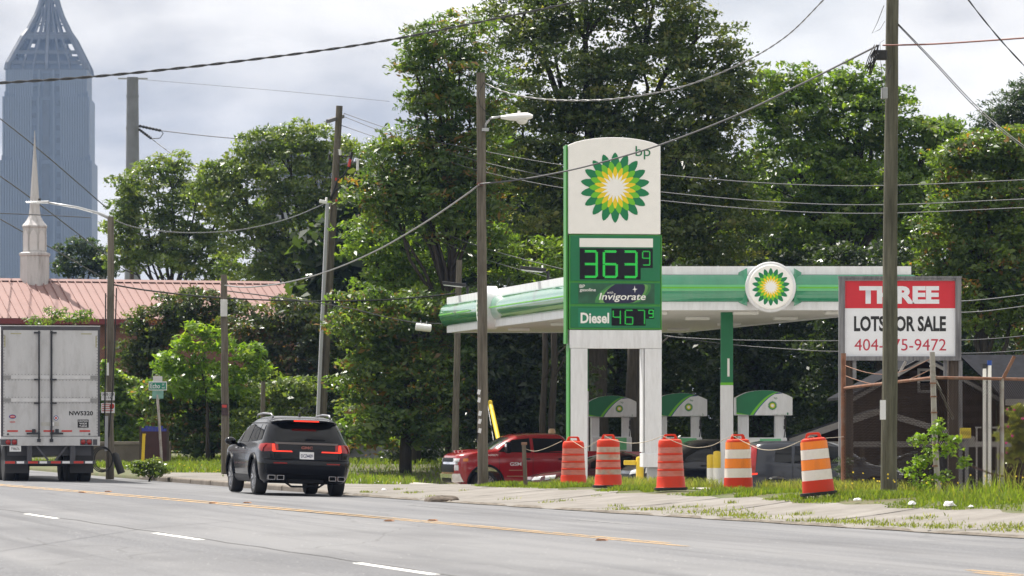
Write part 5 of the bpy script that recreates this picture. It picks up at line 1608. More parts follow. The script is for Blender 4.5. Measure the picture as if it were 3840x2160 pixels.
for sg in (1, -1):
    for x in (2.05, -1.95):
        wheel(pk, x, sg * 0.86, 0.41, 0.28, sg, 8)
        P = [(x + 0.55 * math.cos(a), sg * (PB.y(x + 0.55 * math.cos(a), 0.7) + 0.004), 0.44 + 0.55 * math.sin(a)) for a in [R(-4 + 188 * k / 20) for k in range(21)]]
        obj('arch_flare', MB().tube(P, 0.04, 6), m_trim, pk, smooth=True)
    obj('side_window', PB.side([(0.62, 1.37), (1.66, 1.40), (1.16, 1.76), (0.62, 1.81)], sg, 0.006), m_glass, pk, smooth=True)
    obj('side_window', PB.side([(-0.58, 1.37), (0.52, 1.37), (0.52, 1.81), (-0.42, 1.79)], sg, 0.006), m_glass, pk, smooth=True)
    for x0 in (0.57, 1.62, -0.66):
        obj('door_gap', PB.side([(x0 - 0.006, 0.52), (x0 + 0.006, 0.52), (x0 + 0.006, 1.36), (x0 - 0.006, 1.36)], sg, 0.003), m_trim, pk)
    for x0 in (0.78, -0.35):
        obj('door_handle', MB().box((x0, sg * (PB.y(x0, 1.18) + 0.025), 1.18), (0.24, 0.04, 0.045)), m_trim, pk, bevel=0.012)
    mi = obj('door_mirror', MB().box((1.42, sg * 1.24, 1.53), (0.14, 0.26, 0.34)), m_trim, pk, bevel=0.04)
    obj('mirror_arm', MB().box((1.42, sg * 1.06, 1.42), (0.08, 0.26, 0.07)), m_trim, mi, bevel=0.02)
    obj('mirror_chrome', MB().box((1.495, sg * 1.25, 1.60), (0.012, 0.17, 0.10)), m_chrome, mi)
    hl = obj('headlamp', PB.back([(sg * 0.60, 1.10), (sg * 1.0, 1.10), (sg * 0.99, 1.20), (sg * 0.60, 1.20)], 0.012, 8, True), m_clear, pk, smooth=True)
    obj('turn_signal', PB.side([(2.60, 1.11), (2.76, 1.11), (2.76, 1.20), (2.60, 1.20)], sg, 0.012, 4), m_amber, hl)
    obj('fog_lamp', PB.back([(sg * 0.76, 0.84), (sg * 0.90, 0.84), (sg * 0.90, 1.0), (sg * 0.76, 1.0)], 0.012, 6, True), m_clear, pk, smooth=True)
obj('windscreen', PB.back([(-0.72, 1.475), (0.72, 1.475), (0.60, 1.88), (-0.60, 1.88)], 0.008, 14, True), m_glass_w, pk, smooth=True)
gr = obj('grille', PB.back([(-0.70, 0.78), (0.70, 0.78), (0.70, 1.22), (-0.70, 1.22)], 0.006, 12, True), m_trim, pk, smooth=True)
obj('grille_bar', PB.back([(-0.98, 1.02), (0.98, 1.02), (0.98, 1.09), (-0.98, 1.09)], 0.03, 14, True), m_chrome, gr, smooth=True)
for z0 in (0.83, 0.90, 0.97, 1.15):
    for k in range(9):
        y0 = -0.62 + k * 0.148
        obj('grille_cell', PB.back([(y0, z0 - 0.018), (y0 + 0.10, z0 - 0.018), (y0 + 0.10, z0 + 0.018), (y0, z0 + 0.018)], 0.016, 2, True), m_charc, gr)
bx_, bz_ = [], []
obj('bumper', PB.back([(-0.95, 0.48), (0.95, 0.48), (0.95, 0.74), (-0.95, 0.74)], 0.06, 20, True), m_chrome, pk, smooth=True)
obj('bumper_intake', PB.back([(-0.50, 0.46), (0.50, 0.46), (0.50, 0.60), (-0.50, 0.60)], 0.075, 10, True), m_trim, pk, smooth=True)
for y0 in (-0.45, 0.0, 0.45):
    obj('hood_scoop', MB().box((2.40, y0, 1.425), (0.5, 0.18, 0.05), (0, R(4), 0)), m_redcar, pk, bevel=0.02)
MS = Matrix.Translation((1.82, PB.y(1.82, 1.29) + 0.016, 1.30)) @ Matrix.Rotation(math.pi, 4, 'Z')
lettering('N70271', 0.30, 0.06, None, m_paper, pk, M=MS, bold=0.01, name='fleet_number')
MS = Matrix.Translation((1.12, PB.y(1.12, 1.02) + 0.012, 1.03)) @ Matrix.Rotation(math.pi, 4, 'Z')
lettering('GSM', 0.36, 0.11, None, m_paper, pk, M=MS, bold=0.02, name='door_lettering')
for zz, w_ in ((0.84, 0.42), (0.66, 0.55)):
    obj('door_text_line', PB.side([(1.12 - w_ / 2, zz - 0.012), (1.12 + w_ / 2, zz - 0.012), (1.12 + w_ / 2, zz + 0.012), (1.12 - w_ / 2, zz + 0.012)], 1, 0.008, 4), mat('gold_print', (0.35, 0.22, 0.12), 0.5), pk)
obj('roof_antenna', MB().prism([(0.6, 1.96), (0.8, 1.96), (0.66, 2.03), (0.62, 2.03)], -0.05, 0.05), m_trim, pk, bevel=0.01)
bc = obj('roof_beacon', MB().lathe([(0.11, 1.96), (0.11, 2.02), (0.09, 2.09), (0.04, 2.10)], 14, Matrix.Translation((-0.33, 0.0, 0))), mat('beacon_amber', (0.6, 0.42, 0.22), 0.3), pk, smooth=50)

# ---------------- parked cars half hidden behind the barrels
def sedan_rows(L=4.6, W=0.9, H=1.45):
    h = L / 2
    return [[0.22, -h + .2, h - .2, W - .08, .3, .5], [0.40, -h + .03, h - .03, W - .01, .35, .6], [0.55, -h, h, W, .35, .65], [0.70, -h + .02, h - .06, W, .35, .7], [0.80, -h + .05, h - .35, W - .02, .35, .7],
            [0.88, -h + .15, h - .95, W - .04, .35, .55], [0.94, -h + .55, h - 1.25, W - .09, .4, .4], [1.10, -h + .85, h - 1.55, W - .16, .4, .4], [1.28, -h + 1.20, h - 1.95, W - .24, .4, .4], [1.38, -h + 1.5, h - 2.3, W - .33, .35, .35], [H, -h + 1.9, h - 2.6, W - .48, .3, .3]]
SZ = [0.22, 0.31, 0.40, 0.48, 0.55, 0.63, 0.70, 0.75, 0.80, 0.84, 0.88, 0.91, 0.94, 1.02, 1.10, 1.19, 1.28, 1.33, 1.38, 1.42, 1.45]
def sedan(name, label, X, Y, heading, paint, z, L=4.6):
    t = place(name, label, 'car', X, Y, heading, z=z)
    b = Body(sedan_rows(L), bow=0.03, rbow=0.10)
    obj('body', b.mesh(SZ, [(L / 2 - 0.92, 0.33, 0.38), (-L / 2 + 0.95, 0.33, 0.38)]), paint, t, smooth=32)
    h = L / 2
    for sg in (1, -1):
        for x in (h - 0.92, -h + 0.95):
            wheel(t, x, sg * 0.78, 0.33, 0.21, sg, 7)
        obj('side_window', b.side([(-0.75, 0.96), (0.85, 0.96), (0.20, 1.30), (-0.70, 1.33)], sg, 0.006), m_glass, t, smooth=True)
        obj('headlamp', b.back([(sg * 0.40, 0.60), (sg * 0.80, 0.64), (sg * 0.78, 0.76), (sg * 0.45, 0.70)], 0.012, 8, True), m_clear, t, smooth=True)
        obj('headlamp_side', b.side([(h - 0.60, 0.66), (h - 0.33, 0.62), (h - 0.36, 0.74), (h - 0.66, 0.77)], sg, 0.010, 4), m_clear, t, smooth=True)
        mi = obj('door_mirror', MB().box((0.72, sg * 1.0, 1.02), (0.12, 0.22, 0.14)), paint, t, bevel=0.04)
        obj('tail_lamp', b.back([(sg * 0.45, 0.68), (sg * 0.84, 0.68), (sg * 0.82, 0.80), (sg * 0.5, 0.80)], 0.010, 6), m_redlens, t, smooth=True)
    obj('windscreen', b.back([(-0.68, 0.96), (0.68, 0.96), (0.52, 1.33), (-0.52, 1.33)], 0.008, 12, True), m_glass_w, t, smooth=True)
    obj('grille', b.back([(-0.42, 0.42), (0.42, 0.42), (0.42, 0.62), (-0.42, 0.62)], 0.008, 8, True), m_trim, t, smooth=True)
    obj('lower_intake', b.back([(-0.6, 0.26), (0.6, 0.26), (0.6, 0.36), (-0.6, 0.36)], 0.008, 8, True), m_trim, t, smooth=True)
    return t
m_maroon = mat('maroon_paint', (0.075, 0.004, 0.012), 0.2, var=0.03, coat=1.0)
m_navy = mat('navy_black_paint', (0.005, 0.006, 0.012), 0.18, var=0.03, coat=0.4)
m_slate = mat('slate_blue_paint', (0.016, 0.020, 0.030), 0.22, var=0.03, coat=0.4)
sedan('maroon_sedan', 'maroon sedan with clear headlamp in front of the red pickup', at(2262, 1600, 117).x, 117.0, R(180 + 14), m_maroon, -0.66)
HBR = [[0.24, -1.9, 1.9, 0.82, .25, .4], [0.40, -2.06, 2.06, 0.89, .28, .5], [0.60, -2.10, 2.10, 0.90, .28, .5], [0.80, -2.08, 2.06, 0.90, .28, .5], [0.92, -2.05, 1.9, 0.89, .28, .5], [1.00, -2.03, 1.30, 0.87, .28, .4], [1.08, -2.0, 1.10, 0.84, .28, .35],
       [1.30, -1.93, 0.78, 0.77, .28, .35], [1.48, -1.84, 0.48, 0.70, .28, .35], [1.56, -1.72, 0.28, 0.62, .28, .35], [1.60, -1.5, 0.0, 0.48, .25, .3]]
def hatchback(name, label, X, Y, heading, paint, z, scale=1.0):
    h_ = place(name, label, 'car', X, Y, heading, z=z)
    h_.scale = (scale, scale, scale)
    hb = Body(HBR, bow=0.03, rbow=0.05)
    obj('body', hb.mesh([0.24, 0.32, 0.40, 0.50, 0.60, 0.70, 0.80, 0.86, 0.92, 0.96, 1.0, 1.04, 1.08, 1.19, 1.30, 1.39, 1.48, 1.52, 1.56, 1.585, 1.60], [(1.25, 0.33, 0.39), (-1.3, 0.33, 0.39)]), paint, h_, smooth=32)
    for sg in (1, -1):
        for x in (1.25, -1.3):
            wheel(h_, x, sg * 0.78, 0.33, 0.21, sg, 5)
        obj('side_window', hb.side([(-0.85, 1.04), (-0.05, 1.03), (-0.05, 1.47), (-0.80, 1.47)], sg, 0.006), m_glass, h_, smooth=True)
        obj('side_window', hb.side([(0.0, 1.03), (0.95, 1.05), (0.35, 1.45), (0.0, 1.47)], sg, 0.006), m_glass, h_, smooth=True)
        obj('quarter_window', hb.side([(-1.35, 1.08), (-0.92, 1.04), (-0.88, 1.46), (-1.3, 1.42)], sg, 0.006), m_glass, h_, smooth=True)
        for x0 in (-0.9, -0.03):
            obj('door_gap', hb.side([(x0, 0.42), (x0 + 0.014, 0.42), (x0 + 0.014, 1.03), (x0, 1.03)], sg, 0.004), m_trim, h_)
        for x0 in (-0.66, 0.2):
            obj('door_handle', MB().box((x0, sg * (hb.y(x0, 0.93) + 0.02), 0.93), (0.22, 0.035, 0.04)), paint, h_, bevel=0.012)
        tl = obj('tail_lamp', hb.side([(-2.03, 0.72), (-1.86, 0.80), (-1.76, 1.46), (-1.86, 1.50)], sg, 0.012, 8), m_redlens, h_, smooth=True)
        obj('tail_lamp_edge', hb.side([(-2.00, 0.74), (-1.80, 0.76), (-1.80, 0.80), (-2.00, 0.78)], sg, 0.02, 4), m_brake, tl)
        obj('headlamp', hb.back([(sg * 0.45, 0.70), (sg * 0.86, 0.76), (sg * 0.84, 0.90), (sg * 0.5, 0.80)], 0.012, 8, True), m_clear, h_, smooth=True)
        obj('headlamp_side', hb.side([(1.50, 0.80), (1.78, 0.74), (1.74, 0.88), (1.42, 0.90)], sg, 0.010, 4), m_clear, h_, smooth=True)
        obj('side_marker', hb.side([(1.72, 0.50), (1.85, 0.50), (1.85, 0.55), (1.72, 0.55)], sg, 0.010, 3), m_amber, h_)
        obj('door_mirror', MB().box((0.88, sg * 0.98, 1.10), (0.12, 0.2, 0.15)), paint, h_, bevel=0.04)
    obj('rear_window', hb.back([(-0.58, 1.05), (0.58, 1.05), (0.52, 1.45), (-0.52, 1.45)], 0.008, 8), m_glass_w, h_, smooth=True)
    obj('windscreen', hb.back([(-0.62, 1.10), (0.62, 1.10), (0.52, 1.50), (-0.52, 1.50)], 0.008, 8, True), m_glass_w, h_, smooth=True)
    obj('grille', hb.back([(-0.42, 0.50), (0.42, 0.50), (0.42, 0.72), (-0.42, 0.72)], 0.008, 8, True), m_trim, h_, smooth=True)
    return h_
hatchback('navy_crossover', 'nearly black crossover with bright headlamp seen between and right of the sign legs', at(2634, 1600, 107).x, 107.0, R(180 + 14), m_navy, -0.50, 1.04)
hatchback('slate_hatchback', 'slate blue boxy hatchback with tall red tail lamp behind the striped barrels', at(3075, 1600, 101.5).x, 101.5, R(8), m_slate, -0.46)

# ------------------------------------------------------------------ skyscraper
TYD = 2300.0
TS = FPX / TYD
m_gran = mat('haze_tinted_granite', (0.09, 0.11, 0.15), 0.6, var=0.08, scale=0.05)  # granite itself is reddish; blue of haze and reflected sky put into the colour
m_granl = mat('haze_tinted_pale_pier', (0.135, 0.155, 0.20), 0.6, var=0.06, scale=0.05)  # lighter piers carry the same painted-in haze blue
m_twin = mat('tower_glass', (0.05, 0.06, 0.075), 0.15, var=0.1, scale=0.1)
tw = thing('skyscraper', 'hazy blue stepped skyscraper with open lattice pyramid crown', 'skyscraper', ((186 - CENTRE) / TS, TYD, 0.4), (0, 0, R(2)))
def tx(px): return (px - 186) / TS
def tz(py): return CAM_H + (HORIZON - py) / TS - 0.4
tiers = [((18, 354), 612, 1640, 0.0), ((27, 344), 375, 612, 2.0), ((37, 333), 275, 375, 3.2)]
pier_me = None
for (x0, x1), y0, y1, _ in tiers:
    hw = (x1 - x0) / 2 / TS
    z0, z1 = max(0, tz(y1)), tz(y0)
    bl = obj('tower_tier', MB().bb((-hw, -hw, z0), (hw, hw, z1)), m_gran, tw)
    # dark central bay and piers
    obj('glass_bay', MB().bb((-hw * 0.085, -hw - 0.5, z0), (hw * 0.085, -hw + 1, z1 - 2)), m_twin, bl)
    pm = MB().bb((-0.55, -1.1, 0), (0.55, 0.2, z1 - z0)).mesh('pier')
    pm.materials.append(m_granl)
    npier = 15
    for sgn in (-1, 1):
        for k in range(npier):
            xk = sgn * hw * (0.18 + 0.815 * k / (npier - 1))
            if abs(abs(xk) / hw - 0.28) < 0.05:
                continue
            o = bpy.data.objects.new('pier', pm)
            COL.objects.link(o)
            o.parent = bl
            o.location = (xk, -hw, z0)
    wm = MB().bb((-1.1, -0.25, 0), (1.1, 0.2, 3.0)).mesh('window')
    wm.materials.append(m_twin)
    nr = int((z1 - z0) / 7.0)
    for k in range(nr):
        for sgn in (-1, 1):
            o = bpy.data.objects.new('window', wm)
            COL.objects.link(o)
            o.parent = bl
            o.location = (sgn * hw * 0.28, -hw, z0 + 3 + k * 7.0)
    # corner pinnacles on each setback
    for sgn in (-1, 1):
        for q in range(3):
            xk = sgn * (hw - 1.2 - q * 2.2)
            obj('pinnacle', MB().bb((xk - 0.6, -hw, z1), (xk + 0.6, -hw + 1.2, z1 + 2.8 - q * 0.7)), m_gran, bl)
# crown
prof = [(275, 146), (252, 142), (246, 134), (215, 128), (205, 118), (150, 92), (130, 78), (49, 40), (0, 27), (-120, 5), (-150, 1.5)]
def crow(py):
    ys = [p[0] for p in prof][::-1]
    return float(np.interp(py, ys, [p[1] for p in prof][::-1])) / TS
m_crown = mat('crown_steel', (0.075, 0.08, 0.095), 0.5, var=0.05)
for (y0, y1, w) in ((275, 255, 0.90), (255, 225, 0.74), (225, 185, 0.60), (185, 165, 0.45)):
    r = crow(y0) * w
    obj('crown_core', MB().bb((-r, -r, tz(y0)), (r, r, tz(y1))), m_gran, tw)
cr = MB()
lv = [275, 252, 230, 207, 178, 150, 120, 90, 60, 30, 0, -40, -80, -120, -150]
for sxn, syn in ((-1, -1), (1, -1), (1, 1), (-1, 1)):
    P = [(sxn * crow(y), syn * crow(y), tz(y)) for y in lv]
    obj('crown_edge', MB().tube(P, [2.0] * 6 + [1.6] * 5 + [1.0] * 4, 6), m_crown, tw)
for f in (-0.6, -0.33, 0.0, 0.33, 0.6):
    for face in range(4):
        P = []
        for y in lv:
            if abs(f) > 0.5 and y < 30: break
            r = crow(y)
            a, b_ = r * f, -r
            x_, y_ = [(a, b_), (-b_, a), (-a, -b_), (b_, -a)][face]
            P.append((x_, y_, tz(y)))
        obj('crown_rib', MB().tube(P, 0.75 if f else 1.25, 5), m_crown, tw)
for py, th in ((275, 1.5), (246, 2.0), (207, 2.2), (147, 2.8), (132, 1.2), (90, 0.7), (42, 1.2), (10, 0.8)):
    r = crow(py)
    z = tz(py)
    mb = MB()
    C = [(-r, -r), (r, -r), (r, r), (-r, r)]
    for i in range(4):
        a, b_ = C[i], C[(i + 1) % 4]
        mb.beam((a[0], a[1], z), (b_[0], b_[1], z), 1.0, th)
    o_ = obj('crown_ring', mb, m_crown, tw)
for k in range(16):
    py = 140 - 6 * k
    r = crow(py)
    obj('crown_louvre', MB().bb((-r * 0.36, -r, tz(py) - 0.18), (r * 0.36, -r + 0.3, tz(py) + 0.18)), m_crown, tw)

# distant office block behind the left trees
OY = 900.0
OS = FPX / OY
ob = thing('office_block', 'hazy grey flat-roofed building far behind the left trees', 'building', ((1135 - CENTRE) / OS, OY, 0.4))
def ox(px): return (px - 1135) / OS
def oz(py): return CAM_H + (HORIZON - py) / OS - 0.4
m_off = mat('office_concrete', (0.22, 0.22, 0.23), 0.7, var=0.06, scale=0.1)
obj('wall', MB().bb((ox(1040), 0, 0), (ox(1310), 25, oz(530))), m_off, ob)
obj('wing', MB().bb((ox(955), 2, 0), (ox(1045), 22, oz(495))), m_off, ob)
obj('parapet', MB().bb((ox(955) - 0.3, 1.5, oz(495)), (ox(1010), 22, oz(487))), m_granl, ob)
obj('roof_plant', MB().bb((ox(1010), 6, oz(495)), (ox(1080), 20, oz(500))), m_off, ob)
for px in (1015, 1038, 1046):
    obj('mast', MB().cyl((ox(px), 8, oz(500)), (ox(px), 8, oz(470)), 0.12, n=5), m_wgrey, ob)
for k in range(5):
    obj('window_band', MB().bb((ox(1048), -0.15, oz(560 + 34 * k)), (ox(1302), 0.1, oz(548 + 34 * k))), m_twin, ob)

# ------------------------------------------------------------------ church
AL, PT = R(18), R(22)
CY = 190.0
ch0 = at(130, 1046, CY)
church = thing('church', 'brick church with pink metal seam roof behind the white trailer', 'church', (ch0.x, CY, 0.4), (0, 0, AL))
m_roof = mat('pink_metal_roof', (0.28, 0.165, 0.148), 0.5, var=0.06, scale=0.6, dirt=(0.21, 0.12, 0.108), dirt_amt=0.5, dirt_scale=0.8)
m_fasc = mat('maroon_fascia', (0.17, 0.03, 0.035), 0.5, var=0.08)
m_brick, nt, _, L_, b = node_mat('red_brown_brick')
bk = nt.nodes.new('ShaderNodeTexBrick')
bk.inputs['Color1'].default_value = (0.20, 0.085, 0.06, 1)
bk.inputs['Color2'].default_value = (0.15, 0.065, 0.05, 1)
bk.inputs['Mortar'].default_value = (0.22, 0.17, 0.14, 1)
bk.inputs['Scale'].default_value = 4.0
bk.inputs['Mortar Size'].default_value = 0.012
mpn = nt.nodes.new('ShaderNodeMapping')
mpn.inputs['Rotation'].default_value = (math.pi / 2, 0, 0)
tcn = nt.nodes.new('ShaderNodeTexCoord')
L_.new(tcn.outputs['Object'], mpn.inputs['Vector'])
L_.new(mpn.outputs['Vector'], bk.inputs['Vector'])
L_.new(bk.outputs['Color'], b.inputs['Base Color'])
b.inputs['Roughness'].default_value = 0.85
RZ = ch0.z - 0.4                 # ridge height above the church's ground
RUN = 4.75
DROP = RUN * math.tan(PT)
X0c, X1c = -5.2, 12.0
obj('wall', MB().bb((X0c + 0.3, -RUN + 0.45, 0), (X1c - 0.3, RUN - 0.45, RZ - DROP - 0.25)), m_brick, church)
obj('wall_panel', MB().bb((-2.6, -RUN + 0.40, 0), (0.9, -RUN + 0.452, RZ - DROP - 0.45)), mat('beige_wall', (0.42, 0.36, 0.27), 0.8, var=0.06), church)
obj('gable', MB().prism([(-RUN + 0.45, RZ - DROP - 0.25), (RUN - 0.45, RZ - DROP - 0.25), (0, RZ - 0.2)], X0c + 0.3, X1c - 0.3, 'yz'), m_brick, church)
rf = obj('roof', MB().prism([(-RUN, RZ - DROP - 0.10), (0, RZ - 0.10), (RUN, RZ - DROP - 0.10), (RUN, RZ - DROP - 0.18), (0, RZ - 0.18), (-RUN, RZ - DROP - 0.18)], X0c, X1c, 'yz'), m_fasc, church)
obj('fascia', MB().bb((X0c, -RUN - 0.04, RZ - DROP - 0.34), (X1c, -RUN + 0.10, RZ - DROP - 0.12)), m_fasc, church)
obj('ridge_cap', MB().prism([(-0.22, RZ - 0.10), (0, RZ + 0.02), (0.22, RZ - 0.10)], X0c, X1c, 'yz'), m_roof, rf)
PWD = 0.395
sl = RUN / math.cos(PT)
pmesh = MB().bb((0, 0, 0), (PWD - 0.03, sl, 0.02)).bb((PWD - 0.05, 0, 0.0), (PWD - 0.005, sl, 0.10)).mesh('roof_panel')
pmesh.materials.append(m_roof)
fix_normals(pmesh)
for side in (1, -1):
    x = X0c
    while x < X1c - PWD * 0.5:
        o = bpy.data.objects.new('roof_panel', pmesh)
        COL.objects.link(o)
        o.parent = rf
        if side > 0:
            o.location = (x, -RUN, RZ - DROP - 0.095)
            o.rotation_euler = (PT, 0, 0)
        else:
            o.location = (x + PWD, RUN, RZ - DROP - 0.095)
            o.rotation_euler = (PT, 0, math.pi)
        x += PWD
obj('gutter_pipe', MB().cyl((-2.65, -RUN + 0.35, 0), (-2.65, -RUN + 0.35, RZ - DROP - 0.3), 0.06, n=8), M_LAMPWHITE, church)
# steeple
CSs = FPX / CY
m_steep = mat('weathered_white_steeple', (0.55, 0.53, 0.53), 0.6, var=0.08, dirt=(0.22, 0.20, 0.19), dirt_amt=0.7, dirt_scale=1.6, stretch=(2.5, 2.5, 0.35))
def sp_(r, py): return (r / CSs / math.cos(math.pi / 8), (1046 - py) / CSs)
stp = obj('steeple_base', MB().lathe([sp_(52, 1085), sp_(52, 962), sp_(56, 958), sp_(56, 950), sp_(44, 946)], 8, Matrix.Rotation(R(22.5 - 18), 4, 'Z')), m_steep, church, loc=(0, 0, RZ))
obj('steeple_lantern', MB().lathe([sp_(42, 948), sp_(42, 856), sp_(45, 852), sp_(45, 847), sp_(38, 838)], 8, Matrix.Rotation(R(22.5 - 18), 4, 'Z')), m_steep, stp)
obj('spire', MB().lathe([sp_(40, 842), sp_(30, 828), sp_(22, 812), sp_(18, 780), sp_(14.5, 720), sp_(9.5, 637), sp_(5.5, 575), sp_(2.6, 532), sp_(1.0, 490)], 8, Matrix.Rotation(R(22.5 - 18), 4, 'Z')), m_steep, stp)
for k in range(8):
    a = R(45 * k - 18 - 90)
    rr = 42 / CSs
    M = Matrix.Rotation(a + math.pi / 2, 4, 'Z') @ Matrix.Translation((0, -rr - 0.012, 0))
    hw = 0.17
    z0, z1, z2 = (1046 - 940) / CSs, (1046 - 885) / CSs, (1046 - 862) / CSs
    P = [(-hw, z0), (hw, z0), (hw, z1), (hw * 0.6, z1 + (z2 - z1) * 0.65), (0, z2), (-hw * 0.6, z1 + (z2 - z1) * 0.65), (-hw, z1)]
    obj('arch_panel', MB().add([M @ Vector((x, 0, z)) for x, z in P], [tuple(range(7))]), mat('steeple_panel', (0.64, 0.61, 0.61), 0.6, var=0.05), stp)

# ------------------------------------------------------------------ brown shingled house behind the fence
HYD = 114.0
HS = FPX / HYD
hg = -0.5
house = thing('shingled_house', 'dark brown shingled house with pale eaves behind the chain-link fence', 'house', ((3468 - CENTRE) / HS, HYD, hg))
def hx(px): return (px - 3468) / HS
def hz(py): return CAM_H + (HORIZON - py) / HS - hg
m_sid = mat('dark_brown_shingle', (0.024, 0.015, 0.011), 0.9, spec=0.08, var=0.35, scale=6)
m_sid2 = mat('brown_shingle', (0.038, 0.024, 0.018), 0.9, spec=0.08, var=0.35, scale=6)
m_hroof = mat('charcoal_roof_shingle', (0.022, 0.023, 0.028), 0.95, spec=0.1, var=0.25, scale=5, bump=0.4, bscale=15)
m_htrim = mat('weathered_pale_trim', (0.27, 0.255, 0.245), 0.7, var=0.15)
ap = (hx(3468), hz(1342))
slope = (1490 - 1342) / (3736 - 3468)
lft_ = (hx(3190), hz(1342 + slope * (3468 - 3190)))
rgt_ = (hx(3760), hz(1342 + slope * (3760 - 3468)))
wl_ = obj('gable_wall', MB().prism([(lft_[0] + 0.2, 0), (rgt_[0] - 0.2, 0), (rgt_[0] - 0.2, rgt_[1] - 0.05), (ap[0], ap[1] - 0.06), (lft_[0] + 0.2, lft_[1] - 0.05)], 0.0, 7.0), m_sid, house)
# courses of shingles on the gable wall
z = 0.05
row = 0
while z < ap[1] - 0.3:
    zt_ = z + 0.17
    def xlim(zz):
        f = (ap[1] - 0.1 - zz) / max(0.01, ap[1] - lft_[1])
        f2 = (ap[1] - 0.1 - zz) / max(0.01, ap[1] - rgt_[1])
        return max(lft_[0] + 0.22, ap[0] + (lft_[0] - ap[0]) * f), min(rgt_[0] - 0.22, ap[0] + (rgt_[0] - ap[0]) * f2)
    a, b_ = xlim(zt_)
    if b_ - a > 0.3:
        mb = MB()
        v = [(a, -0.035, z), (b_, -0.035, z), (b_, -0.008, zt_), (a, -0.008, zt_), (a, -0.002, z), (b_, -0.002, z)]
        mb.add(v, [(0, 1, 2, 3), (0, 4, 5, 1)])
        obj('shingle_course', mb, m_sid if row % 2 else m_sid2, wl_)
    z = zt_
    row += 1
for p0, p1 in ((ap, lft_), (ap, rgt_)):
    obj('rake_board', MB().beam((p0[0], -0.35, p0[1]), (p1[0], -0.35, p1[1]), 0.05, 0.17), m_htrim, house)
def slab(name, p0, p1, y0, y1, th, m):
    return obj(name, MB().prism([p0, p1, (p1[0], p1[1] + th), (p0[0], p0[1] + th)], y0, y1), m, house)
slab('roof', ap, (rgt_[0] + 0.1, rgt_[1] - 0.02), -0.4, 7.2, 0.08, m_hroof)
slab('roof', (lft_[0] - 0.1, lft_[1] - 0.02), ap, -0.4, 7.2, 0.08, m_hroof)
wf = obj('window', MB().bb((hx(3440), -0.07, hz(1472)), (hx(3498), 0.0, hz(1382))), m_htrim, house)
obj('pane', MB().bb((hx(3450), -0.09, hz(1462)), (hx(3489), -0.071, hz(1430))), m_glass, wf)
obj('pane', MB().bb((hx(3450), -0.09, hz(1424)), (hx(3489), -0.071, hz(1392))), m_glass, wf)
# right hand wing with its roof slope towards us
mb = MB()
mb.add([(hx(3600), 0.2, hz(1330) + 0.0), (hx(4000), 0.2, hz(1330)), (hx(4000), -2.2, hz(1500)), (hx(3735), -2.2, hz(1500)),
        (hx(3600), 0.3, hz(1335)), (hx(4000), 0.3, hz(1335)), (hx(4000), -2.15, hz(1506)), (hx(3735), -2.15, hz(1506))], [(0, 1, 2, 3), (4, 7, 6, 5), (0, 4, 5, 1), (1, 5, 6, 2), (2, 6, 7, 3), (3, 7, 4, 0)])
wr = obj('wing_roof', mb, m_hroof, house)
obj('wing_eave', MB().bb((hx(3735), -2.24, hz(1522)), (hx(4000), -2.16, hz(1498))), m_htrim, house)
obj('wing_wall', MB().bb((hx(3740), -1.9, 0), (hx(4000), 0.1, hz(1516))), m_sid2, house)
# porch in front with low gable roof
pa, pl_, pr_ = (hx(3250), hz(1545)), (hx(2930), hz(1655)), (hx(3600), hz(1648))
for p0, p1 in ((pa, pl_), (pa, pr_)):
    obj('porch_rake', MB().beam((p0[0], -3.55, p0[1]), (p1[0], -3.55, p1[1]), 0.05, 0.17), m_htrim, house)
slab('porch_roof', pa, pr_, -3.5, -0.05, 0.06, m_hroof)
slab('porch_roof', pl_, pa, -3.5, -0.05, 0.06, m_hroof)
obj('porch_gable', MB().prism([(pl_[0] + 0.2, pl_[1] - 0.06), (pr_[0] - 0.2, pr_[1] - 0.06), (pa[0], pa[1] - 0.06)], -3.3, -3.2), m_sid, house)
obj('porch_beam', MB().bb((pl_[0] + 0.3, -3.45, hz(1674)), (pr_[0] + 1.4, -3.3, hz(1654))), m_htrim, house)
for px in (2960, 3195, 3330, 3460, 3640, 3690):
    obj('porch_post', MB().bb((hx(px) - 0.07, -3.42, 0), (hx(px) + 0.07, -3.30, hz(1675))), m_wood_d, house)
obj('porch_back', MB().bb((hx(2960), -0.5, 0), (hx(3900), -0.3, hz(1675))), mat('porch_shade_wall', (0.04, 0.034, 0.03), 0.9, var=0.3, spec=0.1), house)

# ------------------------------------------------------------------ land sale sign
LY = 95.0
LSc = FPX / LY
lx0 = (3375 - CENTRE) / LSc
lg_ = g_at(lx0, LY)
ls = thing('land_sale_sign', 'large red and white land sale board on timber posts behind the greenish pole', 'sign', (lx0, LY, lg_))
def lx(px): return (px - 3375) / LSc
def lz(py): return CAM_H + (HORIZON - py) / LSc - lg_
m_sred = mat('sign_red', (0.55, 0.016, 0.030), 0.4, var=0.05)
m_swht = mat('sign_white', (0.72, 0.74, 0.78), 0.4, var=0.03)
bd = obj('board', MB().bb((lx(3168), 0.0, lz(1336)), (lx(3583), 0.03, lz(1052))), m_swht, ls)
rb = obj('red_field', MB().bb((lx(3169), -0.004, lz(1156)), (lx(3582), -0.001, lz(1053))), m_sred, bd)
lettering('THREE', 300 / LSc, 66 / LSc, (lx(3372), -0.007, lz(1106)), m_swht, rb, bold=0.05)
lettering('LOTS FOR SALE', 345 / LSc, 58 / LSc, (lx(3375), -0.004, lz(1214)), m_blackp, bd, bold=0.035)
lettering('404-875-9472', 344 / LSc, 44 / LSc, (lx(3376), -0.004, lz(1293)), mat('sign_red_text', (0.45, 0.02, 0.05), 0.5), bd)
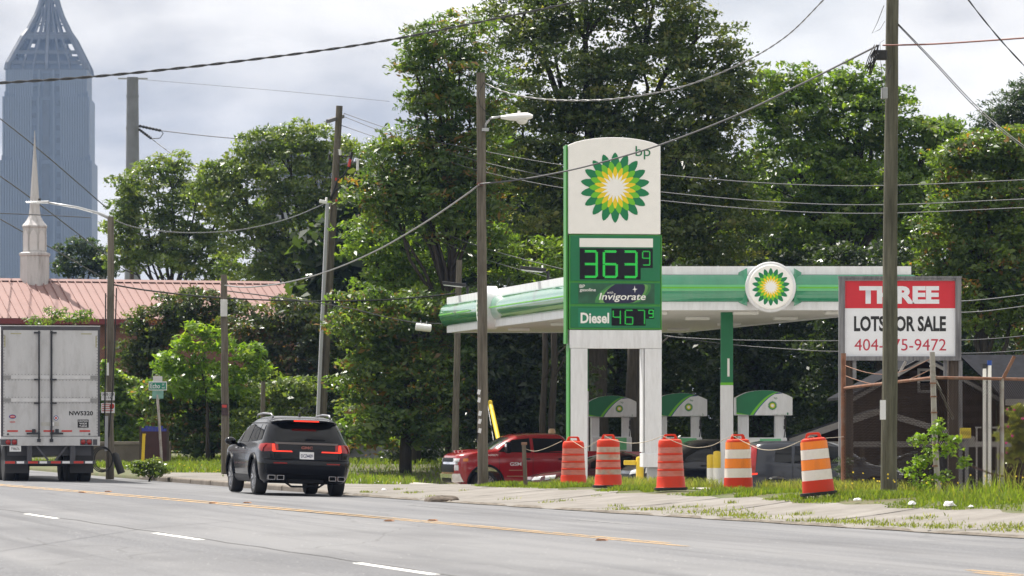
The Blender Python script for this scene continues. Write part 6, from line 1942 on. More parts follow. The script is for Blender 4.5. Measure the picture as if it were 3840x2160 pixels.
obj('frame_post', MB().bb((lx(3145), -0.06, 0 - 0.2), (lx(3168) - 0.002, 0.08, lz(1043))), m_wood_gr, ls)
obj('frame_post', MB().bb((lx(3583) + 0.002, -0.06, lz(1352)), (lx(3604), 0.08, lz(1043))), m_wood_gr, ls)
obj('frame_rail', MB().bb((lx(3143), -0.07, lz(1043)), (lx(3606), 0.09, lz(1036))), m_wood_gr, ls)
obj('frame_rail', MB().bb((lx(3168), -0.05, lz(1051.5)), (lx(3583), 0.06, lz(1043.5))), m_wood_gr, ls)
obj('frame_rail', MB().bb((lx(3168), -0.06, lz(1352)), (lx(3583), 0.08, lz(1336.5))), m_wood_gr, ls)
for px, w_ in ((3182, 0.24), (3580, 0.27)):
    obj('timber_leg', MB().bb((lx(px) - w_ / 2, 0.09, -0.2), (lx(px) + w_ / 2, 0.35, lz(1060))), m_wood_d, ls, bevel=0.01)
for px in (3205, 3546, 3603):
    obj('brace_post', MB().bb((lx(px) - 0.045, 0.04, -0.1 if px == 3603 else lz(1420)), (lx(px) + 0.045, 0.085, lz(1352.5))), m_wood_gr, ls)
obj('brace', MB().beam((lx(3370), 0.2, lz(1410)), (lx(3400), 0.2, lz(1355)), 0.06, 0.06), m_htrim, ls)

# ------------------------------------------------------------------ chain-link fence
m_frust = mat('rusty_pipe', (0.20, 0.085, 0.045), 0.7, var=0.3, scale=6, dirt=(0.30, 0.24, 0.19), dirt_amt=0.6, dirt_scale=5)
m_fpost = mat('grey_post', (0.36, 0.34, 0.31), 0.6, var=0.15, scale=5, dirt=(0.16, 0.07, 0.04), dirt_amt=0.8, dirt_scale=4)
m_mesh = mat('dark_chain_link', (0.030, 0.020, 0.015), 0.8, metal=0.0, spec=0.2, var=0.2)
FT = 2.42
fL = Vector((at(3163, 0, 79).x, 79.0, 0))
fC = Vector((at(3500, 0, 75).x, 75.0, 0))
fR = Vector((at(3757, 0, 76.2).x, 76.2, 0))
fE = fC + (fR - fC) * 2.1
fence = thing('chain_link_fence', 'rusty chain-link fence with pale corner post right of the land sale sign', 'fence', (fC.x, fC.y, g_at(fC.x, fC.y)))
FO = Vector((fC.x, fC.y, g_at(fC.x, fC.y)))
def fp(p, z): return Vector((p.x, p.y, z)) - FO
def gzp(p): return g_at(p.x, p.y)
obj('post', MB().cyl(fp(fL, gzp(fL) - 0.1), fp(fL, 2.95), 0.05, n=12), m_frust, fence, smooth=50)
pc = obj('post', MB().tube([fp(fC, gzp(fC) - 0.1) + Vector((0.10, 0, 0)), fp(fC, 1.2) + Vector((0.03, 0, 0)), fp(fC, 2.90) + Vector((-0.02, 0, 0))], [0.055, 0.055, 0.05], 12), m_fpost, fence, smooth=50)
obj('post', MB().cyl(fp(fR, gzp(fR) - 0.1), fp(fR, FT), 0.042, n=10), m_fpost, fence, smooth=50)
obj('arm', MB().beam(fp(fR, FT - 0.05), fp(fR, FT) + Vector((0.24, 0, 0.42)), 0.05, 0.06), m_frust, fence)
for zz in (0.75, 1.15, 1.45, 1.75, 2.05, 2.30, 2.44, 2.62):
    obj('post_band', MB().lathe([(0.062, 0), (0.062, 0.03)], 12, Matrix.Translation(fp(fC, zz) + Vector((0.03 - (zz - 1.2) * 0.03, 0, 0)))), m_fpost if zz > 2.3 else m_frust, pc)
obj('top_rail', MB().cyl(fp(fL, FT - 0.16), fp(fC, FT), 0.03, n=8), m_frust, fence)
obj('top_rail', MB().cyl(fp(fC, FT), fp(fE, FT - 0.02), 0.03, n=8), m_frust, fence)
obj('brace_pipe', MB().cyl(fp(fC, FT - 0.05) + Vector((0.05, 0.05, 0)), fp(fC.lerp(fR, 0.29), 1.65) + Vector((0, 0.1, 0)), 0.025, n=8), m_fpost, fence)
for k, (za, zb) in enumerate(((2.72, 2.80), (2.52, 2.60))):
    P = [fp(fL.lerp(fC, t), za + (zb - za) * t - 0.25 * math.sin(math.pi * t)) for t in np.linspace(0, 1, 12)]
    obj('barbed_wire', MB().tube(P, 0.008, 4), m_frust, fence)
def link_mesh(p0, p1, cell, zb0, zb1, zt):
    """zigzag wires of a chain-link fabric"""
    L = (p1 - p0).length
    n = int(L / cell)
    mb = MB()
    r = 0.0062
    vs, fs = [], []
    H = zt - min(zb0, zb1)
    m = int(H / cell)
    for i in range(n):
        for j in range(m):
            for s_ in (0, 1):
                a = ((i + s_) * cell, j * cell)
                b_ = ((i + 1 - s_) * cell, (j + 1) * cell)
                q = []
                for (w_, h_) in (a, b_):
                    t = w_ / L
                    pp = p0.lerp(p1, min(t, 1))
                    zz = zb0 + (zb1 - zb0) * t + h_
                    q.append(Vector((pp.x, pp.y, min(zz, zt))) - FO)
                dd = (q[1] - q[0])
                dn = (p1 - p0).normalized()
                sd = dd.normalized().cross(Vector((-dn.y, dn.x, 0)))
                nn = Vector((-dn.y, dn.x, 0))
                k = len(vs)
                vs += [q[0] + sd * r, q[0] - sd * r * .5 + nn * r, q[0] - sd * r * .5 - nn * r, q[1] + sd * r, q[1] - sd * r * .5 + nn * r, q[1] - sd * r * .5 - nn * r]
                fs += [(k, k + 1, k + 4, k + 3), (k + 1, k + 2, k + 5, k + 4), (k + 2, k, k + 3, k + 5)]
    return mb.add(vs, fs)
o_ = obj('link_fabric', link_mesh(fC, fE, 0.062, gzp(fC), gzp(fE), FT), m_mesh, fence, fix=False)
o_['kind'] = 'stuff'
o_ = obj('link_fabric', link_mesh(fL, fC, 0.062, gzp(fL), gzp(fC), FT - 0.10), m_mesh, fence, fix=False)
o_['kind'] = 'stuff'
# chain hanging along the fence
P = [fp(fC, 1.22) + Vector((0.02, -0.06, 0)), fp(fC.lerp(fR, 0.25), 1.02) + Vector((0, -.06, 0)), fp(fC.lerp(fR, 0.55), 0.75) + Vector((0, -.06, 0)), fp(fC.lerp(fR, 0.85), 0.60) + Vector((0, -.06, 0)), fp(fR, 0.56) + Vector((0, -.06, 0)), fp(fC.lerp(fR, 1.4), 0.55) + Vector((0, -.06, 0))]
Q = [Vector(p) + FO for p in P]
mb = MB()
arr = np.array([q[:] for q in Q])
LL = np.r_[0, np.cumsum(np.linalg.norm(np.diff(arr, axis=0), axis=1))]
ns_ = int(LL[-1] / 0.042)
for i in range(ns_):
    s0, s1 = LL[-1] * i / ns_, LL[-1] * (i + 1.35) / ns_
    a = Vector([float(np.interp(s0, LL, arr[:, k])) for k in range(3)])
    b_ = Vector([float(np.interp(s1, LL, arr[:, k])) for k in range(3)])
    mb.beam(a, b_, 0.034 if i % 2 else 0.012, 0.012 if i % 2 else 0.034)
o_ = obj('rusty_chain', mb, mat('rust_brown', (0.07, 0.03, 0.022), 0.8, var=0.3))
tag(o_, 'rusty chain sagging along the chain-link fence from the pale corner post', 'chain')

# white vent pipes in the yard
for px, py, m_c, lab in ((3692, 1364, M_DKPLASTIC, 'white vent pipe with black cap in the fenced yard'), (3711, 1352, M_BLUE, 'white vent pipe with blue cap in the fenced yard')):
    p = at(px, py, 100)
    t = thing('vent_pipe', lab, 'pipe', (p.x, 100, g_at(p.x, 100)), group='vent pipes in the yard')
    h = p.z - g_at(p.x, 100)
    obj('pipe', MB().cyl((0, 0, 0), (0, 0, h - 0.1), 0.045, n=12), M_PWHITE, t, smooth=50)
    obj('cap', MB().cyl((0, 0, h - 0.12), (0, 0, h), 0.06, n=12), m_c, t, smooth=50)
p = at(3735, 1625, 99.5)
t = thing('pipe_frame', 'grey metal frame around the white vent pipes', 'frame', (p.x - 0.15, 99.5, g_at(p.x, 99.5)))
hh = at(3735, 1606, 99.5).z - g_at(p.x, 99.5)
for x in (-0.33, 0.2):
    obj('upright', MB().bb((x - 0.02, -0.02, 0), (x + 0.02, 0.02, hh)), m_htrim, t)
obj('top_bar', MB().bb((-0.36, -0.02, hh), (0.24, 0.02, hh + 0.04)), m_htrim, t)
p = at(3626, 1625, 90)
t = thing('yard_sign', 'small yellow board on a post behind the chain-link fence', 'sign', (p.x, 90, g_at(p.x, 90)))
h = p.z - g_at(p.x, 90)
obj('post', MB().bb((-0.04, 0.01, 0), (0.04, 0.06, h + 0.1)), m_wood_gr, t)
yb = obj('board', MB().bb((-0.16, -0.01, h - 0.11), (0.09, 0.008, h + 0.12)), mat('sign_yellow', (0.70, 0.55, 0.04), 0.5), t)
lettering('VAG', 0.20, 0.09, (-0.035, -0.014, h), m_blackp, yb, bold=0.02)
sedan('dark_car', 'dark car parked in the yard behind the chain-link fence', at(3420, 1600, 103).x, 103.0, R(180), mat('dull_black_paint', (0.010, 0.011, 0.015), 0.55, spec=0.2), -0.52)

# ------------------------------------------------------------------ small street things
# street name sign
Ys = 112.0
p = at(598, 1770, Ys)
t = thing('street_sign', 'green street name sign on a bent post in the verge', 'street sign', (at(607, 1770, Ys).x, Ys, g_at(p.x, Ys)))
o3 = Vector((at(607, 1770, Ys).x, Ys, g_at(p.x, Ys)))
P = [Vector((0, 0, -0.1)), at(604, 1690, Ys) - o3, at(596, 1560, Ys) - o3, at(590, 1480, Ys) - o3]
obj('post', MB().tube(P, 0.036, 8), m_fpost, t, smooth=True)
def blade(px0, px1, py0, py1, m, name='name_blade', yy=-0.05):
    a, c_ = at(px0, py1, Ys) - o3, at(px1, py0, Ys) - o3
    return obj(name, MB().bb((a.x, yy, a.z), (c_.x, yy + 0.015, c_.z)), m, t, bevel=0.004), (a + c_) / 2, c_ - a
m_sg = mat('street_green', (0.02, 0.22, 0.14), 0.4, var=0.1)
b1, c1, d1 = blade(558, 626, 1431, 1464, m_paper)
obj('blade_field', MB().bb((c1.x - 0.235, -0.056, c1.z - 0.10), (c1.x + 0.235, -0.051, c1.z + 0.10)), m_sg, b1)
lettering('Echo', 0.27, 0.135, (c1.x - 0.07, -0.06, c1.z), m_paper, b1, bold=0.01)
lettering('ST', 0.065, 0.05, (c1.x + 0.155, -0.06, c1.z + 0.04), m_paper, b1, bold=0.01)
lettering('NW', 0.08, 0.05, (c1.x + 0.16, -0.06, c1.z - 0.05), m_paper, b1, bold=0.01)
blade(574, 609, 1411, 1431, mat('faded_plate', (0.55, 0.54, 0.54), 0.5), 'cross_blade', -0.02)
b2, c2, d2 = blade(571, 613, 1465, 1495, mat('faded_green', (0.18, 0.36, 0.30), 0.5, var=0.2), 'cross_blade', -0.02)
# yellow marker
p = at(533, 1712, 116)
t = thing('marker_post', 'yellow marker post in the grass beside the street name sign', 'marker post', (p.x, 116, g_at(p.x, 116)))
h = at(533, 1632, 116).z - g_at(p.x, 116)
obj('flat_post', MB().beam((0, 0, -0.05), (0.05, 0, h), 0.02, 0.09, up=(1, 0, 0)), m_boly, t, bevel=0.005)
obj('cap', MB().box((0.06, 0, h + 0.02), (0.10, 0.03, 0.05)), m_boly, t)
# dark board with blue top
p = at(578, 1690, 146)
t = thing('notice_board', 'dark brown board with ragged blue top at the hedge', 'board', (p.x, 146, g_at(p.x, 146)))
g0 = g_at(p.x, 146)
zt_ = at(578, 1597, 146).z - g0
obj('panel', MB().bb((-0.46, 0, 0.1), (0.46, 0.06, zt_ - 0.2)), mat('maroon_board', (0.045, 0.014, 0.014), 0.7, var=0.3), t)
for k in range(7):
    obj('blue_strip', MB().bb((-0.46 + k * 0.132, -0.01, zt_ - 0.2), (-0.46 + k * 0.132 + 0.12, 0.05, zt_ - random.uniform(-0.02, 0.12))), mat('faded_blue', (0.03, 0.04, 0.28), 0.6), t)
for x in (-0.5, 0.5):
    obj('post', MB().bb((x - 0.04, -0.02, -0.1), (x + 0.04, 0.06, zt_)), m_wood_d, t)
# wooden stake
p = at(1972, 1790, 88)
t = thing('wooden_stake', 'short leaning wooden stake holding the rope left of the first barrel', 'stake', (p.x, 88, g_at(p.x, 88)))
tp = at(1964, 1664, 88) - Vector((p.x, 88, g_at(p.x, 88)))
obj('shaft', MB().beam((0, 0, -0.1), tp, 0.10, 0.09), m_wood, t, bevel=0.01)
obj('cap', MB().box(tp + Vector((0.01, 0, 0.0)), (0.13, 0.11, 0.06)), mat('rusty_cap', (0.20, 0.11, 0.07), 0.8), t, bevel=0.01)
# yellow guy guard
a, c_ = at(1838, 1508, 133), at(1872, 1662, 129.5)
base = Vector((c_.x + 0.1, 129, g_at(c_.x, 129)))
t = thing('guy_wire_guard', 'slanting yellow guy wire guard behind the red pickup', 'guard', base)
obj('sleeve', MB().cyl(a - base, c_ - base, 0.075, n=10), m_boly, t, smooth=50)
obj('guy_wire', MB().cyl(Vector((0, 0, 0)), at(1800, 1340, 137) - base, 0.012, n=5), m_wgrey, t)
# low walls
def low_wall(label, a, b_, Y, yt, yb, m):
    p0, p1 = at(a, yb, Y), at(b_, yb, Y)
    zt_ = at(a, yt, Y).z
    g0 = min(g_at(p0.x, Y), g_at(p1.x, Y)) - 0.2
    t = thing('low_wall', label, 'wall', ((p0.x + p1.x) / 2, Y, g0))
    w_ = (p1.x - p0.x) / 2
    obj('wall_face', MB().bb((-w_, 0, 0), (w_, 0.3, zt_ - g0 - 0.12)), m, t, bevel=0.01)
    obj('coping', MB().bb((-w_, -0.05, zt_ - g0 - 0.12), (w_, 0.35, zt_ - g0)), m_kerb, t, bevel=0.02)
low_wall('low grey concrete wall between the black car and the red pickup', 1290, 1660, 150, 1652, 1745, concrete('grey_wall', (0.24, 0.24, 0.25), (0.33, 0.33, 0.35)))
low_wall('low brown wall behind the pole with taped notices', 330, 640, 150, 1656, 1720, concrete('brown_wall', (0.10, 0.085, 0.07), (0.17, 0.15, 0.13)))
# broken kerb lump beside the driveway
c_ = Vector(xy(79.2, float(vk(79.2)) + 0.02))
mb = MB()
rr = random.Random(3)
def lump(i, j):
    a = math.pi * 2 * i
    b2_ = math.pi / 2 * j
    return Vector((c_.x, c_.y, float(road_z(18)) - 0.01)) + Vector((0.34 * math.cos(a) * math.cos(b2_) ** 0.5 * (1 + 0.12 * math.sin(5 * a)), 0.45 * math.sin(a) * math.cos(b2_) ** 0.5, 0.12 * math.sin(b2_) ** 0.7 * (1 + 0.15 * math.sin(3 * a + 1))))
o_ = obj('broken_kerb', mb.grid(lump, 20, 8), mat('broken_brown_concrete', (0.10, 0.08, 0.062), 0.95, var=0.4, scale=9, bump=1.0, bscale=18), smooth=True)
tag(o_, 'broken rounded lump of kerb concrete beside the driveway', 'kerb lump')
# raised pavement markers
m_rpm = mat('amber_marker', (0.36, 0.17, 0.08), 0.5, var=0.2)
rp = [(308, 1846, 'brown raised pavement marker on the yellow line below the trailer, left one'), (406, 1845, 'brown raised pavement marker on the yellow line below the trailer, right one'), (800, 1888, 'brown raised pavement marker left of the black car shadow'), (928, 1887, 'brown raised pavement marker just below the black car'),
      (1459, 1956, 'brown raised pavement marker below the driveway, left one'), (1623, 1952, 'brown raised pavement marker below the driveway, right one'), (2257, 2028, 'brown raised pavement marker near the end of the yellow lines')]
for px, py, lab in rp:
    Y = (CAM_H - 0.075) * FPX / (py - HORIZON)
    X = (px - CENTRE) / FPX * Y
    mb = MB()
    mb.prism([(-0.075, 0), (0.075, 0), (0.045, 0.022), (-0.045, 0.022)], -0.06, 0.06)
    o_ = obj('pavement_marker', mb, m_rpm, loc=(X, Y, g_at(X, Y) + 0.005), rot=(0, 0, -TH))
    tag(o_, lab, 'road marker', 'raised pavement markers')
# litter
def ground_hit(px, py):
    Y = 35.0
    while Y < 260:
        p = at(px, py, Y)
        if p.z <= g_at(p.x, Y):
            break
        Y += 0.1
    return (px - CENTRE) / FPX * Y, Y
lit = [(3215, 1882, 0.07, 'crumpled white litter at the grass edge left of the greenish pole'), (3420, 1898, 0.08, 'white plastic litter just right of the greenish pole'), (3560, 1902, 0.11, 'largest crumpled white paper litter below the fence corner'), (1440, 1842, 0.06, 'small white cup litter on the sidewalk beside the black car'), (2350, 1801, 0.07, 'white litter in the grass behind the barrels'), (3640, 1908, 0.05, 'small white scrap of litter below the fence mesh')]
for i, (px, py, sz_, lab) in enumerate(lit):
    X, Y = ground_hit(px, py)
    rr = random.Random(i)
    bm = bmesh.new()
    bmesh.ops.create_icosphere(bm, subdivisions=2, radius=sz_)
    for v in bm.verts:
        v.co = Vector((v.co.x * rr.uniform(0.6, 1.2), v.co.y * rr.uniform(0.6, 1.1), abs(v.co.z) * rr.uniform(0.3, 0.9)))
    me = bpy.data.meshes.new('litter')
    bm.to_mesh(me)
    bm.free()
    o_ = obj('litter', me, m_paper, loc=(X, Y, g_at(X, Y) + 0.02))
    tag(o_, lab, 'litter')

# ------------------------------------------------------------------ trees, shrubs, grass
def leaf_mat(name, transl=0.35, rough=0.42, spec=0.5):
    m = bpy.data.materials.new(name)
    m.use_nodes = True
    nt = m.node_tree
    b = nt.nodes['Principled BSDF']
    out = nt.nodes['Material Output']
    at_ = nt.nodes.new('ShaderNodeAttribute')
    at_.attribute_name = 'tint'
    b.inputs['Roughness'].default_value = rough
    b.inputs['Specular IOR Level'].default_value = spec
    nt.links.new(at_.outputs['Color'], b.inputs['Base Color'])
    tr_ = nt.nodes.new('ShaderNodeBsdfTranslucent')
    hs = nt.nodes.new('ShaderNodeMix')
    hs.data_type = 'RGBA'
    hs.blend_type = 'MULTIPLY'
    hs.inputs['Factor'].default_value = 1.0
    hs.inputs['B'].default_value = (2.7, 2.6, 0.9, 1)
    nt.links.new(at_.outputs['Color'], hs.inputs['A'])
    nt.links.new(hs.outputs['Result'], tr_.inputs['Color'])
    mx = nt.nodes.new('ShaderNodeMixShader')
    mx.inputs['Fac'].default_value = transl
    nt.links.new(b.outputs['BSDF'], mx.inputs[1])
    nt.links.new(tr_.outputs['BSDF'], mx.inputs[2])
    nt.links.new(mx.outputs['Shader'], out.inputs['Surface'])
    return m
m_leaf = leaf_mat('leaves', 0.45, 0.36, 0.55)
m_grass = leaf_mat('grass_blades', 0.4, 0.6, 0.3)
m_bark = wood('bark', (0.028, 0.024, 0.02), (0.07, 0.06, 0.05))

def tinted_mesh(name, V, F, T, m):
    """V (n,3) verts, F (k,c) faces, T (n,3) vertex tints"""
    me = bpy.data.meshes.new(name)
    k, c = F.shape
    me.vertices.add(len(V))
    me.vertices.foreach_set('co', V.astype(np.float32).ravel())
    me.loops.add(k * c)
    me.loops.foreach_set('vertex_index', F.astype(np.int32).ravel())
    me.polygons.add(k)
    me.polygons.foreach_set('loop_start', np.arange(0, k * c, c, dtype=np.int32))
    me.update(calc_edges=True)
    a = me.attributes.new('tint', 'FLOAT_COLOR', 'POINT')
    a.data.foreach_set('color', np.concatenate([T, np.ones((len(T), 1))], 1).astype(np.float32).ravel())
    me.materials.append(m)
    return me

def unit(a):
    return a / np.maximum(np.linalg.norm(a, axis=1, keepdims=True), 1e-9)

def leaves(centres, normals, size, ratio, tints, rng, droop=0.25):
    """one diamond leaf per centre"""
    n = len(centres)
    d = unit(rng.normal(size=(n, 3)) * np.array([1, 1, 0.6]) - np.array([0, 0, droop]))
    nn = unit(normals + rng.normal(size=(n, 3)) * 0.55)
    side = unit(np.cross(nn, d))
    up = np.cross(d, side)
    L = size * np.clip(np.exp(rng.normal(size=(n, 1)) * 0.36), 0.45, 2.0)
    W = L * ratio * rng.uniform(0.8, 1.2, (n, 1))
    base = centres - d * L * 0.5
    tip = centres + d * L * 0.5 - up * L * 0.12
    a = centres + side * W * 0.5 + up * W * 0.10 - d * L * 0.08
    b = centres - side * W * 0.5 + up * W * 0.10 - d * L * 0.08
    V = np.stack([base, a, tip, b], 1).reshape(-1, 3)
    F = np.arange(4 * n).reshape(n, 4)
    return V, F, np.repeat(tints, 4, 0)

PAL = {
    'oak': [(0.040, 0.069, 0.018), (0.063, 0.099, 0.025), (0.104, 0.133, 0.038), (0.158, 0.161, 0.053)],
    'feather': [(0.043, 0.083, 0.019), (0.069, 0.121, 0.026), (0.110, 0.155, 0.034), (0.179, 0.106, 0.037)],
    'light': [(0.055, 0.105, 0.019), (0.089, 0.152, 0.028), (0.126, 0.189, 0.036), (0.147, 0.179, 0.050)],
    'rusty': [(0.050, 0.092, 0.018), (0.077, 0.127, 0.024), (0.110, 0.161, 0.030), (0.187, 0.103, 0.035)],
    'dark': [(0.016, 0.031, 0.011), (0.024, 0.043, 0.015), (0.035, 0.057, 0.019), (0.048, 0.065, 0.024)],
    'conifer': [(0.018, 0.036, 0.020), (0.025, 0.048, 0.024), (0.036, 0.057, 0.027), (0.045, 0.064, 0.032)],
    'left': [(0.061, 0.102, 0.026), (0.091, 0.138, 0.033), (0.128, 0.174, 0.042), (0.158, 0.179, 0.055)],
    'myrtle': [(0.026, 0.045, 0.014), (0.042, 0.066, 0.019), (0.064, 0.084, 0.025), (0.105, 0.06, 0.028)],
    'lime': [(0.077, 0.144, 0.016), (0.108, 0.189, 0.020), (0.144, 0.225, 0.027), (0.171, 0.234, 0.045)],
    'yellowgreen': [(0.10, 0.14, 0.02), (0.15, 0.18, 0.025), (0.19, 0.20, 0.04), (0.22, 0.21, 0.06)],
}
TREE_N = [0]
def foliage(name, blobs, Y, pal, leaf=0.15, ratio=0.5, clump=0.5, per=70, dens=1.6, depth=None, seed=0, flat=0.62, origin=None, jitter=0.12):
    """blobs: (px, py, rx, ry[, dY]) in photo pixels at depth Y -> leaf mesh with vertices relative to origin"""
    rng = np.random.default_rng(1000 + seed)
    C, Nn, T = [], [], []
    pal = np.array(PAL[pal])
    for bl in blobs:
        px, py, rx, ry = bl[:4]
        Yb = Y + (bl[4] if len(bl) > 4 else 0)
        s = FPX / Yb
        c0 = np.array(at(px, py, Yb)[:])
        a, c = rx / s, ry / s
        b = depth if depth else 0.85 * min(max(a, c), 3.2)
        K = max(8, int(2.3 * dens * 2 * math.pi * a * c / (math.pi * clump * clump) * 1.15))
        d = unit(rng.normal(size=(K, 3)))
        d[:, 1] -= 0.25
        d = unit(d)
        rad = rng.uniform(0.45, 1.0, (K, 1)) ** 0.6
        # lumpy outline
        lump = 1 + 0.16 * np.sin(d[:, :1] * 7 + px) * np.cos(d[:, 2:] * 6 + py) + rng.normal(size=(K, 1)) * 0.06
        P = d * rad * lump * np.array([a, b, c])
        out = unit(P / np.array([a, b, c]) ** 2)
        cr = clump * rng.uniform(0.55, 1.35, K)
        br = rng.uniform(0, 1, K)
        for k in range(K):
            n = max(8, int(per * (cr[k] / clump) ** 2))
            q = unit(rng.normal(size=(n, 3))) * rng.uniform(0.25, 1.0, (n, 1)) ** 0.55 * cr[k]
            q[:, 2] = np.where(rng.uniform(size=n) < 0.72, np.abs(q[:, 2]), q[:, 2]) * flat
            ax = out[k].copy(); ax[2] = 0.15
            q += np.outer(q @ ax, ax) * 0.5
            C.append(c0 + P[k] + q)
            Nn.append(out[k] * 0.55 + unit(q) * 0.6 + np.array([0, 0, 0.65]))
            t = np.clip(br[k] * 2.2 + rng.normal(size=n) * 0.5, 0, 2.49)
            i0 = t.astype(int)
            col = pal[i0] * (1 - (t - i0)[:, None]) + pal[np.minimum(i0 + 1, 2)] * (t - i0)[:, None]
            odd = rng.uniform(size=n) < (0.03 if br[k] < 0.88 else 0.35)
            col[odd] = pal[3]
            col *= rng.uniform(1 - jitter * 1.5, 1 + jitter * 1.5, (n, 1))
            T.append(col)
    C, Nn, T = np.concatenate(C), np.concatenate(Nn), np.concatenate(T)
    V, F, TT = leaves(C, Nn, leaf, ratio, T, rng)
    if origin is not None:
        V = V - np.array(origin[:])
    TREE_N[0] += len(F)
    return tinted_mesh(name, V, F, TT, m_leaf)

def tree(name, label, blobs, Y, pal, trunk=None, trunk_r=0.22, group='trees behind the station', cat='tree', limbs=True, seed=0, **kw):
    xs = [b[0] for b in blobs]
    px = trunk if trunk else sum(xs) / len(xs)
    X = (px - CENTRE) / FPX * Y
    gg = g_at(X, Y)
    org = Vector((X, Y, gg))
    t = thing(name, label, cat, org, group=group)
    rr = random.Random(seed)
    zs = sorted(at(b[0], b[1], Y).z - gg for b in blobs)
    fork = max(0.8, zs[0] * 0.55)
    top = zs[-1]
    mb = MB()
    P = [Vector((0, 0, -0.2))]
    n = 6
    for i in range(1, n + 1):
        P.append(Vector((rr.uniform(-.15, .15) * i / n * 2, rr.uniform(-.2, .2), top * 0.85 * i / n)))
    obj('trunk', MB().tube(P, [trunk_r * (1.15 - 0.95 * i / n) for i in range(n + 1)], 8), m_bark, t, smooth=True)
    if limbs:
        for b in blobs:
            c = at(b[0], b[1], Y + (b[4] if len(b) > 4 else 0)) - org
            z0 = min(max(fork, c.z * 0.55), top * 0.8)
            k = z0 / (top * 0.85)
            s0 = Vector((P[min(n, int(k * n))].x, P[min(n, int(k * n))].y, z0))
            m1 = s0.lerp(c, 0.4) + Vector((rr.uniform(-.3, .3), rr.uniform(-.3, .3), rr.uniform(0, .5)))
            m2 = s0.lerp(c, 0.75) + Vector((rr.uniform(-.3, .3), rr.uniform(-.3, .3), rr.uniform(-.1, .4)))
            e_ = c + Vector((rr.uniform(-.4, .4), -0.3, b[3] * Y / FPX * 0.6))
            r0 = trunk_r * 0.42
            obj('limb', MB().tube([s0, m1, m2, c, e_], [r0, r0 * 0.75, r0 * 0.5, r0 * 0.35, r0 * 0.12], 6), m_bark, t, smooth=True)
            for q in range(3):
                tip = c + Vector((rr.uniform(-1, 1) * b[2], rr.uniform(-0.6, 0.3) * b[2], rr.uniform(-.6, 1) * b[3])) * (Y / FPX) * 0.85
                mid = m2.lerp(tip, 0.5) + Vector((0, 0, rr.uniform(-.1, .3)))
                obj('branch', MB().tube([m2, mid, tip], [r0 * 0.35, r0 * 0.22, r0 * 0.06], 5), m_bark, t, smooth=True)
    obj('crown', foliage('crown', blobs, Y, pal, seed=seed, origin=org, **kw), None, t)
    return t

GT = 'trees behind the station'
tree('oak_tree', 'huge dark oak towering behind the price sign up to the frame top', [(1960, 70, 190, 130), (2200, -10, 250, 150), (2450, 20, 210, 150), (2610, 150, 150, 110), (2740, 235, 80, 70), (2790, 330, 70, 80), (2100, 300, 250, 210), (2430, 330, 290, 230), (2660, 430, 180, 150), (1960, 560, 180, 200), (2250, 620, 300, 220), (2590, 650, 240, 190), (2060, 850, 210, 170), (2400, 880, 280, 160), (2700, 850, 190, 170)], 146, 'oak', 2230, 0.5, seed=1, leaf=0.15, clump=0.52, per=75)
tree('feathery_tree', 'tall feathery tree left of the price sign with ragged outline against the sky', [(1590, 150, 100, 75), (1545, 235, 85, 55), (1640, 260, 120, 100), (1730, 130, 110, 90), (1560, 400, 70, 60), (1650, 420, 130, 110), (1760, 330, 150, 170), (1570, 560, 95, 90), (1680, 600, 140, 140), (1530, 690, 90, 80), (1800, 560, 110, 170), (1620, 780, 160, 130), (1480, 800, 90, 90), (1780, 800, 120, 160), (1430, 620, 70, 80), (1470, 540, 60, 55), (1400, 740, 80, 90)], 139, 'feather', 1690, 0.2, seed=2, dens=1.35, leaf=0.19, ratio=0.34, clump=0.48, per=62)
tree('green_tree', 'broad light green tree behind the greenish pole', [(2960, 300, 110, 60), (3080, 330, 110, 60), (3220, 310, 100, 70), (3330, 400, 110, 80), (2880, 380, 100, 90), (3010, 460, 170, 120), (3220, 470, 180, 120), (3430, 510, 120, 80), (3500, 520, 90, 70), (3570, 560, 90, 70), (3545, 500, 75, 45), (2980, 660, 230, 180), (3260, 690, 230, 180), (3470, 760, 150, 170), (3050, 870, 230, 150)], 152, 'light', 3150, 0.3, seed=3, dens=1.4, leaf=0.16, ratio=0.55, clump=0.46, per=64)
tree('rusty_tree', 'tree with orange seed tufts at the right edge', [(3590, 590, 90, 60), (3700, 560, 110, 80), (3820, 570, 120, 90), (3640, 740, 170, 130), (3820, 760, 150, 150), (3560, 930, 150, 150), (3760, 980, 190, 160), (3650, 1150, 190, 120), (3850, 1180, 130, 140)], 140, 'rusty', 3700, 0.26, seed=4, leaf=0.17, ratio=0.45, clump=0.44, per=64)
tree('conifer_tree', 'dark evergreen peeking above the orange tufted tree at the right edge', [(3840, 340, 60, 60), (3790, 400, 90, 55), (3720, 460, 70, 50), (3860, 460, 110, 80), (3800, 540, 130, 90)], 168, 'conifer', 3840, 0.3, seed=5, leaf=0.2, ratio=0.22, clump=0.5, per=75)
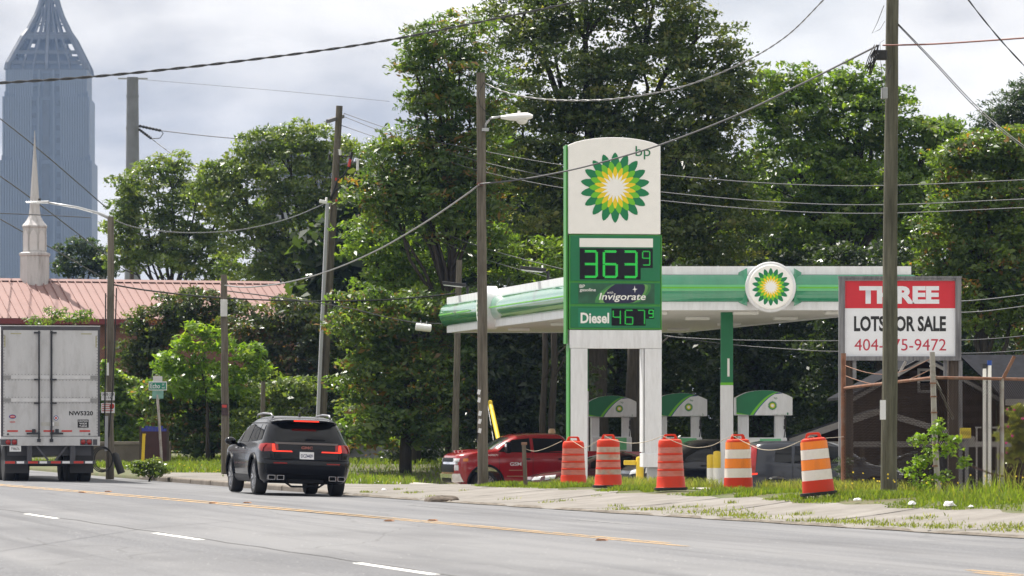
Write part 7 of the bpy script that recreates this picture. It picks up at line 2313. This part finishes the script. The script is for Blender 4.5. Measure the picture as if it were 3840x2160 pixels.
# understory behind the canopy
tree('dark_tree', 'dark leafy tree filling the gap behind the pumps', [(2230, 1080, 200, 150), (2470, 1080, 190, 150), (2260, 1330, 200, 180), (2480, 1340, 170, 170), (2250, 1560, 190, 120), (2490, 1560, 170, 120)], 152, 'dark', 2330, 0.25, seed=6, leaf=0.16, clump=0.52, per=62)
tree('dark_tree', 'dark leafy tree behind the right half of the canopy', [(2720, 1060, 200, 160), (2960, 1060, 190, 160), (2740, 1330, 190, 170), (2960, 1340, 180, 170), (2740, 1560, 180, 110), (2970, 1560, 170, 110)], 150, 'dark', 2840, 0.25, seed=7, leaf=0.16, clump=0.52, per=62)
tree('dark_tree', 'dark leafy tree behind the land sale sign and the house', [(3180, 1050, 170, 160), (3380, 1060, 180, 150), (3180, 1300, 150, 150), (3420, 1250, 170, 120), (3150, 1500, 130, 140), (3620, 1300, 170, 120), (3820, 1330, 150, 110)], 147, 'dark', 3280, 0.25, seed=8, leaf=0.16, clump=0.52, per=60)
for k, (px, w, lab) in enumerate(((2040, 0.2, 'slim bare trunk left of the price sign below the canopy'), (2074, 0.22, 'slim bare trunk just left of the price sign leg'), (2375, 0.5, 'thick dark trunk between the two price sign legs'))):
    p = at(px, 1200, 133)
    t = thing('tree_trunk', lab, 'tree trunk', (p.x, 133, g_at(p.x, 133)), group='bare trunks behind the station')
    obj('trunk', MB().tube([(0, 0, -0.2), (-0.05, 0, 2.2), (0.05, 0.1, 4.0), (0.0, 0.2, 6.5)], [w * 0.62, w * 0.55, w * 0.5, w * 0.4], 8), m_bark, t, smooth=True)
    obj('limb', MB().tube([(0, 0, 3.5), (0.5, 0.1, 4.4), (1.2, 0.2, 5.0)], [w * 0.2, w * 0.14, w * 0.05], 6), m_bark, t, smooth=True)
# middle understory
tree('scrub_tree', 'twiggy scrub tree with yellow green leaves between leaning pole and lamp pole', [(1400, 900, 110, 110), (1520, 930, 110, 110), (1680, 960, 130, 110), (1850, 960, 120, 130), (2040, 1000, 110, 100), (1450, 1060, 120, 90), (1600, 1080, 120, 80)], 141, 'light', 1560, 0.16, seed=9, leaf=0.18, ratio=0.4, clump=0.42, per=44, dens=1.3)
tree('dark_tree', 'dark hanging foliage left of the canopy end', [(1380, 1200, 150, 130), (1570, 1210, 150, 130), (1740, 1200, 110, 120), (1390, 1420, 150, 130), (1560, 1430, 150, 140), (1720, 1440, 120, 140), (1470, 1600, 170, 90), (1640, 1600, 150, 90)], 136.5, 'feather', 1520, 0.2, seed=10, leaf=0.19, ratio=0.4, clump=0.46, per=60)
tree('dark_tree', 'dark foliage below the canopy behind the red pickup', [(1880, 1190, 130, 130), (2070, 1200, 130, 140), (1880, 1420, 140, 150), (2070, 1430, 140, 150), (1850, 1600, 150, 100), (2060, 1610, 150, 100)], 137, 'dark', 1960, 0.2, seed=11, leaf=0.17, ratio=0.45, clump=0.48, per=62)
# left half
GL_ = 'trees behind the church'
tree('broad_tree', 'tall green tree behind the leaning utility pole', [(960, 560, 90, 60), (1060, 540, 90, 60), (1180, 530, 110, 60), (880, 660, 90, 60), (1290, 610, 90, 80), (1040, 660, 140, 90), (1210, 700, 140, 110), (1340, 740, 80, 110), (920, 800, 120, 110), (1090, 840, 150, 120), (1290, 870, 130, 120), (960, 960, 140, 90), (1180, 980, 160, 90), (1000, 1090, 150, 80), (1230, 1100, 150, 90), (1400, 960, 90, 120), (1380, 1120, 120, 90), (820, 650, 70, 60), (800, 740, 80, 80), (1370, 650, 80, 80), (1420, 740, 80, 90), (1400, 850, 90, 90)], 205, 'left', 1180, 0.3, group=GL_, seed=12, dens=1.15, leaf=0.20, ratio=0.5, clump=0.58, per=78)
tree('airy_tree', 'airy green tree right of the steel transmission pole over the church roof', [(570, 630, 70, 45), (660, 620, 70, 45), (760, 690, 80, 55), (490, 690, 70, 55), (830, 780, 70, 80), (590, 730, 120, 70), (710, 800, 120, 90), (470, 800, 70, 70), (550, 860, 120, 80), (700, 930, 140, 70), (430, 870, 45, 40), (820, 940, 90, 80), (480, 960, 110, 70), (640, 1000, 160, 50), (820, 1050, 120, 60)], 216, 'left', 650, 0.24, group=GL_, seed=13, dens=1.05, leaf=0.20, ratio=0.5, clump=0.55, per=74)
tree('small_tree', 'small dark tree just right of the church steeple', [(250, 950, 45, 32), (320, 930, 60, 30), (280, 1000, 75, 40), (370, 980, 60, 50), (400, 1020, 60, 30)], 226, 'conifer', 300, 0.2, group=GL_, seed=14, leaf=0.22, ratio=0.4, clump=0.5, per=60)
GS = 'shrubs along the verge'
tree('myrtle_shrub', 'tall dark crape myrtle shrub with reddish tips left of the lime bush', [(560, 1240, 80, 80), (630, 1180, 80, 70), (520, 1340, 70, 80), (600, 1340, 90, 90), (690, 1190, 70, 60), (560, 1470, 100, 90), (510, 1580, 80, 90), (610, 1600, 110, 80), (760, 1150, 90, 70), (840, 1180, 80, 80), (480, 1480, 60, 80)], 159, 'myrtle', 580, 0.1, group=GS, cat='shrub', seed=15, leaf=0.16, ratio=0.45, clump=0.42, per=70, limbs=False)
tree('lime_shrub', 'bright lime green sumac bush around the short poster pole', [(700, 1300, 60, 32), (755, 1245, 45, 25), (830, 1290, 60, 30), (925, 1330, 60, 30), (640, 1370, 60, 35), (740, 1380, 75, 36), (880, 1400, 70, 34), (690, 1460, 70, 34), (960, 1390, 45, 26), (820, 1470, 80, 30), (930, 1480, 60, 26)], 151, 'lime', 780, 0.08, group=GS, cat='shrub', seed=16, leaf=0.24, ratio=0.34, clump=0.36, per=40, dens=1.35, limbs=False)
tree('myrtle_shrub', 'dark crape myrtle mass with rusty tips behind the black car', [(1090, 1190, 90, 80), (1010, 1270, 80, 80), (1160, 1270, 90, 90), (1060, 1390, 120, 100), (1210, 1410, 90, 100), (1000, 1500, 100, 90), (1140, 1540, 130, 100), (1250, 1580, 90, 90), (1300, 1260, 90, 90), (1320, 1430, 90, 100), (930, 1240, 80, 90), (930, 1500, 80, 90)], 157, 'myrtle', 1100, 0.12, group=GS, cat='shrub', seed=17, leaf=0.16, ratio=0.45, clump=0.44, per=70, limbs=False)
tree('hedge_shrub', 'dark shrub mass below the lime bush', [(650, 1570, 110, 80), (800, 1540, 120, 90), (920, 1560, 110, 90), (720, 1650, 130, 60), (880, 1660, 130, 55), (1010, 1650, 90, 60), (620, 1480, 90, 80), (780, 1450, 120, 70), (920, 1450, 100, 80)], 153, 'feather', 800, 0.08, group=GS, cat='shrub', seed=18, leaf=0.17, clump=0.44, per=66, limbs=False)
tree('green_shrub', 'mid green shrubs low behind the black car roof', [(960, 1600, 90, 80), (1060, 1610, 100, 80), (1170, 1620, 100, 70), (1270, 1630, 80, 60), (1340, 1560, 70, 90), (1090, 1480, 80, 70)], 150, 'left', 1120, 0.06, group=GS, cat='shrub', seed=31, leaf=0.17, clump=0.4, per=60, limbs=False)
tree('green_shrub', 'sunlit green shrub directly behind the pole with taped notices', [(390, 1440, 45, 70), (430, 1530, 70, 80), (370, 1580, 60, 70), (480, 1480, 50, 70), (450, 1640, 90, 45)], 155, 'light', 420, 0.07, group=GS, cat='shrub', seed=19, leaf=0.19, clump=0.38, per=58, limbs=False)
tree('thin_tree', 'thin sparse treetop showing just above the white trailer', [(150, 1200, 45, 22), (215, 1170, 35, 32), (260, 1200, 45, 22), (315, 1195, 35, 24)], 172, 'light', 230, 0.08, group=GS, cat='tree', seed=20, leaf=0.17, ratio=0.3, clump=0.3, per=26, dens=1.0)
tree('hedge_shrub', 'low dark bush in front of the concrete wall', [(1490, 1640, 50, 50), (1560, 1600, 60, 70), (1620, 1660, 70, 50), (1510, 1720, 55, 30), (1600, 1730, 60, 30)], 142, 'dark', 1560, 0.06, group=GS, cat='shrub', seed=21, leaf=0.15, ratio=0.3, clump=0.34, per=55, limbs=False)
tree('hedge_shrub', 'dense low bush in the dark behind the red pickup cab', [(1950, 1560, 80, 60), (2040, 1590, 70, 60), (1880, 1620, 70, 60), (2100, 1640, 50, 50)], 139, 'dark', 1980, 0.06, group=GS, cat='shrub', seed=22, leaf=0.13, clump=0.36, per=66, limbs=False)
tree('flower_bush', 'yellow green bush with pink flowers at the right edge of the yard', [(3830, 1560, 45, 45), (3800, 1640, 50, 60), (3860, 1640, 60, 80), (3810, 1710, 45, 40)], 83, 'yellowgreen', 3830, 0.04, group=GS, cat='bush', seed=23, leaf=0.055, clump=0.13, per=60, limbs=False)
tree('weed_bush', 'leggy bright weed climbing the pale fence corner post', [(3505, 1640, 30, 35), (3460, 1660, 25, 25), (3480, 1720, 40, 35), (3545, 1690, 35, 30), (3440, 1740, 30, 25), (3580, 1650, 18, 14), (3515, 1600, 14, 18), (3420, 1780, 40, 22), (3520, 1790, 60, 25), (3610, 1740, 30, 20), (3460, 1820, 60, 20)], 74.2, 'lime', 3500, 0.02, group=GS, cat='weed', seed=24, leaf=0.07, clump=0.12, per=20, dens=0.7, limbs=False)
tree('verge_bush', 'low green bush in the verge at the foot of the street name sign', [(560, 1745, 40, 22), (520, 1760, 35, 20), (600, 1760, 40, 18), (555, 1775, 55, 15)], 109, 'left', 560, 0.03, group=GS, cat='bush', seed=25, leaf=0.09, clump=0.16, per=40, limbs=False)
tree('cedar_weed', 'small feathery evergreen weed at the foot of the land sale sign', [(3165, 1770, 22, 28), (3170, 1730, 12, 20), (3150, 1800, 25, 15)], 90, 'conifer', 3165, 0.02, group=GS, cat='weed', seed=26, leaf=0.08, ratio=0.2, clump=0.12, per=40, limbs=False)

# far wood closing the gaps behind
org = Vector((0, 178, 0))
o_ = obj('far_wood', foliage('far_wood', [(1250 + 190 * i + (40 if j % 2 else 0), 740 + 205 * j + 50 * math.sin(i * 1.7), 150, 140) for i in range(19) for j in range(5) if not (i < 1 and j < 1)], 178, 'dark', leaf=0.55, ratio=0.65, clump=0.9, per=40, dens=1.3, seed=77, origin=org), None, loc=org)
tag(o_, 'dark wood filling the background behind the station trees', 'wood', kind='stuff')

# unseen leaf screen added behind the viewpoint to block sky and darken reflections
org = Vector((0, -34, 0))
rngb = np.random.default_rng(4)
NB = 9000
ang = rngb.uniform(-1.25, 1.25, NB)
rad = rngb.uniform(30, 42, NB)
hgt = rngb.uniform(0.2, 1, NB) ** 0.8 * (6.5 + 1.5 * np.sin(ang * 9) + 1.0 * np.sin(ang * 23))
Cn = np.stack([np.sin(ang) * rad, -np.cos(ang) * rad, hgt], 1)
V, F_, TT = leaves(Cn, np.stack([-np.sin(ang), np.cos(ang), np.full(NB, 0.5)], 1), 1.1, 0.7, 0.5 * np.array(PAL['dark'])[rngb.integers(0, 3, NB)], rngb)
o_ = obj('added_reflection_wood', tinted_mesh('added_reflection_wood', V - np.array(org[:]), F_, TT, m_leaf), None, loc=org)
tag(o_, 'unseen dark leaf screen added behind the viewpoint to darken reflections', 'wood', kind='stuff')

# ---- grass
def grass(name, label, pts, hts, wid, rng, tall_tint=None, lean=0.45, pal=((0.07, 0.115, 0.018), (0.11, 0.155, 0.027), (0.165, 0.165, 0.05))):
    n = len(pts)
    z = gz(*uv(pts[:, 0], pts[:, 1]))
    base = np.stack([pts[:, 0], pts[:, 1], z - 0.01], 1)
    a = rng.uniform(0, 2 * math.pi, n)
    sd = np.stack([np.cos(a), np.sin(a) * 0.5, np.zeros(n)], 1) * (wid * rng.uniform(0.6, 1.4, n))[:, None]
    ln = rng.normal(size=(n, 2)) * lean
    mid = base + np.stack([ln[:, 0] * hts * 0.3, ln[:, 1] * hts * 0.3, hts * 0.55], 1)
    tip = base + np.stack([ln[:, 0] * hts, ln[:, 1] * hts, hts * (1 - 0.15 * np.abs(ln[:, 0]))], 1)
    V = np.stack([base - sd, base + sd, mid + sd * 0.7, mid - sd * 0.7, tip], 1).reshape(-1, 3)
    i = np.arange(n) * 5
    F = np.concatenate([np.stack([i, i + 1, i + 2], 1), np.stack([i, i + 2, i + 3], 1), np.stack([i + 3, i + 2, i + 4], 1)])
    pal = np.array(pal)
    t = np.clip(rng.normal(size=n) * 0.5 + 0.7, 0, 1.99)
    k = t.astype(int)
    col = pal[k] * (1 - (t - k)[:, None]) + pal[k + 1] * (t - k)[:, None]
    col *= rng.uniform(0.75, 1.25, (n, 1))
    o = obj(name, tinted_mesh(name, V, F, np.repeat(col, 5, 0), m_grass), None)
    return tag(o, label, 'grass', kind='stuff')
def patch_mask(x, y, f, th, rng_seed):
    r = np.random.default_rng(rng_seed)
    v = np.zeros(len(x))
    for k in range(6):
        a, b = r.normal(size=2) * f * (1 + k * 0.6)
        v += np.sin(a * x + b * y + r.uniform(0, 6)) / (1 + 0.4 * k)
    return v > th
def us_points(n, u0, u1, sf, rng):
    u = rng.uniform(u0, u1, n)
    t = rng.uniform(0, 1, n)
    gu = np.linspace(u0, u1, 200)
    lo = np.interp(u, gu, [sf(q)[0] for q in gu])
    hi = np.interp(u, gu, [sf(q)[1] for q in gu])
    v = vk(u) + lo + (hi - lo) * t
    return np.stack([v * CT - u * ST, v * ST + u * CT], 1), u, t
rng = np.random.default_rng(5)
P, u, t = us_points(32000, 60, 91.5, lambda q: (walk_in(q) - 0.1, walk_in(q) + float(np.interp(q, [60, 72, 90, 96], [2.6, 1.7, 1.4, 1.0]))), rng)
mk = patch_mask(P[:, 0], P[:, 1], 1.6, 0.1, 1)
P, u, t = P[mk], u[mk], t[mk]
grass('roadside_grass', 'scruffy sunlit grass strip at the foot of the barrels', P, rng.uniform(0.035, 0.13, len(P)) * (0.4 + 0.8 * np.sin(math.pi * t)), 0.010, rng)
P, u, t = us_points(26000, 70, 96, lambda q: (walk_in(q) + 1.6, walk_in(q) + 5.0), rng)
mk = patch_mask(P[:, 0], P[:, 1], 0.9, 0.35, 2)
P = P[mk]
grass('forecourt_weeds', 'patchy dry weeds in the cracks behind the barrels', P, rng.uniform(0.08, 0.26, len(P)), 0.010, rng, pal=((0.09, 0.12, 0.03), (0.14, 0.16, 0.045), (0.22, 0.18, 0.08)))
P, u, t = us_points(44000, 46, 66.5, lambda q: (walk_in(q) + 0.15, walk_in(q) + float(np.interp(q, [46, 60, 68.5], [13, 13, 9]))), rng)
mk = patch_mask(P[:, 0], P[:, 1], 1.1, -1.0, 9) | (t > 0.35)
P, t = P[mk], t[mk]
clm = 0.55 + 0.9 * patch_mask(P[:, 0], P[:, 1], 2.2, 0.4, 12)
grass('yard_grass', 'tall lush grass around the greenish pole and along the fence', P, rng.uniform(0.05, 0.27, len(P)) * clm * np.clip(0.3 + 2.6 * t, 0, 1.0), 0.011, rng)
P, u, t = us_points(9000, 46, 66, lambda q: (walk_in(q) + 3.0, walk_in(q) + 9), rng)
mk = patch_mask(P[:, 0], P[:, 1], 0.8, 0.9, 3)
P = P[mk]
grass('tall_weeds', 'tall thin seed stalks among the yard grass', P, rng.uniform(0.4, 0.75, len(P)), 0.007, rng, lean=0.25, pal=((0.10, 0.13, 0.03), (0.16, 0.17, 0.06), (0.25, 0.21, 0.10)))
P, u, t = us_points(85000, 96, 160, lambda q: (2.0 if q > 97 else 5.0, 48.0), rng)
keep = ~((u > 111.5) & (u < 121)) & ~((u < 128) & (t < 0.55) & (u < 119.0) & (t > 0.11) & (P[:, 0] > -3.6))
keep &= ~((P[:, 0] > -2.6) & (P[:, 1] < 128))
P = P[keep]
grass('verge_grass', 'long sunlit grass of the verge behind the black car', P, rng.uniform(0.07, 0.22, len(P)), 0.02, rng)
# weeds in the sidewalk joints and gutter
WP = [(1375, 1848, 0.35, 260), (1490, 1838, 0.25, 120), (1545, 1850, 0.45, 260), (1620, 1866, 0.3, 160), (1910, 1874, 0.35, 90), (2050, 1886, 0.35, 120), (2110, 1880, 0.35, 110), (2310, 1900, 0.3, 110), (2330, 1912, 0.6, 300), (2450, 1914, 0.5, 360), (2520, 1905, 0.2, 60),
      (2660, 1922, 1.2, 900), (2760, 1935, 0.9, 800), (2590, 1905, 0.5, 250), (2745, 1888, 0.22, 140), (2830, 1945, 0.8, 420), (3000, 1932, 0.4, 300), (3060, 1955, 0.9, 500), (3150, 1960, 1.0, 700), (3250, 1962, 0.9, 600), (3330, 1972, 0.7, 400), (3460, 1945, 0.5, 330), (3480, 1975, 1.0, 700), (3560, 1980, 0.7, 450), (3740, 1975, 0.6, 400), (3780, 1990, 0.8, 600), (3830, 1980, 0.6, 400), (2240, 1862, 0.3, 60), (1740, 1842, 0.25, 60), (880, 1808, 0.3, 100), (560, 1802, 0.5, 160)]
WPP = []
for px, py, rad, n in WP:
    X, Y = ground_hit(px, py)
    n, rad = int(n * 0.33), rad * 0.62
    q = rng.normal(size=(n, 2)) * np.array([rad * 0.42, rad * 0.75])
    WPP.append(q @ np.array([[CT, ST], [-ST, CT]]) + np.array([X, Y]))
P = np.concatenate(WPP)
_u, _v = uv(P[:, 0], P[:, 1])
P = P[_v - vk(_u) > 0.02]
grass('sidewalk_weeds', 'small weed tufts growing in the sidewalk joints and gutter', P, rng.uniform(0.02, 0.09, len(P)), 0.009, rng, pal=((0.09, 0.12, 0.025), (0.14, 0.17, 0.04), (0.20, 0.17, 0.07)))
# yellow and pink flower heads
def flowers(name, label, pts, r, m):
    mb = MB()
    for x, y, z in pts:
        mb.box((x, y, z), (r, r, r * 0.7), (random.uniform(0, 1), random.uniform(0, 1), 0))
    return tag(obj(name, mb, m), label, 'flowers', kind='stuff')
fp_ = []
for px, py, Y in [(random.uniform(3180, 3840), random.uniform(1770, 1815), random.uniform(66, 72)) for _ in range(22)] + [(random.uniform(640, 840), random.uniform(1735, 1770), random.uniform(112, 125)) for _ in range(14)]:
    fp_.append(at(px, py, Y)[:])
flowers('yellow_flowers', 'tiny yellow flower heads scattered over the weeds', fp_, 0.022, mat('flower_yellow', (0.8, 0.6, 0.03), 0.7))
fp_ = [at(random.uniform(3770, 3850), random.uniform(1525, 1700), random.uniform(82.2, 82.8))[:] for _ in range(9)]
flowers('pink_flowers', 'magenta flower heads on the bush at the right edge', fp_, 0.045, mat('flower_pink', (0.55, 0.04, 0.20), 0.7))
open('/tmp/leafcount','w').write(str(TREE_N[0])) if False else None

# ------------------------------------------------------------------ air
xs_, ys_ = [], []
for c_ in bpy.data.objects['ground'].data.vertices:
    xs_.append(c_.co.x)
    ys_.append(c_.co.y)
hz_ = obj('haze', MB().bb((min(xs_) - 20, min(ys_) - 20, -3.5), (max(xs_) + 20, max(ys_) + 20, 290)), None)
m = bpy.data.materials.new('haze_air')
m.use_nodes = True
m.node_tree.nodes.clear()
o_ = m.node_tree.nodes.new('ShaderNodeOutputMaterial')
pv = m.node_tree.nodes.new('ShaderNodeVolumePrincipled')
pv.inputs['Color'].default_value = (0.42, 0.60, 1.0, 1)
pv.inputs['Density'].default_value = 0.00007
pv.inputs['Anisotropy'].default_value = 0.2
m.node_tree.links.new(pv.outputs['Volume'], o_.inputs['Volume'])
hz_.data.materials.append(m)
hz_['kind'] = 'stuff'
hz_['label'] = 'faint blue daylight haze filling the air'
